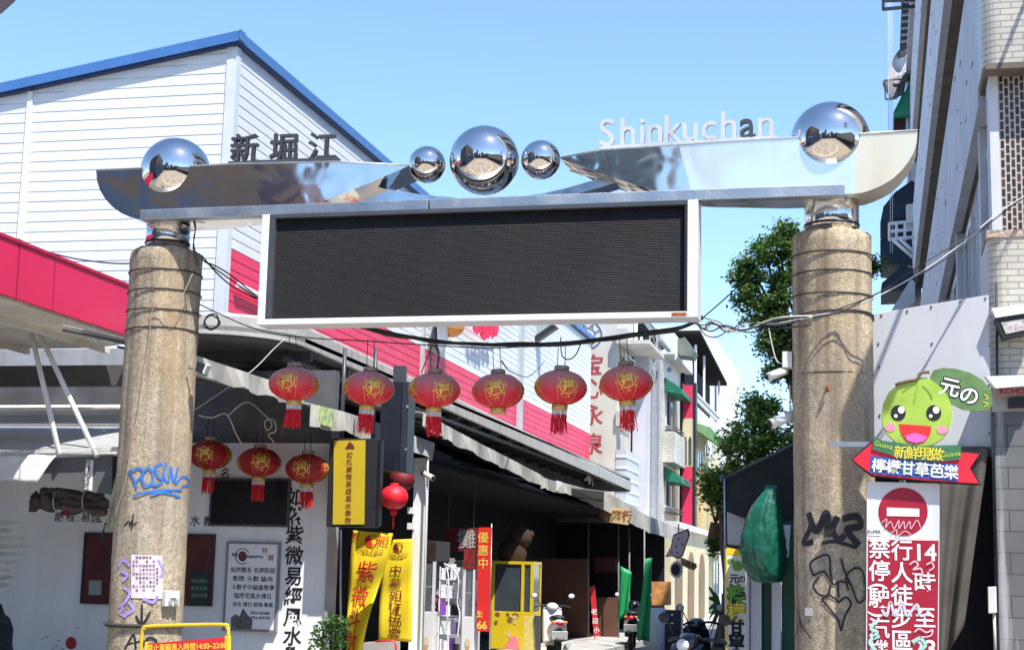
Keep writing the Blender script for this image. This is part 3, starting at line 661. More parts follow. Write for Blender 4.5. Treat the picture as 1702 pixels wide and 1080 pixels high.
strokes(lambda x, y: on_y(x, y, SY-.002), facing, [[(1526, 640), (1522, 655), (1520, 668)], [(1534, 640), (1544, 650), (1550, 662)], [(1515, 640), (1500, 650)]], .012, crease, fruit, 'crease')
MB().tube(smooth_path([on_y(x, y, SY-.01) for x, y in ((1488, 640), (1505, 634), (1524, 630), (1530, 620), (1545, 618))]), .014, 6).build('stalk', M('stalk_brown', (.16, .11, .05), .7), gs)
lf = MB().photo([(1546, 625), (1552, 615), (1568, 611), (1590, 613), (1612, 619), (1634, 632), (1648, 650), (1650, 672), (1643, 682), (1620, 683), (1600, 680), (1580, 670), (1565, 660), (1553, 645)], SY+.006, .04).build('leaf', leafg, gs)
tx = MB(); tb = MB()
for ch, x, y in (('元', 1579, 643), ('の', 1611, 657)):
    th = R(-14); ux = Vector((math.cos(th), 0, math.sin(th))); uy = Vector((-math.sin(th), 0, math.cos(th)))
    tb.text(ch, on_y(x, y, SY+.003), .17, ux, uy, bold=.075); tx.text(ch, on_y(x, y, SY-.001), .17, ux, uy, bold=.02)
tb.build('lettering_outline', ink, lf, fix=False); tx.build('lettering', white_ink, lf, fix=False)
yl = M('yellow_ink', (.85, .68, .05), .5)
strokes(lambda x, y: on_y(x, y, SY+.003), facing, [[(1636, 655), (1642, 660), (1638, 664)], [(1634, 668), (1642, 670), (1636, 676)]], .008, yl, lf, 'scribble')
arr = MB().photo([(1417, 764), (1449, 736), (1500, 742), (1628, 754), (1612, 778), (1627, 803), (1550, 799), (1450, 789)], SY-.03, .03).build('arrow_board', M('arrow_red', (.70, .025, .045), .35, var=.08), gs)
MB().photo([(1414, 764), (1448, 733), (1500, 739), (1632, 752), (1616, 778), (1631, 806), (1550, 802), (1449, 792)], SY-.0, .03).build('board_edge', ink, arr)
pn = MB().photo([(1447, 757), (1593, 772), (1592, 800), (1446, 786)], SY-.034, .004).build('pattern_panel', M('panel_blue', (.04, .10, .42), .4), arr)
for k in range(6):
    cx_, cy_ = 1460+k*24, 773+k*2.3
    MB().photo([(cx_-12, cy_), (cx_, cy_-13), (cx_+12, cy_), (cx_, cy_+13)], SY-.037, .003).build('diamond', M('diamond_yellow', (.60, .62, .10), .4) if k % 2 else M('diamond_green', (.10, .38, .22), .4), pn)
tx = MB(); tb = MB(); th = R(-4.5); ux = Vector((math.cos(th), 0, math.sin(th))); uy = Vector((-math.sin(th), 0, math.cos(th)))
for k, ch in enumerate('檸檬甘草芭樂'):
    tb.text(ch, on_y(1461+k*24, 773.5+k*2.2, SY-.04), .12, ux, uy, bold=.045); tx.text(ch, on_y(1461+k*24, 773.5+k*2.2, SY-.044), .125, ux, uy, bold=.018)
tb.build('lettering_outline', M('outline_blue', (.03, .1, .5), .4), arr, fix=False); tx.build('lettering', white_ink, arr, fix=False)
rbn = MB().photo([(1453, 725), (1468, 732), (1530, 741), (1598, 739), (1596, 763), (1560, 767), (1500, 762), (1450, 746)], SY-.045, .006).build('ribbon_banner', M('ribbon_green', (.05, .17, .08), .45, var=.1), gs)
tx = MB()
for k, ch in enumerate('新鮮現做'): tx.text(ch, on_y(1497+k*20, 751.5+k*1.0, SY-.049), .118, ux, uy, bold=.008)
tx.build('lettering', yl, rbn, fix=False)
tx = MB(); th = R(-14); tx.text('Guava', on_y(1469, 739, SY-.049), .062, Vector((math.cos(th), 0, math.sin(th))), Vector((-math.sin(th), 0, math.cos(th))), bold=.012)
th = R(7); tx.text('Guava', on_y(1580, 754, SY-.049), .062, Vector((math.cos(th), 0, math.sin(th))), Vector((-math.sin(th), 0, math.cos(th))), bold=.012)
tx.build('lettering', M('lime_ink', (.42, .55, .05), .5), rbn, fix=False)
a = on_y(1380, 738, SY+.06); b2 = on_y(1450, 738, SY+.06)
MB().box(a.x, SY+.04, a.z-.022, b2.x+.35, SY+.08, a.z+.022).build('bracket_arm', galv, gs)
# --- no-entry sign
RY = 13.85
ns = thing('no_entry_sign', 'tall white and dark red no entry sign with parking hours, beside the right column', 'road sign', on_y(1502, 1080, RY)-Vector((0, 0, .6)))
MB().tube([on_y(1500, 790, RY+.08), on_y(1500, 1080, RY+.08)-Vector((0, 0, .9))], .03, 10).build('post', galv, ns)
p = [on_y(x, y, RY) for x, y in ((1441, 800), (1562, 803), (1562, 1090), (1440, 1090))]
mb = MB(); mb.photo([(1441, 803), (1444, 800), (1559, 803), (1562, 806), (1560, 1130), (1439, 1130)], RY, .02)
pan = mb.build('sign_panel', M('sign_white', (.70, .71, .72), .35, var=.05, streak=.15), ns)
dr = M('dark_red_reflective', (.36, .012, .035), .35, var=.06)
ds = MB().photo(blob(1501, 850, 41, 40, 48), RY-.004, .004).build('red_disc', dr, pan)
MB().photo([(1474, 843), (1528, 845), (1528, 858), (1474, 857)], RY-.008, .004).build('white_bar', white_ink, ds)
pk = M('pale_pink_pen', (.75, .5, .55), .5)
strokes(lambda x, y: on_y(x, y, RY-.007), facing, [[(1466, 868), (1474, 862), (1472, 876), (1480, 866), (1486, 878), (1494, 864), (1494, 878), (1502, 866), (1504, 878), (1512, 866), (1514, 878), (1524, 864), (1530, 876)], [(1480, 886), (1490, 880), (1492, 890), (1504, 882), (1514, 888)]], .007, pk, ds)
fld = MB().photo([(1443, 896), (1560, 898), (1558, 1125), (1441, 1125)], RY-.004, .004).build('red_field', dr, pan)
tx = MB(); e = on_y(1502, 960, RY-.008)
for x, body, y0 in ((1461, '禁停', 911), (1498, '行人徒步區', 914)):
    for k, ch in enumerate(body): tx.text(ch, on_y(x+1.0, y0+k*37.5, RY-.008), .185, bold=.014)
tx.text('(', on_y(1463, 973, RY-.008), .17, Z_*-1, X_, bold=.012, sx=1.0)
tx.text('駛', on_y(1461, 993, RY-.008), .18, bold=.012)
tx.text(')', on_y(1463, 1021, RY-.008), .17, Z_*-1, X_, bold=.012)
tx.text('汽', on_y(1461, 1043, RY-.008), .18, bold=.012); tx.text('機', on_y(1461, 1080, RY-.008), .18, bold=.012)
tx.text('14', on_y(1537, 917, RY-.008), .195, bold=.02); tx.text('時', on_y(1537, 968, RY-.008), .185, bold=.014); tx.text('至', on_y(1537, 1026, RY-.008), .185, bold=.014); tx.text('23', on_y(1537, 1076, RY-.008), .195, bold=.02)
tx.build('lettering', white_ink, fld, fix=False)
st = MB().photo([(1442, 876), (1464, 877), (1464, 890), (1442, 889)], RY-.0045, .0045).build('sticker', white_ink, pan)
MB().text('KUPER', on_y(1453, 883, RY-.009), .037, bold=.02).build('lettering', ink, st, fix=False)
sc_ = lambda x, y: on_y(x, y, RY-.012)
strokes(sc_, facing, [[(1512, 938), (1520, 932), (1526, 938), (1518, 946), (1530, 944), (1532, 954), (1516, 952)], [(1540, 938), (1548, 934), (1552, 942), (1544, 948)], [(1520, 1050), (1528, 1044), (1540, 1050), (1550, 1046), (1546, 1056), (1526, 1058)]], .012, pk, fld, label='pink pen scribble')
strokes(sc_, facing, [[(1466, 1012), (1474, 1022), (1480, 1000), (1488, 1022), (1500, 1002), (1508, 1022), (1524, 1004), (1530, 1022), (1544, 1018)]], .022, M('silver_pen', (.6, .55, .6), .4), fld, label='silver marker squiggle')
strokes(sc_, facing, [[(1456, 1030), (1448, 1044), (1458, 1050), (1446, 1066), (1456, 1080)], [(1516, 1066), (1530, 1060), (1538, 1072), (1528, 1080)], [(1452, 1060), (1462, 1056)]], .026, M('mint_paint', (.35, .68, .55), .5), fld, label='mint green paint marks')
# --- barrier at the left column
BY = 13.4
br = thing('barrier_frame', 'yellow tube barrier with red hours board in front of the left column', 'barrier', on_y(305, 1080, BY)-Vector((0, 0, .95)))
ytube = M('yellow_tube', (.72, .47, .02), .4, var=.1, streak=.2)
zt = on_y(305, 1042, BY).z
xl, xr = x_at(236, BY, 1050), x_at(380, BY, 1050)
MB().tube(smooth_path([(xl, BY, .05), (xl, BY, zt-.12), (xl+.02, BY, zt-.03), (xl+.08, BY, zt), (xr-.08, BY, zt+.035), (xr-.02, BY, zt+.005), (xr, BY, zt-.1), (xr, BY, .05)], 4), .017, 8).build('tube_frame', ytube, br)
bd = MB().photo([(245, 1069), (374, 1058), (374, 1140), (245, 1140)], BY-.01, .02).build('hours_board', red_sign, br)
MB().photo([(241, 1066), (245, 1066), (245, 1140), (241, 1140)], BY-.012, .025).photo([(374, 1056), (382, 1055), (382, 1140), (374, 1140)], BY-.012, .025).build('board_edge', yellow_sign, br)
th = R(4); MB().text('禁止車輛進入時間14:00~23:00', on_y(310, 1074, BY-.014), .07, Vector((math.cos(th), 0, math.sin(th))), Vector((-math.sin(th), 0, math.cos(th))), bold=.008, sx=.85).build('lettering', yl, bd, fix=False)
for x in (xl, xr): MB().box(x-.02, BY-.25, 0, x+.02, BY+.25, .05).build('foot', ytube, br)
# --- notice, box and small things on the left column
nt_ = MB(); W = [[on_cyl(218+52*u/6, 921+72*v/2+u*.3, XL, GY, CR+.007) for u in range(7)] for v in range(3)]
nt_.add([p for r in W for p in r], [(v*7+u, v*7+u+1, v*7+u+8, v*7+u+7) for v in range(2) for u in range(6)])
no = nt_.build('pasted_notice', M('pink_paper', (.72, .60, .66), .7, var=.04)); tag(no, 'pale pink printed notice pasted on the left column', 'notice')
tx = MB()
for k in range(8):
    for j in range(9 if k != 7 else 5):
        if random.random() < .12: continue
        p = on_cyl(222+k*5.6, 926+j*6.8 if k < 7 else 945+j*6, XL, GY, CR+.011); n_ = nL(p)
        tx.text(random.choice('本區為行人徒步請勿停車公告管理會日月') , p, .03, Z_.cross(n_), Z_, bold=.01)
tx.build('lettering', ink, no, fix=False)
p = on_cyl(281, 994, XL, GY, CR); n_ = nL(p); ax = Z_.cross(n_).normalized()
bx = thing('switch_box', 'small white plastic socket box screwed to the left column', 'electrical box', p)
pl = M('white_plastic', (.66, .65, .60), .5, var=.1)
MB().obox(p+n_*.03, ax*.085, n_*.03, Z_*.075).build('box_body', pl, bx, bevel=.006)
MB().obox(p+n_*.065+Z_*.035, ax*.035, n_*.012, Z_*.03).build('box_cover', pl, bx, bevel=.004)
MB().obox(p+n_*.066-ax*.03-Z_*.035, ax*.02, n_*.012, Z_*.02).obox(p+n_*.066+ax*.035-Z_*.03, ax*.02, n_*.012, Z_*.025).build('socket', M('grey_plastic', (.35, .35, .34), .5), bx)
# floodlight and camera on left column edge
p = on_y(332, 612, 14.35); fl = thing('floodlight', 'small black floodlight sticking out right of the left column', 'floodlight', p)
MB().obox(p+X_*.03, Vector((.05, 0, -.02)), Y_*.05, Vector((.01, 0, .05))).build('lamp_body', black, fl, bevel=.005)
MB().obox(p+Vector((.085, -.02, -.012)), Vector((.008, 0, -.01)), Y_*.045, Vector((.018, 0, .045))).build('lamp_glass', M('lamp_glass', (.6, .62, .62), .15), fl)
MB().tube([p-X_*.12, p], .012, 6).build('bracket', galv, fl)
def seccam(px, py, Y, lb, s=1.0, dirx=-1):
    p = on_y(px, py, Y); t = thing('security_camera', lb, 'camera', p, 'security cameras')
    d = Vector((dirx*.8, -.35, -.35)).normalized(); a = d.orthogonal().normalized(); b = d.cross(a)
    MB().tube([p-d*.09*s, p+d*.09*s], .036*s, 12).build('camera_body', pl, t)
    MB().tube([p+d*.088*s, p+d*.093*s], .028*s, 12).build('lens', ink, t)
    MB().tube([p-d*.06*s, p-d*.06*s+Vector((-dirx*.05, 0, .05))*s, p+Vector((-dirx*.12, .02, .06))*s], .012*s, 6).build('arm', pl, t)
    return t
seccam(1291, 621, 14.4, 'white bullet camera angled left on the right column', 1.1)
p = on_y(1309, 599, 14.45); jb = thing('junction_box', 'pale grey junction box above the bullet camera', 'electrical box', p)
MB().box(p.x-.045, 14.38, p.z-.075, p.x+.045, 14.5, p.z+.075).build('box_body', pl, jb, bevel=.006)
MB().tube(smooth_path([p+Vector((-.045, 0, -.03)), p+Vector((-.10, 0, .0)), p+Vector((-.14, 0, .14)), p+Vector((-.17, 0, .3))]), .007, 5).build('wire', wire_white, jb)
seccam(1300, 697, 14.45, 'fat white box camera lower on the right column', 1.35)
MB_ = MB().tube([on_y(1313, 640, 14.5), on_y(1313, 690, 14.5)], .008, 5).build('conduit', pl); tag(MB_, 'thin pale conduit between the two cameras on the right column', 'conduit')
p = on_y(1376, 640, GY-CR-.0); hk = MB().tube([p, p+Vector((0, -.05, .0)), p+Vector((.0, -.06, -.04)), p+Vector((0, -.03, -.06))], .012, 6).build('wall_hook', rust); tag(hk, 'small rusty hook on the face of the right column', 'hook')
p = on_cyl(1344, 1016, XR, GY, CR+.004); n_ = nR(p); stk = MB().obox(p, Z_.cross(n_)*.04, n_*.002, Z_*.035).build('small_sticker', M('sticker_paper', (.6, .6, .56), .6)); tag(stk, 'small pale square sticker low on the right column', 'sticker')

# ================================================================== LEFT CORRUGATED BUILDING
BX, BY0, BY1 = -10.2, 23.0, 55.9
siding = M('white_siding', (0.70, 0.73, 0.745), .45, var=.05, scale=.8, streak=.12, sscale=2.5, dirt=(.5, .5, .48))
pink = M('pink_red_paint', (0.70, 0.035, 0.10), .5, var=.06, scale=1)
blue_trim = M('blue_roof_trim', (0.06, 0.17, 0.42), .4, var=.06)
blue_dark = M('blue_soffit', (0.012, 0.03, 0.10), .5)
seam = M('siding_seam', (.42, .43, .44), .7, var=.1)
cw = thing('corrugated_building', 'large white corrugated hall with blue roof edge and pink stripe behind the left column', 'building', (BX-6, BY0+4, 0))
eave = 10.11
zr = on_y(394, 72, BY0); zl = on_y(0, 158, BY0)
slope = (zr.z-zl.z)/(zr.x-zl.x)
XF = -34.0
def ztop(x): return eave+(x-BX)*slope
core = MB(); core.prism_y([(XF, 0), (BX-.05, 0), (BX-.05, eave-.02), (XF, ztop(XF)-.02)], BY0+.05, BY1)
core.build('inner_wall', siding, cw)
PITCH = .172
def siding_front(mb):      # lapped boards on the face towards the plaza, cut under the sloping eave
    z = 4.3; k = 0
    while z < eave:
        z1 = min(z+PITCH, eave-.02); xr = BX; xl_ = XF if z1 < ztop(XF) else BX+(z1-eave)/slope
        if xl_ < xr:
            d0, d1 = .024, .012
            h = z+(z1-z)*.80; xb_ = xl_ if xl_ == XF else max(XF, BX+(z-eave)/slope)
            mb.add([(xb_, BY0-d0, z), (xr, BY0-d0, z), (xr, BY0-d0+.004, h), (xl_ if xl_ == XF else xb_+(xl_-xb_)*.8, BY0-d0+.004, h), (xr, BY0-d1, z1), (xl_, BY0-d1, z1)], [(0, 1, 2, 3), (3, 2, 4, 5)])
            mb.add([(xl_, BY0-d0, z), (xr, BY0-d0, z), (xr, BY0+.05, z), (xl_, BY0+.05, z)], [(0, 1, 2, 3)])
            if k % 2 == 0: mb.add([(xl_, BY0-d1-.001, z1-.02), (xr, BY0-d1-.001, z1-.02), (xr, BY0-d1-.001, z1), (xl_, BY0-d1-.001, z1)], [(0, 1, 2, 3)], 1)
        z += PITCH; k += 1
mb = MB(); siding_front(mb); mb.build('front_siding', [siding, seam], cw, fix=False)
zs0, zs1 = 5.62, 6.66     # pink stripe along the street side
mb = MB(); z = 4.5; k = 0
while z < eave-.02:
    z1 = min(z+PITCH, eave-.02); c = 2 if zs0 <= z < zs1-.05 else 0; d0, d1 = .024, .012; h = z+(z1-z)*.80
    mb.add([(BX+d0, BY0, z), (BX+d0, BY1, z), (BX+d0-.004, BY1, h), (BX+d0-.004, BY0, h), (BX+d1, BY1, z1), (BX+d1, BY0, z1)], [(0, 1, 2, 3), (3, 2, 4, 5)], c)
    mb.add([(BX+d0, BY0, z), (BX+d0, BY1, z), (BX, BY1, z), (BX, BY0, z)], [(0, 1, 2, 3)], c)
    if k % 2 == 0: mb.add([(BX+d1+.001, BY0, z1-.02), (BX+d1+.001, BY1, z1-.02), (BX+d1+.001, BY1, z1), (BX+d1+.001, BY0, z1)], [(0, 1, 2, 3)], 2 if c == 2 else 1)
    z += PITCH; k += 1
mb.build('street_siding', [siding, seam, pink], cw, fix=False)
MB().box(BX-.13, BY0-.05, 4.2, BX+.05, BY0+.12, eave-.05).build('corner_trim', M('corner_grey', (.60, .63, .66), .4, var=.05), cw)
xs = x_at(40, BY0-.05, 300); MB().box(xs-.05, BY0-.06, 4.2, xs+.05, BY0-.02, ztop(xs)-.05).build('down_pipe', white_paint, cw)
for py_, px_ in ((0, 700), (0, 862)):
    yy = y_at(px_, BX+.05, 600); MB().box(BX, yy, 4.6, BX+.1, yy+(.5 if px_ == 862 else .12), 9.6 if px_ == 862 else eave-.1).build('wall_pilaster', M('pilaster_grey', (.42, .47, .48), .5, var=.1), cw)
# roof: blue fascia all round, dark soffit
def slab(x, dz): return (x, ztop(x)+dz)
MB().prism_y([slab(XF, .0), slab(BX+.12, .0), slab(BX+.12, .17), slab(XF, .17)], BY0-.16, BY1+.3).build('roof', blue_trim, cw)
MB().prism_y([slab(XF, -.04), slab(BX+.09, -.04), slab(BX+.09, -.003), slab(XF, -.003)], BY0-.13, BY1+.3).build('soffit_edge', blue_dark, cw)
MB().box(BX+.124, BY0-.18, eave+.03, BX+.14, BY0+.05, eave+.2).build('corner_cap', blue_trim, cw)
# second gable seen past the first roof
gx, gy = BX+.02, y_at(866, BX, 560)
grey_face = M('gable_grey', (.34, .40, .44), .5, var=.08)
mb = MB(); p = [on_y(x, y, gy+2) for x, y in ((866, 520), (918, 520), (920, 541), (868, 574))]
MB().prism([q for q in p], [q+Vector((0, .2, 0)) for q in p]).build('rear_gable', grey_face, cw)
p = [on_y(x, y, gy+1.8) for x, y in ((870, 571), (918, 538), (926, 543), (876, 577))]
MB().prism(p, [q+Vector((0, .35, 0)) for q in p]).build('gable_barge', black, cw)
# pipe, spotlight brackets on the street face
yy = y_at(378, BX+.1, 470)
MB().tube([(BX+.12, BY0+.3, 6.15), (BX+.12, BY0+3, 6.1)], .045, 8).build('white_pipe', white_paint, cw)
# hanging decoration under the screen: grey mascot-free banner cloths on the hall wall
px_o = on_x(752, 540, BX+.35)
o = thing('round_wall_lamp', 'orange globe lamp on a grey bracket on the corrugated wall under the screen', 'lamp', px_o)
MB().ball(px_o, .3, .3, .3).build('globe', M('orange_globe', (.85, .35, .08), .4), o)
MB().prism([on_x(x, y, BX+.06) for x, y in ((726, 520), (748, 520), (746, 560), (704+30, 588), (727, 575))], [on_x(x, y, BX+.3) for x, y in ((726, 520), (748, 520), (746, 560), (734, 588), (727, 575))]).build('bracket', M('lamp_grey', (.33, .37, .4), .5), o)
clo = M('pink_cloth', (.72, .03, .10), .8, var=.15)
t = thing('hanging_laundry', 'bright pink and red garments hung on the corrugated wall right under the screen', 'laundry', on_x(808, 560, BX+.4))
for a_, b_, c_ in ((787, 800, 556), (799, 812, 566), (811, 826, 563)):
    y0_, y1_ = y_at(a_, BX+.3, 540), y_at(b_, BX+.3, 540); zt_ = on_x(a_, 530, BX+.3).z; zb_ = on_x(b_, c_, BX+.3).z
    mb = MB(); n = 8; P = []
    for j in range(5):
        for i in range(n+1): P.append((BX+.3+.06*math.sin(i*1.7+j*.6), y0_+(y1_-y0_)*i/n, zt_+(zb_-zt_)*j/4+(.08*math.sin(i*2.1) if j == 4 else 0)))
    mb.add(P, [(j*(n+1)+i, j*(n+1)+i+1, (j+1)*(n+1)+i+1, (j+1)*(n+1)+i) for j in range(4) for i in range(n)], 0, True); mb.build('garment', clo, t, fix=False)
MB().tube([(BX+.3, y_at(780, BX+.3, 540), on_x(787, 530, BX+.3).z), (BX+.3, y_at(832, BX+.3, 540), on_x(826, 532, BX+.3).z)], .015, 5).build('rail', galv, t)

# ================================================================== MAIN CANOPY along the street, rounding the corner
canopy_grey = M('canopy_fascia', (.44, .43, .41), .6, var=.1, streak=.4, sscale=4)
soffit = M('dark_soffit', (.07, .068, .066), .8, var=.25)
CX = -7.6; ZC = 4.62
out = [(-9.7, 18.62)]
for k in range(9):
    a = R(-90+90*k/8); out.append((CX-1.3+1.3*math.cos(a), 19.95+1.3*math.sin(a)))
out += [(CX, 49.0)]
inn = [(BX+.1, 49.0), (BX+.1, BY0), (-9.7, BY0)]
cn = thing('street_canopy', 'long grey flat canopy running along the shops and curving round the corner', 'canopy', (CX-1, 30, ZC))
MB().prism_z(out+inn, ZC+.05, ZC+.11).build('roof_deck', M('deck_grey', (.36, .35, .33), .7, var=.15), cn)
def off(p, d):   # shrink the outline towards the wall
    res = []
    for i, (x, y) in enumerate(p):
        a = Vector(p[max(i-1, 0)]); b = Vector(p[min(i+1, len(p)-1)]); t = (b-a).normalized(); n = Vector((-t.y, t.x)); res.append((x+n.x*d, y+n.y*d))
    return res
edge_in = off(out, .06)
tilt = lambda y: -.30*max(0, (y-20))/29
mb = MB(); n = len(out)
V = [(x, y, ZC+tilt(y)) for x, y in out]+[(x, y, ZC+.24+tilt(y)) for x, y in out]+[(x, y, ZC+.24+tilt(y)) for x, y in edge_in]+[(x, y, ZC+tilt(y)) for x, y in edge_in]
mb.add(V, [(r*n+i, r*n+i+1, ((r+1) % 4)*n+i+1, ((r+1) % 4)*n+i) for r in range(4) for i in range(n-1)]); mb.build('fascia', canopy_grey, cn)
mb = MB(); mb.add([(x, y, ZC+.24+.004+tilt(y)) for x, y in out]+[(x, y, ZC+.28+tilt(y)) for x, y in out]+[(x, y, ZC+.28+tilt(y)) for x, y in edge_in], [(i, i+1, n+i+1, n+i) for i in range(n-1)]+[(n+i, n+i+1, 2*n+i+1, 2*n+i) for i in range(n-1)])
mb.build('edge_flashing', dirty_white, cn, fix=False)
mb = MB(); y = 20.2
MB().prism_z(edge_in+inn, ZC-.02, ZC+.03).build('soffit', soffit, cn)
for k in range(18):
    y = 20.4+k*1.6; MB().box(BX+.2, y, ZC-.14, CX-.08, y+.07, ZC-.021).build('rafter', darkgrey, cn)
MB().box(CX-.35, 20, ZC-.2, CX-.25, 49, ZC-.141).build('edge_beam', darkgrey, cn)
MB().prism_x([(48.95, ZC-.34), (49.02, ZC-.34), (49.02, ZC+.1), (48.95, ZC+.1)], BX+.1, CX).build('end_plate', canopy_grey, cn)
p = on_x(973, 795, CX-.5); pl_ = MB().box(p.x-.02, p.y-.1, p.z-.22, p.x+.22, p.y+.02, p.z+.22); pl_.build('number_plate', M('plate_black', (.02, .02, .02), .5), cn)
MB().text('4', (p.x+.1, p.y-.104, p.z), .42, bold=.03).build('number', white_ink, cn)
# wall under the canopy above the shops
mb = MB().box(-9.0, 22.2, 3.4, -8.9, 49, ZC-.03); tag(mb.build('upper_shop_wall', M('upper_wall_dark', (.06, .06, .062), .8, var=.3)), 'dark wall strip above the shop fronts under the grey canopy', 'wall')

# ================================================================== LEFT CANOPY with the pink fascia
lc = thing('pink_fascia_canopy', 'bright pink fascia canopy at the far left with torn cream underside', 'canopy', (-11, 17.5, 4.5))
FX = -9.45
zt = on_x(218, 478, FX).z; zb = 4.55
yE = 18.75
MB().prism_x([(12.5, zb), (yE, zb), (yE, zt), (12.5, zt)], FX-.05, FX).build('fascia_panel', M('fascia_pink', (.66, .018, .085), .4, var=.05, scale=1), lc)
for px_ in (29, 240): yy = y_at(px_, FX, 460); MB().box(FX+.001, yy-.012, zb, FX+.006, yy+.012, zt).build('panel_seam', M('seam_red', (.30, .01, .04), .6), lc)
MB().box(FX-.052, 12.5, zt, FX+.02, yE, zt+.035).build('top_trim', M('trim_red', (.5, .015, .06), .4), lc)
cream = M('cream_soffit', (.72, .66, .56), .8, var=.18, scale=1.5, streak=.3)
mb = MB(); mb.prism_z([(-17, 12.5), (FX-.06, 12.5), (FX-.06, yE-.02), (-9.9, 19.0), (-10.4, 19.25), (-17, 19.4)], zb-.03, zb+.05); mb.build('soffit', cream, lc)
# pale rolled edge that bends down at its end
e = [on_y(x, y, 18.2) for x, y in ((-60, 521), (0, 520), (60, 518), (112, 518), (130, 522), (146, 534), (154, 550), (160, 568))]
mb = MB(); w = [q+Vector((.28, .5, -.05)) for q in e]
mb.tube(e, .028, 8); mb.build('rolled_edge', dirty_white, lc)
p = [on_y(x, y, 18.3) for x, y in ((116, 519), (150, 530), (175, 537), (186, 556), (191, 571), (160, 566), (152, 548), (140, 530))]
MB().prism(p, [q+Vector((0, .06, 0)) for q in p]).build('end_flap', dirty_white, lc)
for k in range(4):
    x = -10.2-k*1.2; MB().box(x-.03, 16.5, zb-.1, x+.03, 19.3, zb-.031).build('soffit_batten', cream, lc)
MB().box(-17, 19.2, 4.0, -9.55, 19.35, 4.28).build('cross_beam', M('beam_dark', (.08, .08, .08), .7, var=.2), lc)
# grey upper wall behind
gw = M('grey_panel', (.34, .345, .35), .7, var=.15, streak=.3)
uw = thing('grey_panel_wall', 'grey panelled wall under the pink canopy at the left edge', 'wall', (-13, 20.6, 2.9))
MB().box(-17.5, 20.5, 2.7, -9.2, 20.6, 4.7).build('panel', gw, uw)
for px_ in (30, 150, 205): x = x_at(px_, 20.48, 650); MB().box(x-.015, 20.47, 2.9, x+.015, 20.5, 4.0).build('panel_joint', darkgrey, uw)
bz = on_y(100, 677, 19.9).z
tag(MB().tube([(-17, 19.9, bz-.02), (x_at(215, 19.9, 685), 19.9, bz)], .04, 8).build('cross_bar', dirty_white), 'long pale horizontal tube under the pink canopy behind the left column', 'bar')
tag(MB().box(-17, 19.95, bz-.28, x_at(240, 19.95, 690), 20.0, bz-.1).build('signboard_rail', M('rail_grey', (.30, .31, .32), .5, var=.1)), 'grey board below the pale tube at the left edge', 'board')
# awning braces
for (a, b, lb) in (((47, 532), (99, 756), 'left white steel brace pole of the pair hanging from the pink canopy'), ((55, 531), (161, 758), 'right slanting white steel brace pole of the pair hanging from the pink canopy')):
    tag(MB().tube([on_y(*a, 18.0), on_y(*b, 17.4)], .034, 10).build('brace_pole', white_paint), lb, 'pole', 'brace poles')
# lower sign awning: thin pale front edge, grey underside, torn cloth
sa = thing('sign_awning', 'grey box awning with white front edge and vertical address strip left of the column', 'awning', on_y(120, 800, 17.4))
a, b = on_y(-40, 757, 17.4), on_y(196, 749, 17.4)
MB().prism([a, b, b+Vector((0, 0, .05)), a+Vector((0, 0, .05))], [q+Vector((0, .06, 0)) for q in (a, b, b+Vector((0, 0, .05)), a+Vector((0, 0, .05)))]).build('front_edge', dirty_white, sa)
MB().prism([Vector((-17, 17.47, a.z+.02)), Vector((b.x, 17.47, b.z+.02)), Vector((b.x, 19.85, b.z+.5)), Vector((-17, 19.85, b.z+.5))], [Vector((-17, 17.47, a.z+.045)), Vector((b.x, 17.47, b.z+.045)), Vector((b.x, 19.85, b.z+.525)), Vector((-17, 19.85, b.z+.525))]).build('shading_sheet', M('sheet_grey', (.36, .37, .38), .7, var=.12, streak=.2), sa)  # sheet added to keep the sun off the shop wall below
p = [on_y(x, y, 17.5) for x, y in ((60, 762), (186, 756), (186, 822), (56, 804))]
MB().prism(p, [q+Vector((0, .05, 0)) for q in p]).build('board', M('board_grey', (.12, .125, .125), .6, var=.1), sa)
p = [on_y(x, y, 17.55) for x, y in ((178, 758), (205, 757), (205, 825), (178, 821))]
MB().prism(p, [q+Vector((0, .3, 0)) for q in p]).build('board_end', black, sa)
p = [on_y(x, y, 17.48) for x, y in ((143, 764), (155, 764), (152, 815), (139, 813))]
s_ = MB().prism(p, [q+Vector((0, .018, 0)) for q in p]).build('address_strip', white_ink, sa)
MB().column_text('凱旋里新興區文橫二路', on_y(148.5, 768, 17.47), .036, .038, bold=.03).column_text('號一樓五福二路巷內', on_y(144, 768, 17.47), .034, .038, bold=.02).build('lettering', ink, s_, fix=False)
# torn white cloth
def cloth(name, mat, corners, label, cat, nx=14, ny=10, amp=.05, parent=None, bow=.0):
    """sagging, folded sheet between four corners a (top left) b (top right) c (bottom right) d (bottom left)"""
    a, b, c, d = [Vector(q) for q in corners]; rn = random.Random(len(label)); ph = rn.uniform(0, 6); P = []; nr = (b-a).cross(d-a).normalized()
    for j in range(ny+1):
        v = j/ny
        for i in range(nx+1):
            u = i/nx; p = (a*(1-u)+b*u)*(1-v)+(d*(1-u)+c*u)*v
            p = p+nr*(amp*math.sin(u*9+ph+v*2.0)*(.25+v)+amp*.5*math.sin(u*17+v*5+ph)+bow*math.sin(v*math.pi)); P.append(p)
    mb = MB(); mb.add(P, [(j*(nx+1)+i, j*(nx+1)+i+1, (j+1)*(nx+1)+i+1, (j+1)*(nx+1)+i) for j in range(ny) for i in range(nx)], 0, True)
    o = mb.build(name, mat, parent, fix=False); md = o.modifiers.new('thick', 'SOLIDIFY'); md.thickness = .006
    return tag(o, label, cat) if parent is None else o
canvas = M('white_canvas', (.66, .66, .64), .75, var=.1, scale=3, streak=.2)
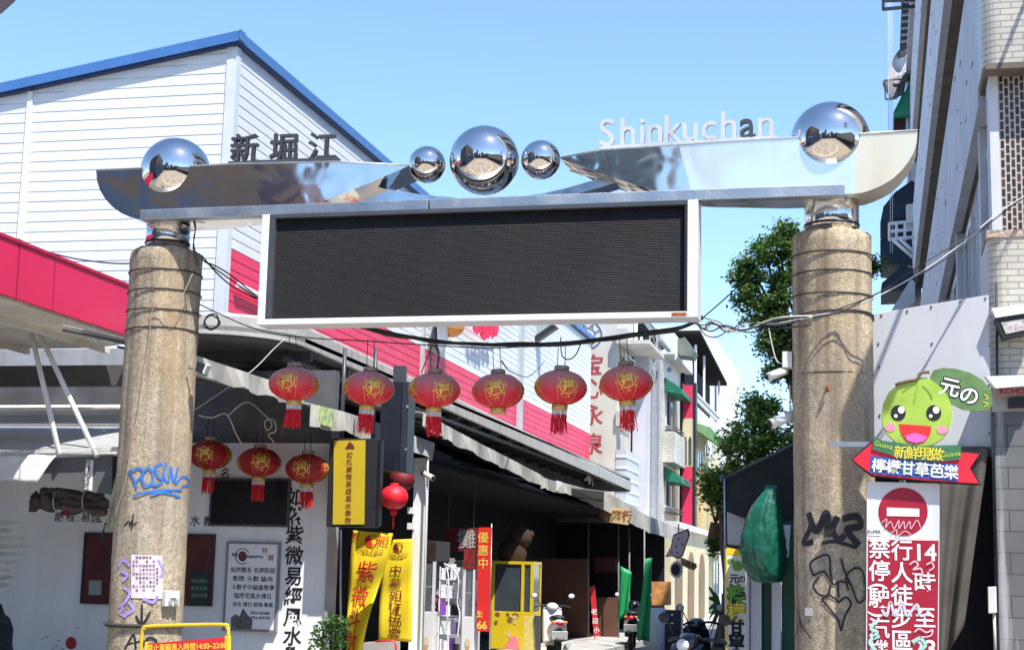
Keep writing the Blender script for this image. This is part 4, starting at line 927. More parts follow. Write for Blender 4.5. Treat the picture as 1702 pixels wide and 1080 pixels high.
cl = cloth('torn_cloth', canvas, (on_y(-30, 757, 17.3), on_y(93, 756, 17.3), on_y(60, 800, 17.2), on_y(-30, 800, 17.2)), 'crumpled white canvas hanging from the white awning edge at the left', 'cloth', 16, 8, .03)
# rolled tarp / duct under the board
tr = thing('rolled_tarp', 'brown black rolled tarpaulin tied under the grey awning board', 'tarpaulin', on_y(115, 830, 18))
brown_t = M('brown_tarp', (.075, .055, .045), .6, var=.4, scale=6, bump=.6, bscale=8)
def lumpy(pts, r, n, seed, mat):
    rn = random.Random(seed); pp = smooth_path(pts, 7); k = len(pp)
    mb = MB().tube([p+Vector((0, rn.uniform(-.01, .01), rn.uniform(-.012, .012))) for p in pp], [r*(.8+.25*math.sin(i*.9+seed)+rn.uniform(-.1, .1))*(1 if 0 < i < k-1 else .5) for i in range(k)], n)
    mb.v = [v+Vector((rn.uniform(-.012, .012), rn.uniform(-.012, .012), rn.uniform(-.015, .015))) for v in mb.v[:k*n]]+[Vector(v) for v in mb.v[k*n:]]
    mb.v[k*n:k*n+n] = mb.v[:n]; mb.v[k*n+n:] = mb.v[k*n-n:k*n]
    return mb.build('roll', mat, tr)
lumpy([on_y(54, 832, 18), on_y(80, 834, 18), on_y(120, 836, 18), on_y(176, 838, 18)], .125, 14, 1, brown_t)
lumpy([on_y(70, 817, 17.97), on_y(110, 820, 17.97), on_y(172, 826, 17.97)], .09, 12, 2, M('brown_tarp_light', (.06, .05, .045), .55, var=.5, scale=8))
lumpy([on_y(95, 842, 17.9), on_y(130, 845, 17.9), on_y(178, 852, 17.9)], .05, 10, 3, M('tan_tarp', (.12, .08, .06), .7, var=.4, scale=8))
for px_ in (98, 146): q = on_y(px_, 832, 18); MB().tube([q+Vector((0, .15*math.cos(k*.63), .15*math.sin(k*.63))) for k in range(10)], .008, 4, close=True).build('tie', wire_white, tr)
fb_ = cloth('folded_banner', M('faded_banner', (.42, .38, .22), .7, var=.3, scale=5), (on_y(201, 752, 17.6), on_y(209, 752, 17.6), on_y(188, 880, 17.2), on_y(174, 880, 17.2)), 'faded narrow cloth strip hanging along the left edge of the left column', 'cloth', 6, 10, .02)
tag(MB().tube(smooth_path([on_y(x, y, 17.2) for x, y in ((176, 868), (171, 890), (176, 905), (186, 925), (180, 950))]), .012, 5).build('rope_end', wire_black), 'black rope end dangling beside the left column', 'rope')
# eave corner at the top left of the photo
p = [on_y(x, y, 11) for x, y in ((-60, -40), (28, -40), (26, 2), (4, 22), (-60, 60))]
ec = thing('eave_corner', 'purple grey eave corner poking in at the top left', 'eave', p[3])
MB().prism(p, [q+Vector((-.3, -3.0, 0.0)) for q in p]).build('eave_board', M('eave_purple', (.16, .13, .17), .6, var=.2), ec)
for k in range(3): MB().tube([on_y(-30, 2+k*9-8, 10.95), on_y(18-k*7, -6+k*9-4, 10.95)], .012, 5).build('eave_rib', galv, ec)

# ================================================================== FENG SHUI SHOP WALL (faces the plaza, in shade)
WSY = 20.0
wallw = M('shop_white_wall', (.86, .86, .84), .8, var=.08, scale=1.2, streak=.1)
xr_ = x_at(545, WSY, 900)
sw_ = thing('shop_sign_wall', 'white shop wall with large black brush characters behind the left column', 'wall', (xr_-3, WSY, 0))
MB().box(-17, WSY, 0, xr_, WSY+.3, 3.3).build('wall_panel', wallw, sw_)
MB().box(-17, WSY+.05, 3.3, xr_, WSY+.2, 4.3).build('upper_panel', M('upper_panel_dark', (.09, .095, .10), .7, var=.3), sw_)
MB().box(xr_, WSY-.03, 0, xr_+.04, WSY+.3, 3.5).build('corner_strip', M('strip_grey', (.35, .35, .35), .5), sw_)
tx = MB()
for ch, y in zip('如然紫微易經風水學院', (826, 857, 889, 923, 957, 991, 1025, 1057, 1090, 1122)): tx.text(ch, on_y(490-(y-826)*.02, y, WSY-.004), .262, bold=.018, shear=.06)
tx.build('lettering', ink, sw_, fix=False)
tx = MB()
for ch, x, y in (('課', 98, 858), ('程', 117, 858), (':', 130, 859), ('易', 142, 859), ('經', 159, 860), ('、', 172, 861), ('風', 302, 864), ('水', 324, 865), ('教', 346, 866), ('名', 374, 786)): tx.text(ch, on_y(x, y, WSY-.004), .15, bold=.012, shear=.05)
tx.build('lettering', ink, sw_, fix=False)
MB().photo(blob(118, 1068, 9, 10.5, 24), WSY-.004, .004).photo(blob(112, 851, 12, 6, 10), WSY-.003, .003).build('painted_sun', M('sun_red', (.45, .02, .02), .6), sw_)
mt = MB(); mt.photo([(-40, 1100), (-40, 1000), (-10, 1008), (2, 1002), (8, 1020), (16, 1026), (22, 1044), (20, 1070), (26, 1100)], WSY-.004, .004).build('painted_mountain', M('ink_wash', (.035, .04, .045), .8, var=.4, scale=8), sw_)
mt = MB()
for (x, y) in ((70, 1060), (78, 1057), (88, 1076), (98, 1064), (94, 1072), (128, 1043), (104, 1078)): mt.photo([(x-4, y-1), (x, y+1.5), (x+4, y-2), (x, y+.2)], WSY-.004, .004)
mt.build('painted_bird', ink, sw_)
wash = M('brown_wash', (.70, .66, .58), .85, var=.25, scale=4); mt = MB()
for k in range(9):
    y = 868+k*13; w_ = [38, 24, 50, 60, 44, 30, 20, 26, 18][k]; mt.photo([(-40, y-5), (w_*.5, y-4), (w_, y), (w_*.4, y+4), (-40, y+6)], WSY-.003, .003)
mt.build('painted_wash', wash, sw_)
def wall_panel(name, lb, cat, px, mat, thick=.05, frame=None):
    a, b = on_y(px[0], px[1], WSY), on_y(px[2], px[3], WSY)
    t = thing(name, lb, cat, ((a.x+b.x)/2, WSY, b.z))
    MB().box(a.x, WSY-thick, b.z, b.x, WSY-.001, a.z).build('panel', mat, t)
    if frame:
        f = .03
        for (x0, z0, x1, z1) in ((a.x-f, b.z-f, a.x, a.z+f), (b.x, b.z-f, b.x+f, a.z+f), (a.x, a.z, b.x, a.z+f), (a.x, b.z-f, b.x, b.z)):
            MB().box(x0, WSY-thick-.01, z0, x1, WSY-.0015, z1).build('frame', frame, t)
    return t
wall_panel('wall_window', 'dark square window panel beside the brush characters under the dark lanterns', 'window', (356, 798, 478, 872), M('dark_screen', (.012, .013, .016), .25), .04, darkgrey)
maroon = M('maroon_board', (.10, .012, .012), .6, var=.3, scale=3, streak=.4, sscale=10)
t = wall_panel('maroon_board', 'narrow maroon board left of the left column', 'board', (146, 888, 184, 1000), maroon, .04, black)
MB().photo([(148, 964), (169, 964), (168, 988), (147, 988)], WSY-.05, .008).build('pale_label', M('label_grey', (.30, .32, .33), .6, var=.5, scale=60), t)
t = wall_panel('maroon_board', 'maroon board with a chalky black slate just right of the left column', 'board', (300, 890, 350, 1003), maroon, .04, black)
sl_ = MB().photo([(318, 949), (347, 949), (345, 1003), (316, 1003)], WSY-.055, .012).build('slate', M('slate', (.02, .035, .03), .7), t)
tx = MB()
for k, bd_ in enumerate(('諮詢預約', '歡迎光臨', '開放時間')): tx.text(bd_, on_y(331, 965+k*12, WSY-.06), .06, bold=.01)
tx.build('lettering', M('chalk', (.16, .28, .24), .8), sl_, fix=False)
# poster board
pf = M('poster_frame', (.22, .22, .22), .4, var=.1)
t = wall_panel('poster_board', 'grey framed white poster with rows of small characters left of the big brush characters', 'poster', (383, 903, 458, 1046), M('poster_white', (.85, .85, .83), .6, var=.04), .05, pf)
tx = MB()
for k, bd_ in enumerate(('如然體系 名師駐諮', '紫微 斗數 論命', '斗數手中論盤教學', '陰陽宅風水擇日', '命名·擇日·感情·事業')): tx.text(bd_, on_y(420, 947+k*14.3, WSY-.054), .078 if k != 4 else .066, bold=.006, sx=1.0 if k not in (1,) else 1.15)
tx.text('0926-565680', on_y(432, 1018, WSY-.054), .052, bold=.015).text('0926-909778', on_y(432, 1026, WSY-.054), .052, bold=.015).text('如然', on_y(391, 921, WSY-.054), .05, bold=.02).text('紫微易經風水', on_y(424, 925, WSY-.054), .04, bold=.02)
tx.build('lettering', ink, t, fix=False)
tx = MB().text('特', on_y(440, 915, WSY-.054), .09, bold=.01).text('聘', on_y(450, 927, WSY-.054), .09, bold=.01); tx.build('lettering', M('faded_red_ink', (.42, .12, .12), .6), t, fix=False)
MB().photo(blob(403, 924, 7, 8.5, 20), WSY-.053, .003).build('emblem_disc', M('emblem_brown', (.14, .03, .02), .6), t)
rg = MB(); n = 24; A = [on_y(403+11*math.cos(2*math.pi*k/n*.8+1), 924+12*math.sin(2*math.pi*k/n*.8+1), WSY-.053) for k in range(n)]; B = [on_y(403+12.3*math.cos(2*math.pi*k/n*.8+1), 924+13.4*math.sin(2*math.pi*k/n*.8+1), WSY-.053) for k in range(n)]
rg.add(A+B, [(k, k+1, n+k+1, n+k) for k in range(n-1)]); rg.build('emblem_ring', ink, t, fix=False)
MB().photo([(384, 1045), (384, 1025), (392, 1020), (398, 1024), (404, 1010), (412, 1022), (420, 1030), (418, 1045)], WSY-.053, .003).build('painted_hills', M('hill_grey', (.12, .12, .12), .8, var=.5, scale=20), t)

# ================================================================== SHOPS ALONG THE LEFT SIDE OF THE STREET
SX = -7.1                                   # shop front line
tag(MB().box(-9.6, 20.5, .121, -9.5, 60, 4.3).build('back_wall', dark), 'back wall deep inside the open shops on the left, blackened for shade', 'wall')
tag(MB().box(-9.5, 20.4, 3.35, -7.2, 57, 3.42).build('shop_ceiling', dark), 'low ceiling inside the open shops on the left, darkened for shade', 'ceiling')
# long awnings with cream valances
awn_top = M('awning_grey_cloth', (.33, .32, .30), .85, var=.15, scale=2, streak=.2)
val = M('cream_valance', (.50, .485, .44), .8, var=.2, scale=3, streak=.5, sscale=5, dirt=(.3, .28, .24))
def awning(lb, X, px, hpx, wallx, rise, nseg=14, sag=.05, mat=val, name='shop_awning'):
    """px: (x, y) photo points along the front top edge, all standing in the plane X"""
    pts = [on_x(x, y, X) for x, y in px]
    t = thing(name, lb, 'awning', ((X+wallx)/2, pts[0].y, pts[0].z-.3))
    pp = smooth_path(pts, 6); rn = random.Random(int(px[0][0])); n = len(pp)
    hh = [hpx+rn.uniform(-.02, .02) for _ in pp]
    lo = [p-Vector((-.04*math.sin(i*1.3), 0, h)) for i, (p, h) in enumerate(zip(pp, hh))]
    mb = MB(); mb.add(pp+lo, [(i, i+1, n+i+1, n+i) for i in range(n-1)], 0, False); o = mb.build('valance', mat, t, fix=False); md = o.modifiers.new('thick', 'SOLIDIFY'); md.thickness = .012
    back = [Vector((wallx, p.y, p.z+rise)) for p in pp]; midl = [(p+b)/2-Vector((0, 0, sag*math.sin(i*1.1)**2)) for i, (p, b) in enumerate(zip(pp, back))]
    mb = MB(); mb.add(pp+midl+back, [(r*n+i, r*n+i+1, (r+1)*n+i+1, (r+1)*n+i) for r in range(2) for i in range(n-1)], 0, False); o = mb.build('canopy_cloth', awn_top, t, fix=False); md = o.modifiers.new('thick', 'SOLIDIFY'); md.thickness = .012
    for i in range(0, n, 6): MB().tube([pp[i]-Vector((0.03, 0, .02)), back[i]-Vector((0, 0, .06))], .016, 5).build('awning_arm', darkgrey, t)
    MB().tube([p-Vector((.03, 0, .03)) for p in pp], .015, 6).build('front_bar', darkgrey, t)
    return t
awning('cream awning edge passing behind the left column towards the feng shui shop corner', -7.05, [(322, 590), (400, 616), (460, 636), (506, 652)], .2, -8.6, .35)
a1_ = awning('cream awning with a torn end and small green sticker behind the second hanging lantern', -6.9, [(516, 671), (570, 684), (640, 707), (722, 736)], .27, -8.6, .4)
p = on_x(540, 690, -6.88); MB().box(-6.885, p.y-.25, p.z-.13, -6.87, p.y+.28, p.z+.1).build('green_sticker', M('sticker_green', (.45, .55, .25), .6, var=.6, scale=14), a1_)
awning('long cream awning sagging over the claw machine shop in the middle of the row', -6.75, [(703, 685), (733, 702), (751, 712), (800, 738), (843, 760), (895, 787), (908, 795), (955, 807), (1003, 822)], .23, -8.6, .35)
awning('farther grey cream awning over the green cloths at the street end', -6.0, [(1004, 816), (1040, 835), (1075, 856), (1105, 868), (1133, 882)], .42, -8.0, .25)
pl2 = MB().box(-6.74, y_at(925, -6.74, 800), on_x(925, 815, -6.74).z, -6.73, y_at(934, -6.74, 800), on_x(925, 798, -6.74).z).build('white_tag', white_ink); tag(pl2, 'white paper tag clipped to the long cream awning', 'tag')
# tall dark hanging sign box and the yellow light box at the corner
bxm = M('sign_box_charcoal', (.012, .017, .025), .35, var=.15)
Yb = 20.6
a = on_y(634, 640, Yb); b = on_y(674, 782, Yb)
db = thing('dark_sign_box', 'tall charcoal hanging sign box seen edge on behind the lanterns', 'sign box', ((a.x+b.x)/2, Yb, b.z))
MB().box(a.x, Yb, b.z, b.x-.1, Yb+.4, a.z+.05).build('box_body', bxm, db, bevel=.008)
MB().box(b.x-.099, Yb+.03, b.z-.02, b.x, Yb+.36, a.z+.05).build('side_panel', M('sign_box_side', (.028, .036, .048), .3, var=.15), db, bevel=.006)
for z in (0.25, .75): MB().box(b.x-.03, Yb+.02, b.z+(a.z-b.z)*z-.02, b.x+.004, Yb+.028, b.z+(a.z-b.z)*z+.02).build('bolt', galv, db)
MB().box(a.x+.1, Yb+.2, a.z+.051, b.x-.12, Yb+.3, a.z+.3).build('hanger', darkgrey, db)
Yl = 19.5
a = on_y(552, 731, Yl); b = on_y(610, 872, Yl)
yb = thing('yellow_light_box', 'yellow vertical light box sign in a black case with dark red characters', 'sign box', ((a.x+b.x)/2, Yl, b.z))
c = on_y(547, 728, Yl); d = on_y(618, 876, Yl)
MB().box(c.x, Yl+.02, d.z, d.x+.03, Yl+.2, c.z).build('case', black, yb, bevel=.006)
MB().box(d.x+.031, Yl+.06, d.z+.02, d.x+.07, Yl+.18, c.z-.02).build('side_plate', M('case_side', (.010, .011, .014), .35), yb)
fc = MB().photo([(555, 732), (607, 731), (605, 871), (553, 871)], Yl, .018).build('sign_face', M('lightbox_yellow', (.56, .40, .02), .4, var=.05), yb)
dred = M('dark_red_ink', (.16, .015, .012), .6)
tx = MB()
for k, ch in enumerate('如然紫微易經風水學院'): tx.text(ch, on_y(580.5-k*.3, 756+k*12.1, Yl-.004), .088, bold=.012, shear=.08)
tx.build('lettering', dred, fc, fix=False)
MB().photo([(573, 746), (581, 733), (588, 740), (589, 746)], Yl-.004, .004).build('flame_emblem', dred, fc)
MB().tube([(d.x-.1, Yl+.2, c.z), (d.x-.1, Yl+.2, 4.55)], .03, 6).build('hanger', darkgrey, yb)
MB().tube([(c.x+.1, Yl+.2, c.z), (c.x+.1, Yl+.2, 4.55)], .03, 6).build('hanger', darkgrey, yb)
# white pillar
YP = y_at(690, SX, 920)
a = x_at(684, YP, 920); b = x_at(703, YP, 920)
wp = thing('white_pillar', 'slim white pillar at the edge of the claw machine shop', 'pillar', ((a+b)/2, YP, .12))
MB().box(a, YP, .12, b, YP+.2, 3.4).build('shaft', M('pillar_white', (.84, .84, .83), .5, var=.06, streak=.2), wp)
MB().box(a-.22, YP+.06, 2.95, b-.01, YP+.18, 3.4).build('bracket_block', dirty_white, wp)
seccam(711, 790, YP-.1, 'white bullet camera on the slim white pillar', 1.3, 1)
tag(MB().tube([on_y(712, 735, YP-.1), on_y(702, 1090, YP-.1)], .016, 6).build('downpipe', wire_white), 'thin grey pipe down the slim white pillar', 'pipe')
for py_ in (848, 874): MB().obox(on_y(683, py_, YP-.04), X_*.05, Y_*.04, Z_*.05).build('clamp', white_paint, wp)
# yellow banners
yban = M('yellow_banner', (.80, .60, .015), .7, var=.06, scale=2)
YB = 21.0
def banner(name, lb, L, Rr, Y, chars, cpts, size, inkm, amp=.03, parent_emblem=None, rot=0):
    n = len(L)-1; nx = 8; P = []; rn = random.Random(len(lb))
    Ls = smooth_path([Vector((*q, 0)) for q in L], 4); Rs = smooth_path([Vector((*q, 0)) for q in Rr], 4)
    fy = lambda u, v: Y+amp*math.sin(u*6+v*7)+amp*.6*math.sin(v*13+u*2)
    m = len(Ls)
    def pt(u, v):
        i = min(int(v*(m-1)), m-2); f = v*(m-1)-i; l = Ls[i].lerp(Ls[i+1], f); r = Rs[i].lerp(Rs[i+1], f); q = l.lerp(r, u); return on_y(q.x, q.y, fy(u, v))
    ny = 24
    mb = MB(); mb.add([pt(i/nx, j/ny) for j in range(ny+1) for i in range(nx+1)], [(j*(nx+1)+i, j*(nx+1)+i+1, (j+1)*(nx+1)+i+1, (j+1)*(nx+1)+i) for j in range(ny) for i in range(nx)], 0, True)
    o = mb.build(name, yban, fix=False); tag(o, lb, 'banner'); md = o.modifiers.new('thick', 'SOLIDIFY'); md.thickness = .004; md.offset = 0
    tx = MB()
    for ch, u, v, s in cpts:      # glyphs follow the folds
        vs, fs = glyph(ch, .004); P = [pt(min(max(u+(x*s), 0), 1), min(max(v-(y-.36)*s*size, 0), 1))+Vector((0, -.024, 0)) for x, y in vs]; tx.add(P, fs)
    tx.build('lettering', inkm, o, fix=False)
    return o, pt
redink = M('red_ink', (.62, .02, .015), .6)
b1, pt1 = banner('yellow_banner', 'yellow banner with red characters blown sideways, left of the pair by the pillar', [(587, 881), (582, 930), (579, 980), (577, 1030), (576, 1090)], [(653, 886), (643, 935), (626, 985), (612, 1030), (600, 1090)], YB, '', [('好', .1, .06, .26), ('如', .8, .08, .3), ('紫', .52, .34, .6), ('微', .46, .55, .6), ('斗', .35, .74, .6), ('數', .3, .91, .6)], .32, redink, .05)
b2_, pt2 = banner('yellow_banner', 'straight yellow banner with dark red characters beside the white pillar', [(640, 897), (634, 950), (631, 1000), (629, 1063)], [(686, 895), (685, 950), (685, 1000), (684, 1066)], 23.55, '', [('中', .48, .32, .42), ('華', .48, .46, .42), ('如', .5, .59, .42), ('術', .5, .70, .42), ('協', .5, .81, .42), ('會', .5, .92, .42)], .27, M('brown_ink', (.22, .03, .012), .6), .03)
def emblem(pt, u, v, o, mat, mat2):
    mb = MB(); n = 20
    f = lambda x, y: pt(min(max(u+x, 0), 1), v+y*.30)+Vector((0, -.016, 0))
    for r0, r1 in ((.14, .17),): mb.add([f(r*math.cos(2*math.pi*k/n), r*math.sin(2*math.pi*k/n)) for r in (r0, r1) for k in range(n)], [(k, (k+1) % n, n+(k+1) % n, n+k) for k in range(n)])
    mb.add([f(0, 0)]+[f(.14*math.cos(math.pi*k/8+1.2), .14*math.sin(math.pi*k/8+1.2)) for k in range(9)], [(0, k+1, k+2) for k in range(8)])
    mb.build('round_emblem', mat, o, fix=False)
    mb = MB()
    for a in range(-2, 3):
        c = a*.13; pts = [f(c*.5, .34), f(c-.07, .22+abs(a)*.02), f(c*1.15, .14+abs(a)*.04), f(c+.07, .22+abs(a)*.02), f(c*.5, .34)]; mb.ribbon(pts, facing, .012)
    mb.build('lotus_emblem', mat2, o, fix=False)
emblem(pt1, .5, .09, b1, redink, M('ochre_ink', (.42, .22, .01), .6)); emblem(pt2, .5, .10, b2_, dred, MATS['ochre_ink'])
tag(MB().tube([on_y(624, 1065, YB+1.2), on_y(655, 1064, YB+1.2), on_y(658, 1072, YB+1.2), on_y(659, 1100, YB+1.2)], .014, 6).build('red_rail', red_sign), 'thin red tube rail behind the yellow banners', 'rail')
tag(MB().photo([(604, 1067), (655, 1066), (655, 1110), (600, 1110)], YB+1.3, .3).build('grey_bin', M('bin_grey', (.42, .40, .38), .6, var=.2)), 'low grey white box behind the yellow banners', 'box')
# potted plant at the wall corner
leafm = [leaf_mat('plant_leaf', (.035, .10, .02)), leaf_mat('plant_leaf_light', (.10, .20, .04))]
def leaves(mb, c, r, n, size, rn, mats=2):
    for _ in range(n):
        while True:
            v = Vector((rn.uniform(-1, 1), rn.uniform(-1, 1), rn.uniform(-1, 1)))
            if v.length < 1: break
        p = Vector(c)+Vector((v.x*r[0], v.y*r[1], v.z*r[2]))
        a = Vector((rn.gauss(0, 1), rn.gauss(0, 1), rn.gauss(0, .6))).normalized(); b = a.orthogonal().normalized()
        b = (Matrix.Rotation(rn.uniform(0, 6.3), 3, a) @ b); s = size*rn.uniform(.6, 1.3)
        mi = 1 if rn.random() < .3+.25*v.z and mats > 1 else 0
        mb.add([p-a*s, p-b*s*.42+a*s*.1, p+a*s, p+b*s*.42+a*s*.1], [(0, 1, 2, 3)], mi)
rn = random.Random(3)
pp_ = on_y(549, 1062, 19.7); pt_ = thing('potted_plant', 'leafy green potted plant at the foot of the shop wall corner', 'plant', (pp_.x, 19.7, 0))
mb = MB()
for (px, py, r) in ((535, 1050, .16), (552, 1035, .15), (565, 1040, .15), (545, 1068, .2), (560, 1062, .18), (530, 1078, .2)): leaves(mb, on_y(px, py, 19.7), (r, r, r), 120, .035, rn)
mb.build('foliage', leafm, pt_, fix=False)
MB().lathe([(.12, 0), (.17, .3), (.18, .32)], pp_.x, 19.7, 16).build('pot', M('pot_brown', (.16, .07, .04), .7), pt_)
MB().tube([(pp_.x, 19.7, .3), (pp_.x+.02, 19.7, .6), (pp_.x, 19.68, .8)], .02, 5).build('stem', M('stem_brown', (.1, .07, .04), .8), pt_)
tag(MB().tube([on_y(566, 880, 20.1), on_y(566, 1090, 20.1)], .018, 6).build('dark_post', galv), 'thin grey post between the wall corner and the blown yellow banner', 'post')

# ---------------------------------------------------------------- claw machines
wcab = M('cabinet_white', (.66, .66, .67), .35, var=.05); clear = M('clear_acrylic', (.9, .9, .9), .05, var=0, trans=.9)
toys = [M('toy_'+n, c, .7, var=.2) for n, c in (('violet', (.25, .06, .4)), ('white', (.7, .7, .72)), ('pink', (.7, .12, .3)), ('teal', (.05, .3, .35)), ('brown', (.25, .13, .06)))]
def claw(lb, x0, x1, Y0, Y1, h, cab, hdr, toy=0, cone=True):
    t = thing('claw_machine', lb, 'claw machine', ((x0+x1)/2, (Y0+Y1)/2, .12)); z0 = .12; zb, zt = z0+h*.42, z0+h*.83; e = .045
    bs = MB().box(x0, Y0, z0, x1, Y1, zb).build('base_cabinet', cab, t, bevel=.01)
    for x in (x0, x1-e):
        for y in (Y0, Y1-e): MB().box(x, y, zb, x+e, y+e, zt).build('corner_post', cab, t)
    MB().box(x0, Y0, zt, x1, Y1, z0+h).build('header_box', hdr, t, bevel=.01)
    MB().box(x0+e, Y0+e*.4, zb, x1-e, Y0+e*.4+.006, zt).build('front_glass', glass if toy < 0 else M('dim_glass', (.55, .6, .62), .04, trans=.85, var=0), t)
    MB().box(x0+e, Y1-.02, zb, x1-e, Y1-.01, zt).build('back_panel', M('machine_back', (.25, .16, .3), .5, var=.3), t)
    MB().box(x0+e, Y0+.02, (zb+zt)/2-.012, x1-e, Y0+.05, (zb+zt)/2+.012).build('shelf_bar', cab, t)
    rn = random.Random(int(x0*100)); 
    for k in range(9):
        r = rn.uniform(.05, .085); p = (rn.uniform(x0+.12, x1-.1), rn.uniform(Y0+.12, Y1-.1), zb+r+rn.choice([0, 0, .12]))
        MB().ball(p, r, r, r*rn.uniform(.8, 1.2), 10, 7).build('plush_toy', toys[rn.randrange(5)], t)
    MB().tube([((x0+x1)/2, (Y0+Y1)/2, zt), ((x0+x1)/2, (Y0+Y1)/2, zt-.2)], .012, 5).build('claw', galv, t)
    if cone:
        cx_ = (x0+x1)/2; w = min(.13, (x1-x0)*.3)
        MB().prism_y([(cx_-w*.6, z0+.32), (cx_, z0+.02), (cx_+w*.6, z0+.32)], Y0-.006, Y0-.001).build('printed_cone', M('cone_tan', (.5, .3, .12), .6), bs)
        MB().prism_y([(cx_+w*math.cos(a)*.75, z0+.37+w*math.sin(a)) for a in [2*math.pi*k/14 for k in range(14)]], Y0-.009, Y0-.0062).build('printed_scoop', M('scoop_cream', (.6, .5, .35), .6), bs)
    return t
Yc = 25.5
claw('narrow white claw machine next to the white pillar with a printed cone on its base', x_at(702, Yc), x_at(725, Yc), Yc, Yc+.9, 2.02, wcab, M('hdr_dark', (.03, .022, .02), .5, var=.4, scale=10))
m2 = claw('wide violet lit claw machine standing back between the two white ones', x_at(729, 26.6), x_at(770, 26.6), 26.6, 27.4, 1.72, M('cabinet_grey', (.35, .35, .38), .4), black, 1, False)
m3 = claw('white claw machine with red printed panels beside the upright red banner', x_at(771, Yc), x_at(792, Yc), Yc, Yc+.4, 1.88, wcab, M('hdr_red', (.22, .02, .02), .5, var=.4, scale=10))
tag(MB().tube(smooth_path([on_y(x, y, Yc-.05) for x, y in ((738, 936), (744, 950), (746, 985), (744, 1030), (745, 1090))]), .014, 6).build('plastic_strip', M('white_plastic_strip', (.75, .75, .78), .4)), 'white plastic strip hanging in front of the violet claw machine', 'strip')
tag(MB().tube(smooth_path([on_y(x, y, Yc-.06) for x, y in ((738, 936), (752, 944), (762, 962), (760, 1000), (764, 1020), (760, 1060))]), .013, 6).build('plastic_strip', MATS['white_plastic_strip']), 'curling white plastic strip right of the straight one', 'strip')
a, b = on_y(740, 876, 27.5), on_y(790, 916, 27.5)
hb = thing('stall_sign', 'dark red stall sign with one pale character hanging over the claw machines', 'sign', ((a.x+b.x)/2, 27.5, b.z))
sg_ = MB().box(a.x, 27.5, b.z, b.x, 27.56, a.z).build('board', M('maroon_sign', (.16, .012, .015), .5, var=.2), hb)
MB().text('攤', on_y(775, 896, 27.495), .36, bold=.01).build('lettering', M('pale_ink', (.42, .40, .38), .6), sg_, fix=False)
for x in (a.x+.05, b.x-.05): MB().tube([(x, 27.53, a.z), (x, 27.53, 3.4)], .01, 4).build('hanger', wire_black, hb)
MB().text('貨', on_y(748, 936, 26.59), .2, bold=.03).build('lettering', M('pale_ink', (.42, .40, .38), .6), m2, fix=False)
YG_ = 25.75
gr_ = thing('goods_rack', 'white wire rack of violet, pink and white boxed goods between the white claw machines', 'rack', on_y(749, 1080, YG_)-Vector((0, 0, .3)))
rn = random.Random(21); rx0, rx1 = x_at(729, YG_, 1000), x_at(768, YG_, 1000)
for x in (rx0, rx1-.02): MB().box(x, YG_, .12, x+.02, YG_+.02, 1.72).build('upright', white_paint, gr_)
gc = [M('goods_'+n_, c_, .4, var=.25, scale=25) for n_, c_ in (('violet', (.25, .07, .45)), ('pink', (.7, .08, .28)), ('white', (.75, .75, .78)), ('lilac', (.5, .4, .7)), ('black', (.03, .03, .035)))]
for k in range(5):
    z = .3+k*.3; MB().box(rx0, YG_, z, rx1, YG_+.25, z+.015).build('shelf', white_paint, gr_); x = rx0+.03
    while x < rx1-.07:
        w_ = rn.uniform(.05, .1); MB().box(x, YG_+.01+rn.uniform(0, .03), z+.016, min(x+w_, rx1-.02), YG_+.2, z+.016+rn.uniform(.12, .25)).build('boxed_goods', gc[rn.choice((0, 0, 1, 2, 2, 3, 4))], gr_); x += w_+.008
YR = 25.45
rbp = thing('red_banner', 'upright red banner with gold characters and the number 66', 'banner', on_y(803, 1050, YR))
p = MB().photo([(794, 876), (817, 876), (813, 1049), (792, 1048)], YR, .02).build('banner_cloth', M('banner_red', (.66, .015, .012), .6, var=.06), rbp)
goldp = M('gold_ink', (.80, .55, .08), .5, var=.1)
tx = MB()
for k, ch in enumerate('優惠中'): tx.text(ch, on_y(803, 893+k*21.5, YR-.004), .19, bold=.006)
tx.text('生', on_y(797, 1020, YR-.004), .115, bold=.02).text('66', on_y(801, 1038, YR-.004), .175, bold=.03)
tx.build('lettering', goldp, p, fix=False)
MB().tube([on_y(817, 870, YR+.03), on_y(814, 1080, YR+.03)], .014, 6).build('pole', galv, rbp)
# yellow machine
ym = M('machine_yellow', (.66, .48, .015), .35, var=.06)
Yy = 31.5
t = thing('capsule_machine', 'bright yellow double game cabinet with dark glass window', 'game machine', (x_at(852, Yy), Yy+.4, .12))
xa, xb, xm = x_at(817, Yy, 980), x_at(886, Yy, 980), x_at(866, Yy, 980)
za = on_y(850, 937, Yy).z
MB().box(xa, Yy, .12, xb, Yy+.8, .87).build('base_cabinet', ym, t, bevel=.01)
for x in (xa, xm, xb-.06): MB().box(x, Yy, .87, x+.06, Yy+.06, za).build('corner_post', ym, t)
for x in (xa, xb-.06): MB().box(x, Yy+.74, .87, x+.06, Yy+.8, za).build('corner_post', ym, t)
MB().box(xb-.03, Yy+.06, .87, xb-.02, Yy+.74, za).build('side_window', glass, t)
MB().box(xa, Yy, za, xb, Yy+.8, za+.06).build('top_frame', ym, t)
MB().box(xa+.06, Yy+.03, .87, xm, Yy+.04, za).build('window', glass, t); MB().box(xm+.06, Yy+.03, .87, xb-.06, Yy+.04, za).build('window', glass, t)
MB().box(xa+.06, Yy+.5, .87, xb-.06, Yy+.55, za).build('inner_back', black, t)
for k in range(8): MB().ball((xa+.15+k*.07, Yy+.25, .94+.03*(k % 3)), .06, nu=10, nv=6).build('capsule', toys[k % 5], t)
rn = random.Random(5); st_ = MB(); st2 = MB()
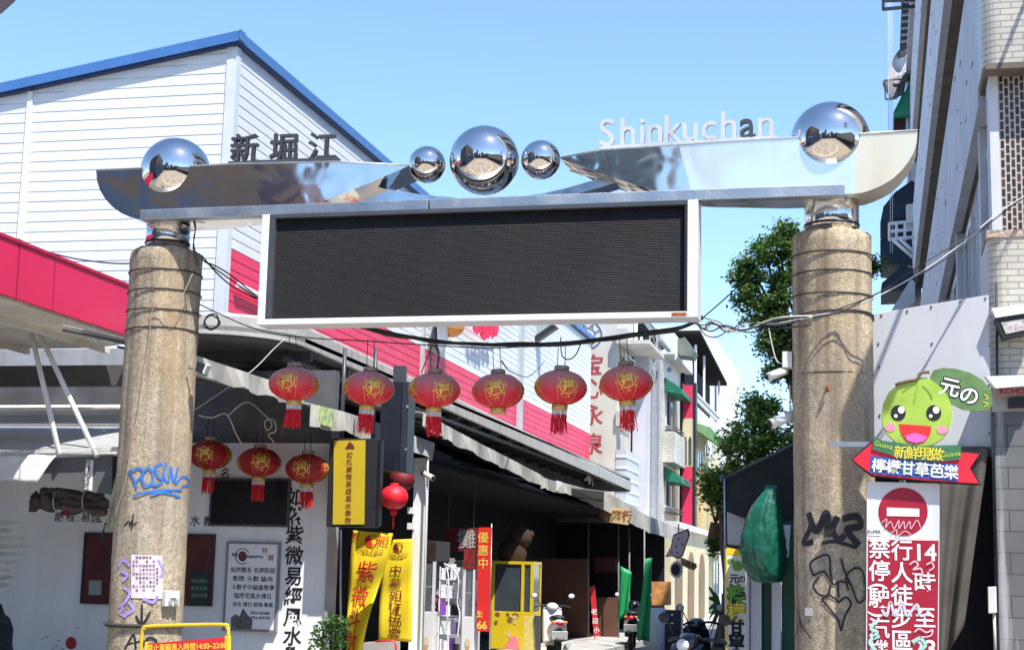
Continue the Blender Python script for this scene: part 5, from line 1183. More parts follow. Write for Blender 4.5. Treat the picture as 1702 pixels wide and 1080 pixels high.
for k in range(10): (st_ if k % 2 else st2).photo(blob(rn.uniform(822, 860), rn.uniform(1020, 1065), rn.uniform(2, 5), rn.uniform(3, 6), 10, rn.uniform(0, 3)), Yy-.004-.0005*k, .003)
st_.build('cartoon_print', M('print_brown', (.22, .11, .05), .5, var=.4, scale=20), t); st2.build('cartoon_print', M('print_cream', (.65, .5, .2), .5, var=.3, scale=20), t)
MB().photo([(838, 1078), (848, 1058), (858, 1056), (864, 1078)], Yy-.02, .015).build('pink_sign', M('print_pink', (.75, .2, .25), .5), t)
# plush bear on top
tb_ = thing('plush_bear', 'brown plush bear sitting in the shade on the yellow game machine', 'plush toy', on_y(852, 932, Yy+.3)); fur = M('bear_fur', (.045, .024, .014), .95, var=.3, scale=20)
q = on_y(852, 918, Yy+.3); body = MB().ball(q, .3, .26, .33, 16, 10).ball(on_y(866, 893, Yy+.3), .24, .22, .22, 16, 10).ball(on_y(850, 884, Yy+.3), .08, .06, .08, 8, 6).ball(on_y(882, 888, Yy+.3), .08, .06, .08, 8, 6).build('bear_body', fur, tb_)
Yy -= 1.2
small = thing('yellow_counter', 'small pale yellow counter box right of the yellow game machine', 'box', on_y(880, 1080, Yy-.3))
MB().photo([(870, 1024), (892, 1022), (892, 1100), (870, 1100)], Yy-.3, .3).build('box_body', M('pale_yellow', (.62, .50, .14), .5, var=.2, scale=15), small, bevel=.005)
MB().photo([(888, 1022), (899, 1023), (898, 1100), (892, 1100)], Yy-.34, .03).build('side_board', darkgrey, small)

# ---------------------------------------------------------------- farther shops
brown = M('brown_ply', (.12, .052, .03), .6, var=.2, scale=2)
def cross_wall(name, lb, px, Y, mat, depth=.05, cat='partition'): return tag(MB().photo(px, Y, depth).build(name, mat), lb, cat)
Y1_, Y2_ = 39, 40
cross_wall('brown_partition', 'brown plywood partition with a slanting sun patch left of the red leaning board', [(884, 928), (977, 928), (977, 1085), (884, 1085)], Y1_, brown)
cross_wall('brown_partition', 'farther low brown partition right of the red leaning board', [(990, 992), (1028, 992), (1028, 1085), (990, 1085)], Y2_, brown)
cross_wall('shop_depth_shade', 'dark sheet put in for the shop shade behind the red leaning board', [(880, 866), (1104, 872), (1104, 1085), (880, 1085)], Y2_+7, M('depth_shade_blue', (.004, .006, .012), .6, var=.3), .1, 'wall')  # dark sheet stands in for the unlit depth of the shops
for i, (x, y0) in enumerate(((978, 862), (1028, 872), (1071, 880), (1046, 876))):
    tag(MB().tube([on_y(x, y0, Y1_+.1+i*.4), on_y(x, 1085, Y1_+.1+i*.4)], .022, 6).build('shop_post', M('post_grey', (.22, .22, .21), .6, var=.2)), ['grey post at the brown partition edge', 'grey post left of the green cloths', 'grey post right between the green cloths', 'short grey post behind the first green cloth'][i], 'post')
p = MB().photo([(980, 975), (988, 972), (997, 1074), (989, 1076)], Y1_-1.3, .03).build('leaning_board', M('board_red', (.66, .02, .03), .5, var=.08)); tag(p, 'narrow red board leaning against the post, with pale characters', 'board')
tx = MB()
for k, ch in enumerate('老店小吃'): tx.text(ch, on_y(987.6+k*2, 1016+k*15, Y1_-1.304), .15, bold=.02)
tx.build('lettering', white_ink, p, fix=False)
pos = MB().photo([(988, 926), (1024, 926), (1024, 950), (988, 952)], Y2_+1, .03).build('dim_sign', M('dim_maroon', (.09, .012, .02), .5, var=.3)); tag(pos, 'dim maroon shop sign in the shade above the parked bikes', 'sign')
green = M('green_tarp', (.015, .30, .09), .5, var=.15, scale=2)
YG = 34.5
cloth('green_cloth', green, (on_y(1031, 940, YG), on_y(1050, 950, YG), on_y(1044, 1018, YG), on_y(1026, 1034, YG)), 'smaller green cloth hung left behind the parked scooter', 'cloth', 8, 10, .05)
cloth('green_cloth', green, (on_y(1073, 928, YG-1), on_y(1084, 926, YG-1), on_y(1080, 1066, YG-1), on_y(1058, 1060, YG-1)), 'long bright green cloth hung right of the parked scooter', 'cloth', 8, 14, .06)
t = thing('white_drum', 'white fluted cloth covered stand between green cloth and blue crates', 'stand', on_y(1090, 1070, 34)); q = on_y(1090, 1010, 34)
mb = MB(); n = 28; mb.lathe([(.12, 0), (.2, .02), (.19, .5), (.21, q.z)], q.x, 34, n); o = mb.build('cover', white_paint, t)
# stacked crates
crm = M('crate_blue', (.012, .02, .045), .4, var=.25)
cz = 0.0; YK = 35.5; xa, xb = x_at(1098, YK, 1040), x_at(1132, YK, 1040)
for k in range(5):
    t = thing('stacked_crate', ['dark blue crate at the bottom of the stack', 'dark blue crate second from the bottom of the stack', 'dark blue crate in the middle of the stack', 'dark blue crate just under the top of the stack', 'topmost dark blue crate with white tags'][k]+' right of the green cloths', 'crate', ((xa+xb)/2, YK, cz), 'dark blue stacked crates')
    h = .185; mb = MB(); e = .03
    mb.box(xa, YK, cz, xb, YK+e, cz+h-.01).box(xa, YK+.4, cz, xb, YK+.43, cz+h-.01).box(xa, YK+e, cz, xa+e, YK+.4, cz+h-.01).box(xb-e, YK+e, cz, xb, YK+.4, cz+h-.01).box(xa+e, YK+e, cz, xb-e, YK+.4, cz+.02)
    o = mb.build('crate_body', crm, t); MB().box(xa-.012, YK-.012, cz+h-.035, xb+.012, YK-.001, cz+h-.01).build('rim', M('crate_rim', (.02, .04, .09), .4), t)
    if k >= 3:
        for dx in (.1, .26): MB().box(xa+dx-.03, YK-.008, cz+.06, xa+dx+.03, YK-.001, cz+.09).build('white_tag', white_ink, t)
    cz += h
# hanging signs at the end of the row
cw_ = M('cow_pink', (.55, .38, .40), .6, var=.15)
t = thing('curved_sign', 'pale pink and grey wavy cut-out sign with dark edge hanging at the awning end', 'sign', on_y(1126, 905, 34)); out_ = [(1120, 890), (1142, 881), (1144, 890), (1139, 905), (1134, 921), (1126, 926), (1118, 922), (1108, 923), (1116, 908)]
MB().photo(out_, 34, .05).build('sign_face', cw_, t); MB().photo(grow(out_, 1.12), 34.02, .1).build('sign_edge', ink, t)
sp_ = MB()
for (x, y) in ((1128, 895), (1124, 908), (1134, 904), (1126, 918), (1116, 917)): sp_.photo(blob(x, y, 2.2, 2.6, 10), 33.995, .004)
sp_.build('spot', M('cow_grey', (.2, .14, .15), .6), t)
MB().tube([on_y(1128, 888, 34.1), on_y(1128, 870, 34.1)], .015, 5).build('hanger', wire_black, t)
t = thing('round_sign', 'round dark sign with a pale toothed rim under the wavy pink sign', 'sign', on_y(1124, 948, 34.6))
MB().photo([(1124+(15 if k % 2 else 12.5)*math.cos(k*math.pi/14)*.75, 946+(15 if k % 2 else 12.5)*math.sin(k*math.pi/14)) for k in range(28)], 34.6, .06).build('toothed_rim', M('rim_pale', (.45, .42, .42), .6), t)
MB().photo(blob(1123, 946, 7, 9.5, 20), 34.59, .01).build('disc', ink, t)
p = MB().photo([(1131, 925), (1157, 936), (1158, 942), (1153, 948), (1132, 939)], 35, .06).build('wooden_arrow_sign', M('sign_wood', (.42, .27, .14), .7, var=.2, scale=15)); tag(p, 'small wooden arrow sign beside the round toothed sign', 'sign')
th = R(-22); MB().text('小吃店', on_y(1144, 937, 34.995), .11, Vector((math.cos(th), 0, math.sin(th))), Vector((-math.sin(th), 0, math.cos(th))), bold=.02).build('lettering', M('wood_ink', (.12, .05, .03), .6), p, fix=False)
bx_ = MB().photo([(1083, 966), (1112, 966), (1112, 1005), (1083, 1005)], 38, .4).build('orange_crate', M('crate_orange', (.60, .26, .08), .6, var=.3, scale=6)); tag(bx_, 'orange goods box on a shelf above the white fluted stand', 'box')
sg = MB().photo([(1004, 840), (1044, 846), (1044, 872), (1004, 866)], 36, .08).build('menu_sign', M('menu_cream', (.62, .45, .2), .5, var=.1)); tag(sg, 'cream sign with brown characters tucked under the farther awning', 'sign')
MB().text('老鹽行', on_y(1024, 857, 35.99), .26, bold=.03).build('lettering', M('menu_ink', (.25, .08, .02), .6), sg, fix=False)

# ================================================================== SCOOTERS
tyre_m = M('tyre_rubber', (.015, .015, .015), .85, var=.2); scblack = M('scooter_black', (.012, .012, .014), .2, var=.1, coat=.6); scwhite = M('scooter_white', (.62, .62, .64), .25, var=.05, coat=.5)
seatm = M('seat_vinyl', (.02, .02, .022), .5, var=.2); chrome = M('chrome', (.7, .7, .7), .1, metal=1, var=0); tail = M('tail_red', (.55, .01, .02), .2, var=0); lensm = M('lamp_lens', (.75, .76, .78), .1, var=0)
platem = M('number_plate_white', (.68, .68, .66), .5, var=.05)
def loft(mb, secs, n=14, mi=0):
    V = []
    for (x, y, z, rx, rz) in secs: V += [(x+rx*math.cos(2*math.pi*k/n), y, z+rz*math.sin(2*math.pi*k/n)) for k in range(n)]
    m = len(secs); return mb.add(V, [(i*n+k, i*n+(k+1) % n, (i+1)*n+(k+1) % n, (i+1)*n+k) for i in range(m-1) for k in range(n)]+[tuple(range(n)), tuple(range((m-1)*n, m*n))], mi, True)
def scooter(label, main, loc, rz):
    t = thing('motor_scooter', label, 'scooter', (0, 0, 0), 'scooters parked along the street')
    bd = loft(MB(), [(0, -.93, .74, .03, .03), (0, -.86, .72, .10, .07), (0, -.7, .68, .15, .12), (0, -.5, .60, .18, .17), (0, -.3, .55, .18, .19), (0, -.12, .48, .15, .16), (0, -.05, .45, .10, .12)])
    bd.prism_x([(-.2, .28), (.3, .28), (.3, .36), (-.2, .36)], -.17, .17)
    bd.prism_x([(.24, .30), (.36, .92), (.44, 1.0), (.52, .93), (.50, .6), (.40, .32)], -.19, .19)
    body = bd.build('body', main, t, bevel=.03)
    loft(MB(), [(0, .30, .98, .05, .04), (0, .36, 1.0, .12, .08), (0, .46, 1.0, .13, .09), (0, .53, .97, .08, .06)]).build('handlebar_cowl', main, t)
    loft(MB(), [(0, .40, .42, .05, .05), (0, .62, .52, .07, .04), (0, .84, .42, .05, .03)]).build('front_fender', main, t)
    loft(MB(), [(0, -.78, .82, .09, .03), (0, -.6, .82, .14, .055), (0, -.3, .80, .14, .06), (0, -.02, .76, .10, .05), (0, .04, .74, .05, .03)]).build('seat', seatm, t)
    for y in (-.62, .66):
        mb = MB(); w = mb.tube([(0, y+.19*math.cos(2*math.pi*k/28), .24+.19*math.sin(2*math.pi*k/28)) for k in range(28)], .055, 8, close=True).build('wheel', tyre_m, t)
        mb = MB()
        for k in range(5): a = 2*math.pi*k/5; mb.tube([(0, y, .24), (0, y+.15*math.cos(a), .24+.15*math.sin(a))], .018, 6)
        mb.tube([(0, y+.145*math.cos(2*math.pi*k/20), .24+.145*math.sin(2*math.pi*k/20)) for k in range(20)], .02, 6, close=True).build('rim', galv, w)
    for s in (-1, 1): MB().tube([(s*.08, .66, .24), (s*.07, .5, .6)], .025, 8).build('fork', galv, t)
    MB().tube(smooth_path([(-.35, .30, 1.0), (-.2, .36, 1.03), (0, .4, 1.02), (.2, .36, 1.03), (.35, .30, 1.0)]), .016, 8).build('handlebar', black, t)
    for s in (-1, 1):
        MB().tube([(s*.24, .34, 1.03), (s*.3, .36, 1.15), (s*.36, .36, 1.2)], .008, 6).build('mirror_stalk', black, t)
        m = MB().ball((s*.37, .36, 1.22), .075, .02, .055, 14, 8).build('mirror', black, t); MB().ball((s*.37, .345, 1.22), .062, .008, .044, 14, 6).build('mirror_glass', lensm, m)
        MB().ball((s*.12, -.86, .74), .035, .03, .03, 10, 6).build('indicator', M('amber', (.7, .25, .02), .2, var=0), t)
    MB().ball((0, .535, .97), .075, .03, .06, 14, 8).build('headlight', lensm, t)
    MB().ball((0, -.90, .72), .085, .04, .045, 14, 8).build('tail_light', tail, t)
    MB().obox((0, -.93, .50), X_*.15, Vector((0, .008, .003)), Vector((0, -.03, .075))).build('number_plate', platem, t)
    loft(MB(), [(0, -.95, .40, .08, .03), (0, -.8, .56, .1, .03), (0, -.6, .55, .1, .03)]).build('mudguard', black, t)
    MB().tube([(.17, -.25, .22), (.18, -.55, .27), (.18, -.85, .32)], [.03, .055, .05], 10).build('exhaust', galv, t)
    MB().tube([(-.05, .0, .3), (-.18, -.02, .02)], .012, 6).build('side_stand', black, t)
    t.location = loc; t.rotation_euler.z = R(rz); return t
s0 = scooter('black scooter seen from behind with white plate in front of the green cloths', scblack, (x_at(1051, 36.3, 1050), 36.3, .0), 6)
s1 = scooter('white and black scooter parked nose in beside the yellow game machine', scwhite, (x_at(921, 30.5, 1060), 30.5, .0), 18)
s2 = copy_tree(s0, (x_at(1190, 15.9, 1050), 15.9, 0), 78, label='black scooter with pale mirror parked by the fruit stall banner, front left mirror showing')
s3 = copy_tree(s0, (x_at(1188, 21, 1060), 21.5, 0), 70, label='black scooter parked behind the first one near the fruit stall banner')

# ================================================================== FAR BUILDINGS ON THE LEFT SIDE
beige = M('beige_render', (.56, .53, .46), .8, var=.1, scale=.6, streak=.25, sscale=2)
cream_w = M('cream_render', (.66, .58, .38), .8, var=.1, scale=.6, streak=.2)
pale_w = M('pale_render', (.70, .70, .67), .7, var=.06, scale=.5, streak=.15)
tile_w = brick_mat('white_tile', (.66, .62, .54), (.42, .39, .34), .35, .12, msize=.012, var=.12)
winf = M('window_frame_white', (.62, .63, .63), .4, var=.05)
def window(par, X, y0, y1, z0, z1, out=1, grille=0):
    f = MB(); e = .09; a, b = X, X+.05*out
    f.box(a, y0, z0, b, y0+e, z1).box(a, y1-e, z0, b, y1, z1).box(a, y0+e, z0, b, y1-e, z0+e).box(a, y0+e, z1-e, b, y1-e, z1).box(a, (y0+y1)/2-.04, z0+e, b-.01*out, (y0+y1)/2+.04, z1-e)
    w = f.build('window', winf, par); MB().box(X-.01, y0+e, z0+e, X+.015*out, y1-e, z1-e).build('pane', glass, w)
    if grille:
        g_ = MB()
        for k in range(grille): z = z0+(z1-z0)*(k+.5)/grille; g_.box(X+.25*out-.02, y0, z-.02, X+.25*out+.02, y1, z+.02)
        for y in (y0, (y0+y1)/2, y1): g_.box(X+.25*out-.02, y-.02, z0, X+.25*out+.021, y+.02, z1); g_.box(X, y-.02, z0, X+.25*out, y+.02, z0+.04)
        g_.build('grille', white_paint, w)
# B1 beige block with painted characters and a roundel
Y1 = 57.0; xa = x_at(1024, Y1, 700)
b1 = thing('apartment_block', 'beige block with dark red painted characters and a round crest behind the corrugated hall', 'building', (xa-3, Y1+3, 0))
ye = y_at(1053, xa, 700)
MB().box(xa-8, Y1, 0, xa, ye, 13.2).build('wall', beige, b1)
MB().box(xa-8.1, Y1-.15, 13.2, xa+.25, ye, 13.5).build('parapet', pale_w, b1)
tx = MB()
for ch, y in (('宝', 607), ('心', 646), ('永', 690), ('泉', 738)): tx.text(ch, on_y(984, y, Y1-.01), .82, bold=.018, shear=.1)
tx.build('lettering', M('painted_red', (.40, .05, .07), .7, var=.15), b1, fix=False)
rn_ = MB(); n = 40
def rngm(mb, r0, r1, Y, cx=977, cy=557):
    A = [on_y(cx+r*math.cos(2*math.pi*k/n), cy+r*math.sin(2*math.pi*k/n), Y) for r in (r0, r1) for k in range(n)]; mb.add(A, [(k, (k+1) % n, n+(k+1) % n, n+k) for k in range(n)])
rngm(rn_, 21.5, 24, Y1-.012); rngm(rn_, 11, 12.5, Y1-.012); rn_.build('roundel', M('roundel_navy', (.06, .12, .20), .6), b1, fix=False)
tx = MB()
for k, ch in enumerate('LEKASBAR'):
    a = R(200-k*45); q = on_y(977+17*math.cos(a), 557-17*math.sin(a), Y1-.012); uu = Vector((math.sin(a), 0, -math.cos(a))); tx.text(ch, q, .22, uu, Vector((math.cos(a), 0, math.sin(a))), bold=.03)
tx.build('lettering', MATS['roundel_navy'], b1, fix=False)
for (yt, yb_) in ((590, 625), (640, 700), (760, 790)):
    ya, yb2 = y_at(1029, xa, 650), y_at(1044, xa, 650); window(b1, xa, ya, yb2, on_x(1036, yb_, xa).z, on_x(1036, yt, xa).z, 1, 4)
zb_ = on_x(1034, 862, xa).z; zt_ = on_x(1034, 752, xa).z; ya, yb2 = y_at(1024.5, xa, 650), y_at(1046, xa, 650)
bal = MB().box(xa+.01, ya, zb_, xa+.4, ya+.04, zt_).box(xa+.36, ya+.04, zb_, xa+.4, yb2, zt_).box(xa+.01, ya+.04, zb_, xa+.35, yb2, zb_+.08).build('balcony', M('balcony_white', (.45, .48, .50), .4, var=.08), b1)
g_ = MB()
for k in range(6): z = zb_+(zt_-zb_)*(k+.3)/6; g_.box(xa+.4, ya-.03, z, xa+.44, yb2, z+.06).box(xa+.02, ya-.04, z, xa+.44, ya, z+.06)
g_.build('balcony_rail', white_paint, bal)
for zz in (696, 560): q = on_x(1040, zz, xa+.3); MB().box(xa+.01, q.y-.5, q.z-.3, xa+.4, q.y+.3, q.z+.25).build('aircon_unit', M('aircon_grey', (.45, .44, .40), .6, var=.15), b1)
MB().tube([(xa+.1, ye-.3, 0), (xa+.1, ye-.3, 13)], .07, 6).build('downpipe', white_paint, b1)
MB().box(xa+.01, Y1+.1, 10.2, xa+1.2, ye, 10.35).build('ledge', beige, b1)
# shadowed gap and lavender sign slab, lattice tower
q0, q1 = on_y(1053, 588, 60.5), on_y(1077, 850, 60.5)
t = thing('sign_slab', 'blank pale lavender vertical sign slab between the beige block and lattice tower', 'sign', (q0.x, 60.5, q1.z))
MB().box(q0.x, 60.5, q1.z-2, q1.x, 60.9, q0.z).build('slab', M('lavender_panel', (.58, .57, .63), .5, var=.05, streak=.25, sscale=3), t)
MB().box(q0.x-.35, 60.6, 0, q0.x-.01, 62, q0.z).build('side', black, t)  # black block fills the gap to paint its shade
MB().box(q0.x, 60.55, 0, q1.x, 60.85, q1.z-2.01).build('base_wall', darkgrey, t)
t = thing('lattice_tower', 'grey steel lattice tower of cross braces beside the white tiled house', 'tower', on_y(1084, 900, 61.5)*1.0)
xa_, xb_ = x_at(1079, 61.5, 700), x_at(1091, 61.5, 700); zt_ = on_y(1084, 545, 61.5).z
mb = MB()
for x in (xa_, xb_):
    for y in (61.5, 62.1): mb.box(x-.03, y-.03, 0, x+.03, y+.03, zt_)
k = 0; z = .2
while z < zt_-.7:
    mb.tube([(xa_, 61.47, z), (xb_, 61.47, z+.7)] if k % 2 == 0 else [(xb_, 61.47, z), (xa_, 61.47, z+.7)], .02, 4); mb.box(xa_, 61.46, z-.02, xb_, 61.5, z+.02); z += .7; k += 1
mb.build('lattice', M('tower_grey', (.32, .34, .37), .5, var=.1), t); MB().box(xa_-.05, 62.15, 0, xb_+.05, 62.2, zt_).build('back_sheet', M('tower_back', (.40, .42, .46), .6, var=.1), t)
# B3 white tiled house with green awnings
Y3 = 66.0; xa = x_at(1101, Y3, 700); ye = y_at(1133, xa, 700)
b3 = thing('tiled_house', 'narrow white tiled house with two small green awnings', 'building', (xa-2, Y3, 0))
MB().box(x_at(1088, Y3, 700), Y3, 0, xa, ye, on_x(1105, 592, xa).z).build('wall', tile_w, b3)
MB().box(x_at(1088, Y3, 700)-.1, Y3-.1, on_x(1105, 592, xa).z, xa+.5, ye+.1, on_x(1105, 592, xa).z+.9).build('parapet', pale_w, b3)
gaw = M('awning_green', (.01, .16, .09), .6, var=.15)
for (yt, yb_) in ((640, 712), (785, 845)):
    ya, yb2 = y_at(1106, xa, 700), y_at(1119, xa, 700); z0, z1 = on_x(1112, yb_, xa).z, on_x(1112, yt, xa).z
    window(b3, xa, ya, yb2, z0, z1, 1)
    mb = MB(); zz = z1-.1; a_ = mb.prism([(xa+.02, ya-.4, zz+.25), (xa+.02, yb2+.5, zz+.25), (xa+.02, yb2+.5, zz-.35), (xa+.02, ya-.4, zz-.35)], [(xa+.75, ya-.4, zz-.25), (xa+.75, yb2+.5, zz-.25), (xa+.75, yb2+.5, zz-.45), (xa+.75, ya-.4, zz-.45)]).build('green_awning', gaw, b3)
    MB().tube([(xa+.5, ya-.2, z0-.1), (xa+.5, yb2, z0-.1)], .03, 5).box(xa, ya-.2, z0-.22, xa+.5, yb2, z0-.18).build('window_rack', darkgrey, b3)
    MB().ball((xa+.2, ya-.3, z1+.5), .12, nu=10, nv=6).build('lamp', M('lamp_metal', (.3, .3, .3), .4), b3)
ya, yb2 = y_at(1101.5, xa, 750), y_at(1126, xa, 750)
MB().box(xa+.01, ya, on_x(1110, 772, xa).z, xa+.5, yb2, on_x(1110, 722, xa).z).build('balcony', tile_w, b3)
MB().tube([(xa+.1, ye-.2, 0), (xa+.1, ye-.2, 13)], .06, 6).build('downpipe', winf, b3)
# B4 pink and cream sign front
Y4 = 70.0
q0, q1 = on_y(1135, 640, Y4), on_y(1152, 885, Y4)
b4 = thing('narrow_shopfront', 'tall narrow pink and cream front with two arched windows', 'building', (q0.x, Y4, 0))
zA, zB, zC, zD = q0.z, on_y(1143, 695, Y4).z, on_y(1143, 775, Y4).z, q1.z
MB().box(q0.x, Y4, zB, q1.x, Y4+.6, zA).build('top_panel', pink, b4); MB().box(q0.x, Y4, zC, q1.x, Y4+.6, zB-.003).build('middle_panel', cream_w, b4); MB().box(q0.x, Y4, zD, q1.x, Y4+.6, zC-.003).build('bottom_panel', pink, b4)
for dx in (1139, 1147):
    mb = MB(); w_ = 2.4; pts = [(dx-w_, 772), (dx-w_, 735)]+[(dx-w_*math.cos(a), 735-10*math.sin(a)) for a in [math.pi*k/8 for k in range(1, 8)]]+[(dx+w_, 735), (dx+w_, 772)]
    mb.photo(pts, Y4-.03, .03).build('arched_window', glass, b4)
MB().box(q0.x-.12, Y4-.05, zD, q0.x-.002, Y4+.6, zA+.1).build('dark_edge', black, b4); MB().box(q1.x+.002, Y4-.05, zD, q1.x+.1, Y4+.6, zA+.1).build('dark_edge', black, b4)
MB().box(q0.x, Y4+.02, 0, q1.x, Y4+.58, zD-.003).build('ground_floor', cream_w, b4)
# B5 cream house with roof lean-to, green awning and timber boards
Y5 = 72.0; xa = x_at(1154, Y5, 760); ye = y_at(1196, xa, 760)
b5 = thing('cream_house', 'cream house with black roof lean-to, pale green awning and tall timber boards', 'building', (xa-2, Y5+2, 0))
zt_ = on_x(1160, 655, xa).z
MB().box(xa-5, Y5, 0, xa, ye, zt_-1.2).build('wall', M('yellow_render', (.68, .60, .38), .8, var=.1, scale=.5, streak=.15), b5)
mb = MB(); y = Y5
while y < ye-.3: mb.box(xa-.1, y, zt_-1.2, xa, y+.5, zt_-.6).box(xa-.1, y, zt_-.35, xa, y+.7, zt_-.1); y += .9
mb.box(xa-.12, Y5, zt_-.1, xa+.05, ye, zt_).build('balustrade', pale_w, b5)
rb1 = MB().prism_x([(Y5-.5, zt_+2.6), (ye+1, zt_+1.8), (ye+1, zt_+1.95), (Y5-.5, zt_+2.75)], xa-4, xa+.3).build('roof', M('lean_to_black', (.02, .02, .02), .95, var=.2, spec=.05), b5)
for y in (Y5+.3, Y5+4, ye-.5): MB().box(xa-.05, y, zt_, xa+.05, y+.1, zt_+2.2).build('roof_post', white_paint, b5)
MB().box(xa-3.9, Y5+.2, zt_-1, xa-.5, ye-.2, zt_+1.6).build('dark_recess', dark, b5)
ya, yb2 = y_at(1156, xa, 760), y_at(1174, xa, 760)
for (p0, p1, yt, yb_) in ((1158, 1166, 745, 775), (1170, 1178, 735, 750), (1181, 1188, 735, 750)): window(b5, xa, y_at(p0, xa, 760), y_at(p1, xa, 760), on_x(p0, yb_+8, xa).z, on_x(p0, yt, xa).z)
z1 = on_x(1155, 713, xa).z; pg = M('awning_pale_green', (.16, .32, .14), .6, var=.12, streak=.2)
MB().prism_y([(xa+.01, z1+.3), (xa+.01, z1), (xa+1.1, z1-.75), (xa+1.15, z1-.5), (xa+.7, z1+.1)], y_at(1155, xa, 760), y_at(1172, xa, 760)+1).build('pale_awning', pg, b5)
tim = [M('timber_board', (.62, .47, .22), .7, var=.15, scale=8), M('timber_board_dark', (.50, .36, .16), .7, var=.15, scale=8)]
mb = MB(); y = Y5+.1; k = 0; zt2, zb2 = on_x(1160, 783, xa).z, on_x(1160, 886, xa).z
rn = random.Random(9)
while y < ye+4: mb.box(xa+.3, y, zb2, xa+.36, y+.34, zt2+rn.uniform(-.2, .1), rn.choice([0, 0, 1])); y += .36
mb.build('timber_screen', tim, b5)
mb = MB().box(xa-.05, Y5-.02, 0, xa+.31, Y5+.1, zt2-.1); mb.build('screen_end', tim[0], b5)
z2 = on_x(1165, 905, xa).z; MB().prism_y([(xa, z2+.5), (xa, z2+.35), (xa+1.5, z2-.25), (xa+1.5, z2-.1)], Y5-2, ye+4).build('street_awning', M('awning_teal', (.03, .14, .11), .6, var=.15), b5)
d_ = MB().box(xa+.01, y_at(1166, xa, 1000), 0, xa+.06, y_at(1174, xa, 1000), 2.6).build('door', M('door_white', (.62, .62, .60), .5, var=.08), b5); MB().box(xa+.062, y_at(1167.5, xa, 1000), .9, xa+.07, y_at(1172, xa, 1000), 2.2).build('door_glass', glass, d_)
window(b5, xa, y_at(1184, xa, 1000), y_at(1194, xa, 1000), .8, 2.6)
# lower cream shopfront before the cream house
xg = x_at(1114, 52, 1000)
gf = thing('cream_shopfront', 'low cream shopfront with arches at the far end of the left row', 'building', (xg-1, 54, 0))
MB().box(xg-3, 52, 0, xg, 64, 3.3).build('wall', cream_w, gf)
for k in range(3):
    y = 53.2+k*3.6; pts = [(y, .15), (y, 1.9)]+[(y+.9-.9*math.cos(a), 1.9+.7*math.sin(a)) for a in [math.pi*i/8 for i in range(1, 8)]]+[(y+1.8, 1.9), (y+1.8, .15)]
    MB().prism_x(pts, xg+.001, xg+.04).build('arch_door', M('arch_brown', (.22, .14, .07), .6, var=.2), gf)
MB().box(xg-3, 51.98, 3.3, xg+.2, 64, 3.5).build('cornice', pale_w, gf)
# B6 big white block behind
Y6 = 92.0; q0 = on_y(1092, 535, Y6); q1 = on_y(1195, 760, Y6)
b6 = thing('white_block', 'tall plain white block with rounded top corner closing the street on the left', 'building', ((q0.x+q1.x)/2, Y6, 0))
zt_ = on_y(1165, 542, Y6).z; rr = 1.6
pts = [(q0.x-3, 0), (q1.x, 0), (q1.x, zt_-rr)]+[(q1.x-rr+rr*math.cos(a), zt_-rr+rr*math.sin(a)) for a in [math.pi/2*k/6 for k in range(1, 7)]]+[(q0.x-3, zt_)]
MB().prism_y(pts, Y6, Y6+14).build('wall', M('bright_render', (.74, .74, .73), .7, var=.04, scale=.3), b6)
MB().photo([(1188, 613), (1191, 613), (1191, 700), (1188, 700)], Y6-.02, .02).build('slot_window', glass, b6)
# clutter on roofs: tanks, sheets, pipes between beige block and white block
t = thing('roof_lean_to', 'rusty dark roof lean-to and pipes on top of the lattice tower gap', 'roof shed', on_y(1080, 560, 62))
p = [on_y(x, y, 62) for x, y in ((1036, 538), (1078, 533), (1098, 566), (1070, 578), (1040, 560))]
MB().prism(p, [q+Vector((0, 2, 0)) for q in p]).build('shed_wall', M('shed_dark', (.05, .05, .055), .7, var=.3), t)
p = [on_y(x, y, 61.8) for x, y in ((1064, 530), (1074, 530), (1100, 566), (1094, 568))]
MB().prism(p, [q+Vector((0, 3, 0)) for q in p]).build('roof_sheet', galv, t)
for a_, b_ in (((1076, 575), (1076, 600)), ((1066, 560), (1066, 615)), ((1080, 560), (1098, 545))): MB().tube([on_y(*a_, 61.7), on_y(*b_, 61.7)], .06, 6).build('pipe', winf, t)
t = thing('roof_tank_frame', 'white curved roof rails and grey roof sheet over the tiled house', 'roof frame', on_y(1110, 580, 66))
for k in range(4): MB().tube(smooth_path([on_y(1094+k*4, 556+k*3, 66.4), on_y(1108+k*3, 562+k*3, 66.4), on_y(1116+k*2, 576+k*3, 66.4), on_y(1116+k*2, 592+k*2, 66.4)]), .05, 5).build('rail', white_paint, t)
p = [on_y(x, y, 67) for x, y in ((1120, 565), (1138, 560), (1154, 582), (1150, 592), (1128, 590))]
MB().prism(p, [q+Vector((0, 1.5, 0)) for q in p]).build('roof_sheet', M('sheet_olive', (.16, .18, .15), .6, var=.2), t)
# pot tree trunk and plant blades near the fruit stall

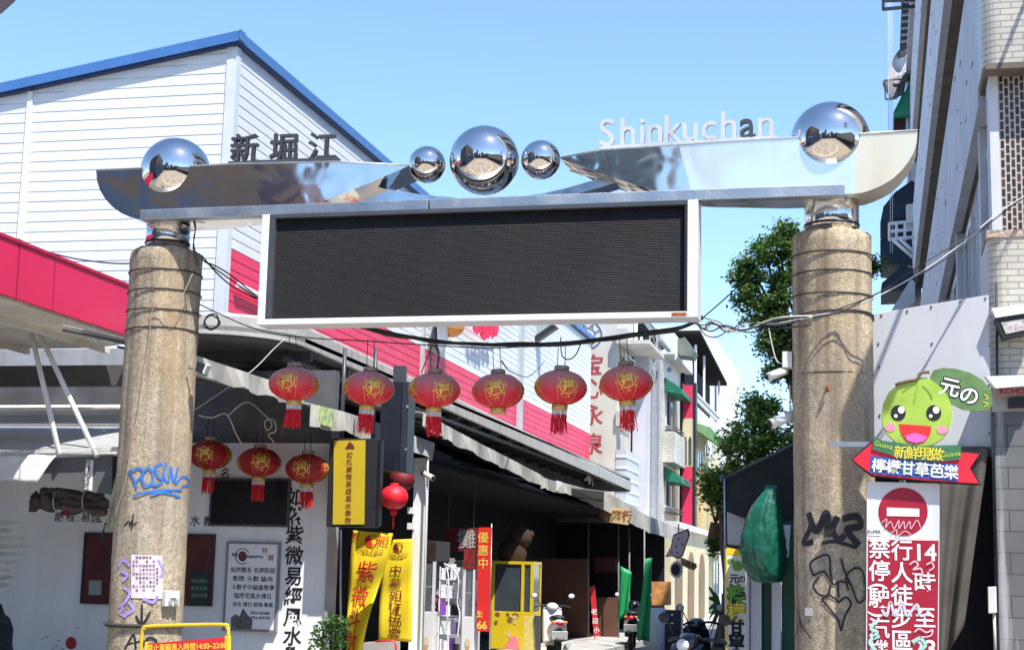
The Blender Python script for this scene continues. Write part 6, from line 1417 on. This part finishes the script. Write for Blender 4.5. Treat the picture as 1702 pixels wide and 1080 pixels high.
# ================================================================== RIGHT BUILDING
RX, RYF, RYE, RH = 1.03, 15.0, 46.0, 16.0
rtile = brick_mat('cream_wall_tile', (.64, .60, .50), (.36, .33, .28), .20, .062, msize=.007, var=.12)
rconc = M('blue_grey_concrete', (.58, .60, .63), .75, var=.1, scale=1.5, streak=.3, sscale=5, dirt=(.22, .21, .2))
rsoff = M('brown_soffit', (.15, .125, .10), .85, var=.25, scale=3, streak=.3)
rwall = M('recess_wall', (.25, .29, .30), .7, var=.15, streak=.3)
rb = thing('tiled_corner_building', 'tall right building with cream tile corner bays and long blue grey balcony bands', 'building', (4, 18, 0))
MB().box(1.75, RYF+.3, 0, 12, RYE, RH-.2).build('core_wall', rwall, rb)
def bay(z0, z1, r=.16):
    pts = [(12, RYF), (RX+r, RYF)]+[(RX+r-r*math.sin(a), RYF+r-r*math.cos(a)) for a in [math.pi/2*k/6 for k in range(1, 7)]]+[(RX, RYF+.85), (12, RYF+.85)]
    return MB().prism_z(pts, z0, z1).build('tiled_bay', rtile, rb)
bay(2.95, 4.86); bay(6.53, RH)
broken = M('broken_mortar', (.42, .34, .26), .95, var=.4, scale=25, bump=1, bscale=25)
MB().box(RX-.01, RYF-.012, 4.83, 12, RYF+.84, 4.90).build('broken_ledge', broken, rb)
MB().box(RX+.02, RYF-.01, 6.47, 12, RYF+.84, 6.528).build('bay_soffit', rsoff, rb)
dkt = brick_mat('brown_glazed_tile', (.085, .045, .03), (.50, .46, .40), .095, .048, msize=.008, var=.75, vertical=True)
xw = x_at(1661, RYF+.25, 250)
MB().box(xw, RYF+.25, 4.9, 12, RYF+.3, 6.47).build('brown_tile_wall', dkt, rb)
MB().box(xw-.085, RYF+.22, 4.9, xw-.002, RYF+.6, 6.47).build('grey_pier', rconc, rb)
slits = M('slit_dark', (.03, .035, .04), .5)
nb = 0
for (z0, z1) in ((6.36, 8.2), (10.05, 11.85), (13.75, 15.55)):
    MB().box(RX, RYF+.86, z0, RX+.12, RYE, z1).build('balcony_band', rconc, rb)
    MB().box(RX+.121, RYF+.86, z0+.004, 1.745, RYE, z0+.16).build('band_soffit', rsoff, rb)
    mk = MB(); rn = random.Random(int(z0))
    for _ in range(60): y = rn.uniform(16, 45); z = rn.uniform(z0+.15, z1-.1); l = rn.uniform(.06, .22); mk.box(RX-.006, y, z, RX-.001, y+l, z+.02)
    mk.build('chip_mark', slits, rb)
    if z0 > 6.5 or True:
        for k in range(5):
            y = 17.5+k*5.6
            zz0, zz1 = z1+.1, z1+1.7
            window(rb, 1.745, y, y+2.4, zz0, min(zz1, RH-.3), -1)
MB().box(1.2, RYF+.87, 4.105, 1.74, RYE-.4, 6.355).build('upper_wall', M('grey_teal_wall', (.36, .40, .41), .6, var=.15, streak=.3), rb)
for k in range(9): window(rb, 1.2, 16.4+k*3.2, 18+k*3.2, 4.5, 6.1, -1)
for k in range(6):
    y = 16.6+k*5.1
    MB().box(1.08, y, 3, 1.195, y+.2, 6.35).build('fin_wall', rconc, rb)
MB().box(RX-.03, RYE-.35, 0, RX+.25, RYE+.05, RH).build('end_pilaster', white_paint, rb)
MB().tube([(RX-.06, RYE-.8, 3), (RX-.06, RYE-.8, RH)], .06, 6).build('downpipe', white_paint, rb)
MB().box(RX-.1, RYF, RH, 12, RYE, RH+.15).build('roof_slab', rconc, rb)
MB().box(RX+.05, RYF+.9, 3.9, 1.745, RYE, 4.1).build('first_floor_slab', rconc, rb)
MB().box(1.3, RYF+.8, 0, 1.5, RYE, 3.9).build('ground_wall', M('ground_dark', (.05, .05, .05), .8), rb)
# grey tiled pier at the frame's right edge
gtile = brick_mat('grey_block_tile', (.16, .165, .165), (.07, .07, .07), .42, .19, msize=.006, var=.25, streak=.55, rough=.55)
xp = x_at(1655, 14.75, 800); zp = on_y(1675, 683, 14.75).z
gp = thing('grey_tile_pier', 'grey block tiled pier with white lime streaks at the right edge', 'pier', (xp+.7, 15, 0))
MB().box(xp, 14.75, 0, xp+1.6, 15.2, zp).build('pier', gtile, gp)
q0, q1 = on_y(1641, 640, 14.6), on_y(1720, 655, 14.6)
cap = thing('shop_sign_canopy', 'white sloping sign hood with red lettering strip above the grey pier', 'sign', (q0.x+.3, 14.6, q1.z))
p = [on_y(x, y, 14.5) for x, y in ((1638, 625), (1720, 622), (1720, 640), (1655, 645))]
MB().prism(p, [q+Vector((0, .25, .02)) for q in p]).build('hood', white_paint, cap)
p = [on_y(x, y, 14.62) for x, y in ((1652, 642), (1720, 638), (1720, 654), (1652, 658))]
s_ = MB().prism(p, [q+Vector((0, .1, 0)) for q in p]).build('strip', M('strip_pink_grey', (.42, .30, .30), .6, var=.2), cap)
MB().text('KCHO', on_y(1682, 649.5, 14.612), .075, bold=.02).build('lettering', dr, s_, fix=False)
MB().photo([(1676, 662), (1720, 659), (1720, 676), (1676, 678)], 14.7, .04).build('under_slot', black, cap)
MB().photo([(1650, 658), (1720, 655), (1720, 683), (1650, 684)], 14.745, .3).build('back_board', M('board_pale', (.40, .40, .38), .6, var=.2), cap)
# floodlight bar on the tiled bay
p = on_y(1676, 540, 14.75)
f2 = thing('wall_floodlight', 'white topped floodlight bar on the cream tiles at the right edge', 'floodlight', p)
pp = [on_y(x, y, 14.72) for x, y in ((1648, 512), (1720, 503), (1720, 518), (1655, 528))]
MB().prism(pp, [q+Vector((0, .22, .02)) for q in pp]).build('hood', white_paint, f2)
pp = [on_y(x, y, 14.74) for x, y in ((1653, 530), (1720, 519), (1720, 550), (1668, 562))]
MB().prism(pp, [q+Vector((0, .2, 0)) for q in pp]).build('lamp_body', black, f2)
pp = [on_y(x, y, 14.732) for x, y in ((1664, 536), (1720, 527), (1720, 545), (1672, 555))]
MB().prism(pp, [q+Vector((0, .008, 0)) for q in pp]).build('lamp_glass', M('lamp_pinkish', (.55, .50, .48), .25, var=.4, scale=30), f2)
MB().tube([on_y(1656, 470, 14.95), on_y(1658, 700, 14.95)], .012, 5).build('conduit', wire_black, f2)
ps = thing('shade_box', 'unseen box added beside the right building to shade the right column', 'sign', (1.52, 12.5, 6.9))  # out of view; added to throw the slanting shadow on the right column
MB().box(1.5, 12.26, 6.75, 1.58, 12.9, 7.62).build('shade_box_body', white_paint, ps, bevel=.005); MB().tube([(1.54, 12.9, 7.4), (1.54, 15.0, 7.4)], .02, 6).build('bracket', galv, ps)
# blank grey panel between column and building
gpn = thing('blank_panel', 'large blank grey metal panel between the right column and the tiled building', 'panel', (.5, 15.05, 2.8))
pm_ = M('panel_grey', (.52, .53, .55), .45, var=.05, scale=1, streak=.08)
MB().photo([(1447, 522), (1643, 490), (1648, 742), (1447, 742)], 14.86, .06).build('sheet', pm_, gpn, bevel=.004)
mb = MB()
for (x, y) in ((1465, 524), (1508, 517), (1548, 510), (1596, 501), (1638, 496), (1460, 571), (1549, 571), (1645, 575), (1461, 610), (1462, 690), (1644, 640), (1645, 720)):
    q = on_y(x, y, 14.855); mb.box(q.x-.008, 14.85, q.z-.008, q.x+.008, 14.859, q.z+.008)
mb.build('rivet', darkgrey, gpn)
MB().box(x_at(1440, 14.9, 745), 14.88, 2.78, x_at(1646, 14.9, 745), 14.96, 2.83).build('lower_rail', black, gpn)
cu = M('brown_grey_tarp', (.085, .075, .062), .55, var=.25, scale=2, bump=.3, bscale=4)
o = cloth('hanging_tarp', cu, (on_y(1552, 744, 14.8), on_y(1643, 744, 14.8), on_y(1602, 1040, 14.75), on_y(1555, 1120, 14.7)), 'heavy brown grey tarpaulin gathered behind the no entry sign', 'tarpaulin', 26, 20, .035)
tag(MB().box(x_at(1440, 15.3, 900), 15.3, 0, 3.0, 15.34, 2.8).build('opening_shade', dark), 'black sheet standing for the shaded shop opening behind the tarpaulin at the right', 'wall')  # black sheet drawn in place of the shade inside the opening
t = thing('power_box', 'small grey electrical boxes on a pipe beside the grey tiled pier', 'electrical box', on_y(1650, 1000, 14.8))
MB().photo([(1642, 975), (1656, 974), (1657, 1018), (1643, 1019)], 14.72, .08).build('box_body', pl, t, bevel=.005); MB().tube([on_y(1652, 1015, 14.76), on_y(1655, 1100, 14.76)], .014, 6).build('pipe', wire_white, t)
# awnings and clutter on the far end of the right building
navy = M('navy_awning', (.018, .028, .05), .7, var=.2); dimg = M('awning_grey', (.36, .36, .37), .8, var=.15)
def side_awning(lb, px, mat, Y, depth=2.2, scal=True, name='window_awning', fr=None):
    p = [on_y(x, y, Y) for x, y in px]; t = thing(name, lb, 'awning', p[-1], 'window awnings on the right building')
    MB().prism(p, [q+Vector((0, depth, 0)) for q in p]).build('awning_cloth', mat, t)
    if scal:
        mb = MB(); a, b = p[-2], p[-1]; n = 7; rn = random.Random(3)
        for k in range(n):
            u = a.lerp(b, k/n); v = a.lerp(b, (k+1)/n); m_ = (u+v)/2-Vector((0, 0, .22)); mb.prism([u+Vector((0, -.01, .02)), v+Vector((0, -.01, .02)), m_+Vector((0, -.01, 0))], [u+Vector((0, -.005, .02)), v+Vector((0, -.005, .02)), m_+Vector((0, -.005, 0))])
        mb.build('scalloped_edge', mat, t)
    return t
side_awning('navy awning highest of the three by the beam end', [(1515, 300), (1520, 302), (1521, 345), (1500, 360), (1463, 370), (1468, 345), (1490, 318)], navy, 44.5)
side_awning('black navy awning with ragged lower edge in the middle below the cage', [(1520, 372), (1521, 440), (1464, 438), (1463, 400), (1480, 384)], navy, 45.0)
side_awning('dark navy awning lowest, with scalloped fringe', [(1500, 440), (1521, 448), (1521, 478), (1512, 482), (1464, 484), (1466, 470)], navy, 44.0)
tg_ = thing('window_awning', 'torn pale grey awning hanging at the top of the right building', 'awning', on_y(1500, 130, 44), 'window awnings on the right building')
cloth('awning_cloth', dimg, (on_y(1500, 82, 44.5), on_y(1520, 76, 45.5), on_y(1512, 135, 44.8), on_y(1472, 140, 43.8)), 'grey cloth top', 'x', 14, 10, .14, tg_)
cloth('awning_cloth', M('awning_grey_under', (.22, .20, .21), .8, var=.2), (on_y(1472, 134, 43.7), on_y(1512, 118, 44.6), on_y(1494, 160, 44.6), on_y(1478, 168, 43.9)), 'grey cloth hanging', 'x', 12, 8, .14, tg_)
for q in (((1470, 134), (1506, 132)), ((1470, 134), (1472, 166)), ((1472, 166), (1494, 160))): MB().tube([on_y(*q[0], 43.6), on_y(*q[1], 43.6)], .03, 4).build('awning_frame', darkgrey, tg_)
side_awning('small bright green awning under the torn grey one', [(1519, 130), (1520, 186), (1485, 188), (1500, 158)], M('awning_bright_green', (.005, .26, .14), .6, var=.1), 44.6, 2, True)
mrb = MB().photo([(1486, 190), (1520, 188), (1520, 216), (1486, 218)], 45.2, 1.2).build('shaded_window_box', M('box_maroon', (.05, .012, .015), .7)); tag(mrb, 'dark maroon window box under the green awning', 'window box')
t = thing('aircon_cage', 'white steel bracket cage for an air conditioner between the navy awnings', 'bracket', on_y(1500, 400, 43.5))
for z in (372, 385, 398): MB().tube([on_y(1478, z, 43.5), on_y(1521, z-4, 43.5)], .05, 5).build('cage_bar', white_paint, t)
for x in (1478, 1490, 1504): MB().tube([on_y(x, 370, 43.5), on_y(x, 400, 43.5)], .04, 5).build('cage_post', white_paint, t)
for a_, b_ in (((1484, 398), (1518, 428)), ((1494, 396), (1520, 420))): MB().tube([on_y(*a_, 43.5), on_y(*b_, 43.5)], .05, 5).build('strut', white_paint, t)
MB().photo([(1506, 340), (1520, 338), (1521, 372), (1507, 374)], 43.6, .5).build('aircon_unit', pl, t)
t = thing('rooftop_sign_frame', 'black steel sign frame and ribbed duct at the top of the right building', 'frame', on_y(1510, 20, 38))
for a_, b_ in (((1466, 2), (1556, -1)), ((1467, 16), (1556, 8)), ((1468, 0), (1468, 17)), ((1555, -4), (1555, 9)), ((1500, -2), (1500, 12))): MB().tube([on_y(*a_, 38), on_y(*b_, 38)], .05, 4).build('frame_bar', black, t)
mb = MB(); p = [on_y(x, y, 44) for x, y in ((1500, -30), (1519, -30), (1513, 76), (1495, 90))]
MB().prism(p, [q+Vector((0, .6, 0)) for q in p]).build('ribbed_duct', M('duct_black', (.025, .025, .03), .6, var=.3), t)
for k in range(7): MB().tube([on_y(1497-.6*k+3, 5+k*11, 43.95), on_y(1517-.6*k, 3+k*11, 43.95)], .05, 4).build('duct_rib', darkgrey, t)
for x in (1476, 1479, 1482.5): tag(MB().tube([on_y(x, -10, 43), on_y(x+1, 420 if x > 1477 else 222, 43)], .012, 4).build('drop_cable', wire_white), 'pale vertical cable hanging beside the far end of the right building', 'cable', 'vertical cables on the right building')
t = thing('stair_canopy', 'white slanting steel canopy low behind the blank grey panel', 'canopy', on_y(1505, 500, 42))
p = [on_y(x, y, 42) for x, y in ((1482, 515), (1515, 462), (1521, 470), (1521, 500), (1498, 515))]
MB().prism(p, [q+Vector((0, 2, 0)) for q in p]).build('canopy_sheet', white_paint, t)

# ================================================================== FRUIT STALL LEFT OF THE RIGHT COLUMN
Ys = 18.2
dk = M('black_green_tarp', (.012, .016, .016), .7, var=.3)
fs_ = thing('stall_canopy', 'black green tarp canopy of the fruit stall sloping down left of the right column', 'canopy', on_y(1260, 800, Ys))
a = on_y(1201, 796, Ys); b = on_y(1325, 735, Ys); sl = (b.z-a.z)/(b.x-a.x); xe = .95
e = Vector((xe, Ys, a.z+sl*(xe-a.x)))
P = [a, e, e+Vector((0, 3, 0)), a+Vector((0, 3, 0))]
MB().prism(P, [q+Vector((0, 0, -.05)) for q in P]).build('tarp', dk, fs_)
P = [on_y(x, y, Ys+.02) for x, y in ((1201, 797), (1320, 739), (1320, 880), (1285, 872), (1240, 862), (1203, 848))]
MB().prism(P, [q+Vector((0, .03, 0)) for q in P]).build('front_flap', dk, fs_)
MB().tube([a, e], .018, 6).build('edge_tube', darkgrey, fs_)
MB().tube([on_y(1204, 795, Ys-.02), on_y(1207, 1100, Ys-.02)], .012, 6).build('pole', galv, fs_)
MB().ball(on_y(1201, 794, Ys), .04, nu=8, nv=6).build('corner_knob', darkgrey, fs_)
# green wrapped bundle
gb = thing('wrapped_parasol', 'glossy dark green plastic wrapped bundle hanging left of the right column', 'bundle', on_y(1265, 965, 17.4))
gp_ = M('green_plastic', (.004, .11, .065), .4, var=.25, scale=4, bump=.5, bscale=14, coat=.3)
mb = MB(); rows = []; n = 30; Yg = 17.4
prof = [(812, 1272, 1292), (822, 1262, 1296), (840, 1248, 1300), (865, 1236, 1304), (890, 1228, 1307), (915, 1226, 1309), (940, 1232, 1309), (956, 1242, 1306), (966, 1252, 1300), (968, 1262, 1290)]
V = []
from mathutils import noise as mn
n = 90; fine = []
for i in range(len(prof)-1):
    for j in range(6): t_ = j/6; fine.append(tuple(prof[i][k]*(1-t_)+prof[i+1][k]*t_ for k in range(3)))
prof = fine+[prof[-1]]
for (y, xl_, xr2) in prof:
    c = on_y((xl_+xr2)/2, y, Yg); r = (x_at(xr2, Yg, y)-x_at(xl_, Yg, y))/2
    for k in range(n):
        a_ = 2*math.pi*k/n; rr = r*.88*(1+.16*abs(mn.noise(Vector((math.cos(a_)*2.2, math.sin(a_)*2.2, y*.012))))+.13*(abs(mn.noise(Vector((math.cos(a_)*5, math.sin(a_)*5, y*.03+7))))-.2)+.05*mn.noise(Vector((math.cos(a_)*10, math.sin(a_)*10, y*.09)))); V.append((c.x+rr*math.cos(a_), Yg+rr*.8*math.sin(a_), c.z))
m = len(prof); mb.add(V, [(i*n+k, i*n+(k+1) % n, (i+1)*n+(k+1) % n, (i+1)*n+k) for i in range(m-1) for k in range(n)]+[tuple(range(n)), tuple(range((m-1)*n, m*n))], 0, True)
mb.build('wrapping', gp_, gb)
MB().photo([(1271, 806), (1291, 806), (1292, 850), (1271, 846)], Yg+.1, .06).build('strap', M('teal_strap', (.01, .20, .15), .5), gb)
# striped boards
stg = M('stripe_green', (.012, .085, .05), .5, var=.1); stw = M('stripe_white', (.88, .88, .88), .5, var=.06, streak=.2)
sb_ = thing('striped_screen', 'white and dark green vertically striped stall screen behind the right column', 'screen', on_y(1280, 1080, 17.9)-Vector((0, 0, 1)))
for (x0, x1, m_) in ((1240, 1246, stw), (1246.5, 1266, stw), (1267, 1281, stg), (1281.5, 1298, stw), (1299, 1330, stg)):
    MB().photo([(x0, 866), (x1, 866), (x1, 1130), (x0, 1130)], 17.9+(.03 if m_ is stg else 0), .05).build('stripe', m_, sb_, bevel=.004)
for x in (1246.3, 1266.5, 1281.3): MB().photo([(x-.7, 866), (x+.7, 866), (x+.7, 1130), (x-.7, 1130)], 17.89, .02).build('joint', black, sb_)
wb = MB().photo([(1302, 872), (1314, 872), (1311, 925), (1301, 926)], 17.8, .06).build('white_box', stw, bevel=.005); tag(wb, 'slim white box on the striped stall screen', 'box')
tk = thing('steel_drum', 'pale metal cabinet under the stall canopy behind the fruit banner', 'cabinet', on_y(1225, 905, 18.6))
MB().photo([(1208, 838), (1240, 846), (1240, 906), (1209, 904)], 18.6, .4).build('cabinet_body', M('cabinet_steel', (.55, .58, .62), .3, metal=.3, var=.1), tk, bevel=.02)
# fruit banner
fbn = thing('fruit_banner', 'narrow white banner with guava picture and green and yellow characters by the striped screen', 'banner', on_y(1223, 1085, 17.6)-Vector((0, 0, .8)))
bnn = MB().photo([(1208, 912), (1239, 918), (1241, 1140), (1209, 1140)], 17.6, .015).build('banner_cloth', M('banner_white', (.82, .83, .76), .6, var=.05), fbn)
for pxx in ([(1206, 911), (1209, 912), (1210, 1140), (1207, 1140)], [(1208, 909), (1239, 915), (1239, 926), (1208, 920)]): MB().photo(pxx, 17.597, .003).build('yellow_edge', yellow_sign, bnn)
MB().photo(blob(1226, 940, 9, 9, 20), 17.594, .003).photo(blob(1215, 932, 6, 4, 12, .4), 17.592, .003).build('guava_picture', M('print_green', (.16, .36, .06), .5, var=.2, scale=20), bnn)
tx = MB(); tb = MB(); tg = MB(); ty = MB()
tx.text('元', on_y(1220, 961, 17.593), .11, bold=.025).text('の', on_y(1233, 962, 17.593), .09, bold=.025)
for ch, y, mm in (('檸', 987, tg), ('檬', 1016, ty)):
    tb.text(ch, on_y(1224, y, 17.594), .2, bold=.07); mm.text(ch, on_y(1224, y, 17.590), .2, bold=.02)
for ch, y in (('甘', 1042), ('草', 1066), ('芭', 1092)): tx.text(ch, on_y(1224, y, 17.593), .17, bold=.05)
tx.build('lettering', ink, bnn, fix=False); tb.build('lettering_outline', M('dark_green_ink', (.02, .07, .01), .6), bnn, fix=False); tg.build('lettering', M('bright_green_ink', (.12, .42, .03), .6), bnn, fix=False); ty.build('lettering', yl, bnn, fix=False)
# ================================================================== TREES AND PLANTS
bark = M('bark', (.10, .075, .05), .9, var=.3, scale=8, bump=.6, bscale=12)
tl1 = [leaf_mat('leaf_dark', (.03, .075, .016)), leaf_mat('leaf_mid', (.07, .15, .028)), leaf_mat('leaf_lit', (.24, .34, .06))]
def tree(label, base, trunk_top, clumps, per, size, seed, mats, dens):
    rn = random.Random(seed); t = thing('broadleaf_tree', label, 'tree', base); base = Vector(base); tt = Vector(trunk_top)
    mb = MB(); mb.tube(smooth_path([base, base.lerp(tt, .4)+Vector((.12, 0, 0)), base.lerp(tt, .75)+Vector((-.1, .1, 0)), tt]), [.26-.14*i/15 for i in range(16)], 8)
    for c, r in clumps: mb.tube(smooth_path([base.lerp(tt, rn.uniform(.55, .95)), (tt+Vector(c))/2+Vector((rn.uniform(-.3, .3), 0, -.2)), Vector(c)], 4), [.09-.07*i/8 for i in range(9)], 5)
    tr_ = mb.build('trunk', bark, t)
    mb = MB()
    for c, r in clumps:
        c = Vector(c)
        for s in range(int(dens*r*r)+8):      # twigs of leaves over the clump's shell, with gaps between
            while True:
                v = Vector((rn.uniform(-1, 1), rn.uniform(-1, 1), rn.uniform(-1, 1)))
                if .15 < v.length < 1: break
            k = c+Vector((v.x, v.y, v.z*.8))*r*rn.uniform(.8, 1.12); rr = rn.uniform(.16, .34)
            for _ in range(per):
                w = Vector((rn.gauss(0, .5), rn.gauss(0, .5), rn.gauss(0, .38)))*rr; p = k+w
                a_ = Vector((rn.gauss(0, 1), rn.gauss(0, 1), rn.gauss(-.2, .5))).normalized(); b_ = Matrix.Rotation(rn.uniform(0, 6.3), 3, a_) @ a_.orthogonal().normalized(); s_ = size*rn.uniform(.6, 1.3)
                mb.add([p-a_*s_, p-b_*s_*.4, p+a_*s_, p+b_*s_*.4], [(0, 1, 2, 3)], rn.choice((0, 0, 1, 1, 2)) if w.z+v.z*.3 > 0 else rn.choice((0, 0, 0, 1)))  # upper leaves get lighter greens, daylight painted into the crown
    mb.build('crown', mats, t, fix=False); return t
YT = 40.0
def cl(px, py, rpx, Y, dy=0): return (on_y(px, py, Y)+Vector((0, dy, 0)), rpx/2600*Y*1.02)
rn = random.Random(12)
c1 = [cl(1300, 400, 30, YT), cl(1275, 420, 26, YT), cl(1252, 450, 26, YT, .5), cl(1290, 450, 36, YT), cl(1330, 420, 36, YT), cl(1240, 492, 22, YT), cl(1275, 500, 36, YT), cl(1320, 490, 40, YT), cl(1258, 530, 28, YT), cl(1296, 545, 34, YT), cl(1340, 540, 40, YT), cl(1278, 578, 26, YT), cl(1310, 590, 30, YT), cl(1292, 618, 22, YT), cl(1380, 450, 40, YT), cl(1395, 520, 36, YT), cl(1450, 442, 8, YT), cl(1228, 462, 10, YT), cl(1236, 440, 9, YT), cl(1312, 382, 14, YT)]
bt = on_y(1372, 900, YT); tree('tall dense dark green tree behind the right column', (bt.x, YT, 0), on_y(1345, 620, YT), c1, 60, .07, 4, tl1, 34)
YT2 = 33.0
c2 = [cl(1262, 690, 18, YT2), cl(1240, 715, 26, YT2), cl(1285, 712, 28, YT2), cl(1215, 745, 26, YT2), cl(1255, 745, 36, YT2), cl(1300, 745, 34, YT2), cl(1196, 790, 26, YT2), cl(1225, 790, 30, YT2), cl(1190, 820, 18, YT2), cl(1265, 790, 36, YT2), cl(1325, 730, 30, YT2), cl(1305, 800, 36, YT2), cl(1300, 850, 26, YT2), cl(1278, 676, 8, YT2), cl(1255, 668, 6, YT2), cl(1182, 800, 12, YT2), cl(1208, 832, 14, YT2), cl(1340, 690, 20, YT2)]
tree('lighter green leafy tree over the stall canopy left of the right column', (x_at(1200, YT2, 1000), YT2, 0), on_y(1222, 820, YT2), c2, 60, .06, 8, [leaf_mat('leaf2_dark', (.08, .15, .03)), leaf_mat('leaf2_mid', (.19, .32, .06)), leaf_mat('leaf2_lit', (.36, .48, .12))], 30)
for (px, py, rz_, nm, lb) in ((1190, 905, .35, 'trunk_stub', 'short brown tree stump with twigs above the far timber boards'),):
    q = on_y(px, py, 34); t = thing('potted_shrub', 'brown trunked shrub with bare twigs over the teal awning at the street end', 'shrub', q)
    MB().tube([on_y(1191, 916, 34), on_y(1188, 893, 34), on_y(1190, 868, 34)], [.14, .16, .12], 8).build('trunk', M('trunk_brown', (.16, .08, .045), .9, var=.3), t)
    mb = MB()
    for a_, b_ in (((1190, 870), (1178, 828)), ((1190, 870), (1196, 820)), ((1190, 868), (1206, 838))): mb.tube([on_y(*a_, 34), on_y(*b_, 34)], .03, 5)
    mb.build('twig', M('trunk_brown', (.16, .08, .045), .9), t)
    mb = MB(); rn = random.Random(6)
    for (x, y, r) in ((1196, 905, .14), (1206, 910, .14), (1186, 918, .12), (1180, 900, .1)): leaves(mb, on_y(x, y, 33.8), (r*1.4, r, r), 60, .05, rn)
    mb.build('leaf_tuft', leafm, t, fix=False)
q = on_y(1200, 1000, 24); t = thing('broad_leaf_plant', 'plant with long narrow green blades beside the fruit banner', 'plant', (q.x, 24, 0))
mb = MB()
for k in range(11):
    a_ = on_y(1203+k % 3, 1040-k*3, 24); b_ = on_y(1178+(k*7) % 14, 975+k*9, 24); mid_ = (a_+b_)/2+Vector((0, (k % 3-1)*.1, .12))
    pts = smooth_path([a_, mid_, b_], 5); n = len(pts); L_ = []; R2 = []
    for i, p in enumerate(pts): w = .045*math.sin(math.pi*(i+.3)/(n+.3)); L_.append(p+Vector((0, .03, w))); R2.append(p-Vector((0, .03, w)))
    mb.add(L_+R2, [(i, i+1, n+i+1, n+i) for i in range(n-1)], k % 2)
mb.build('leaf_blade', leafm, t, fix=False); MB().tube([(q.x+.02, 24, 0), (q.x+.02, 24, 1.4)], .03, 6).build('stem', bark, t)

# ================================================================== ACROSS THE PLAZA (seen only in the steel)
brownb = M('plaza_brown', (.06, .04, .026), .7, var=.15, scale=.4); navyb = M('plaza_navy', (.018, .035, .08), .5, var=.15)
def block(lb, x0, y0, x1, y1, h, mat, low=None, lowh=0):
    t = thing('plaza_building', lb, 'building', ((x0+x1)/2, (y0+y1)/2, 0)); MB().box(x0, y0, lowh, x1, y1, h).build('wall', mat, t)
    if low: MB().box(x0-.3, y0-.3, 0, x1+.3, y1+.3, lowh-.003).build('lower_wall', low, t)
    w = MB()
    for s in (0, 1):
        for j in range(int((h-lowh)/3.2)):
            z = lowh+1+j*3.2
            for k in range(int((x1-x0)/3)): x = x0+.8+k*3; w.box(x, y1+.01, z, x+1.7, y1+.05, z+1.5) if s == 0 else None
    if w.v: w.build('window', glass, t)
    return t
LB = block('brown office block with navy lower floors, mirrored in the left wing', -30, -13, -15.8, 5, 17, brownb)
MB().prism_x([(-13.3, 0), (5.3, 0), (5.3, 9.2), (-4, 9.95), (-13.3, 11.5)], -30.3, -15.5).build('lower_wall', navyb, LB)
block('dark grey two storey shop house across the plaza, mirrored in the balls', -13, -46, -3, -34, 8, M('plaza_grey', (.16, .16, .15), .7, var=.2), black, 3)
block('slim grey tower across the plaza, mirrored in the right wing', -16.5, -56, -10.5, -48, 27, M('plaza_tower', (.22, .22, .22), .6, var=.2))
block('brown grey shop house right across the plaza, mirrored in the balls', 1, -44, 15, -32, 11, M('plaza_taupe', (.19, .165, .14), .7, var=.2), black, 3)
block('pale row house at the right of the plaza, mirrored in the balls', 13, -24, 26, 8, 9, M('plaza_pale', (.40, .38, .35), .7, var=.2), brownb, 3)
blk = [(-40, -60, -28, -46, 14), (-27, -62, -18, -50, 19), (-9, -70, 0, -60, 16), (2, -72, 12, -60, 21), (17, -60, 30, -44, 15), (-30, -38, -20, -24, 9), (18, -40, 30, -28, 12)]
for i, (x0, y0, x1, y1, h) in enumerate(blk):
    block('plain row house across the plaza, mirrored in the steel, '+['far left with brown front', 'left with tall grey front', 'middle low tan front', 'middle tall grey front', 'right brown front', 'near left low tan front', 'near right tan front'][i], x0, y0, x1, y1, h, [brownb, MATS['plaza_grey'], MATS['plaza_taupe'], MATS['plaza_tower']][(0, 1, 2, 3, 0, 2, 2)[i]], navyb if i % 2 else black, 3.2)
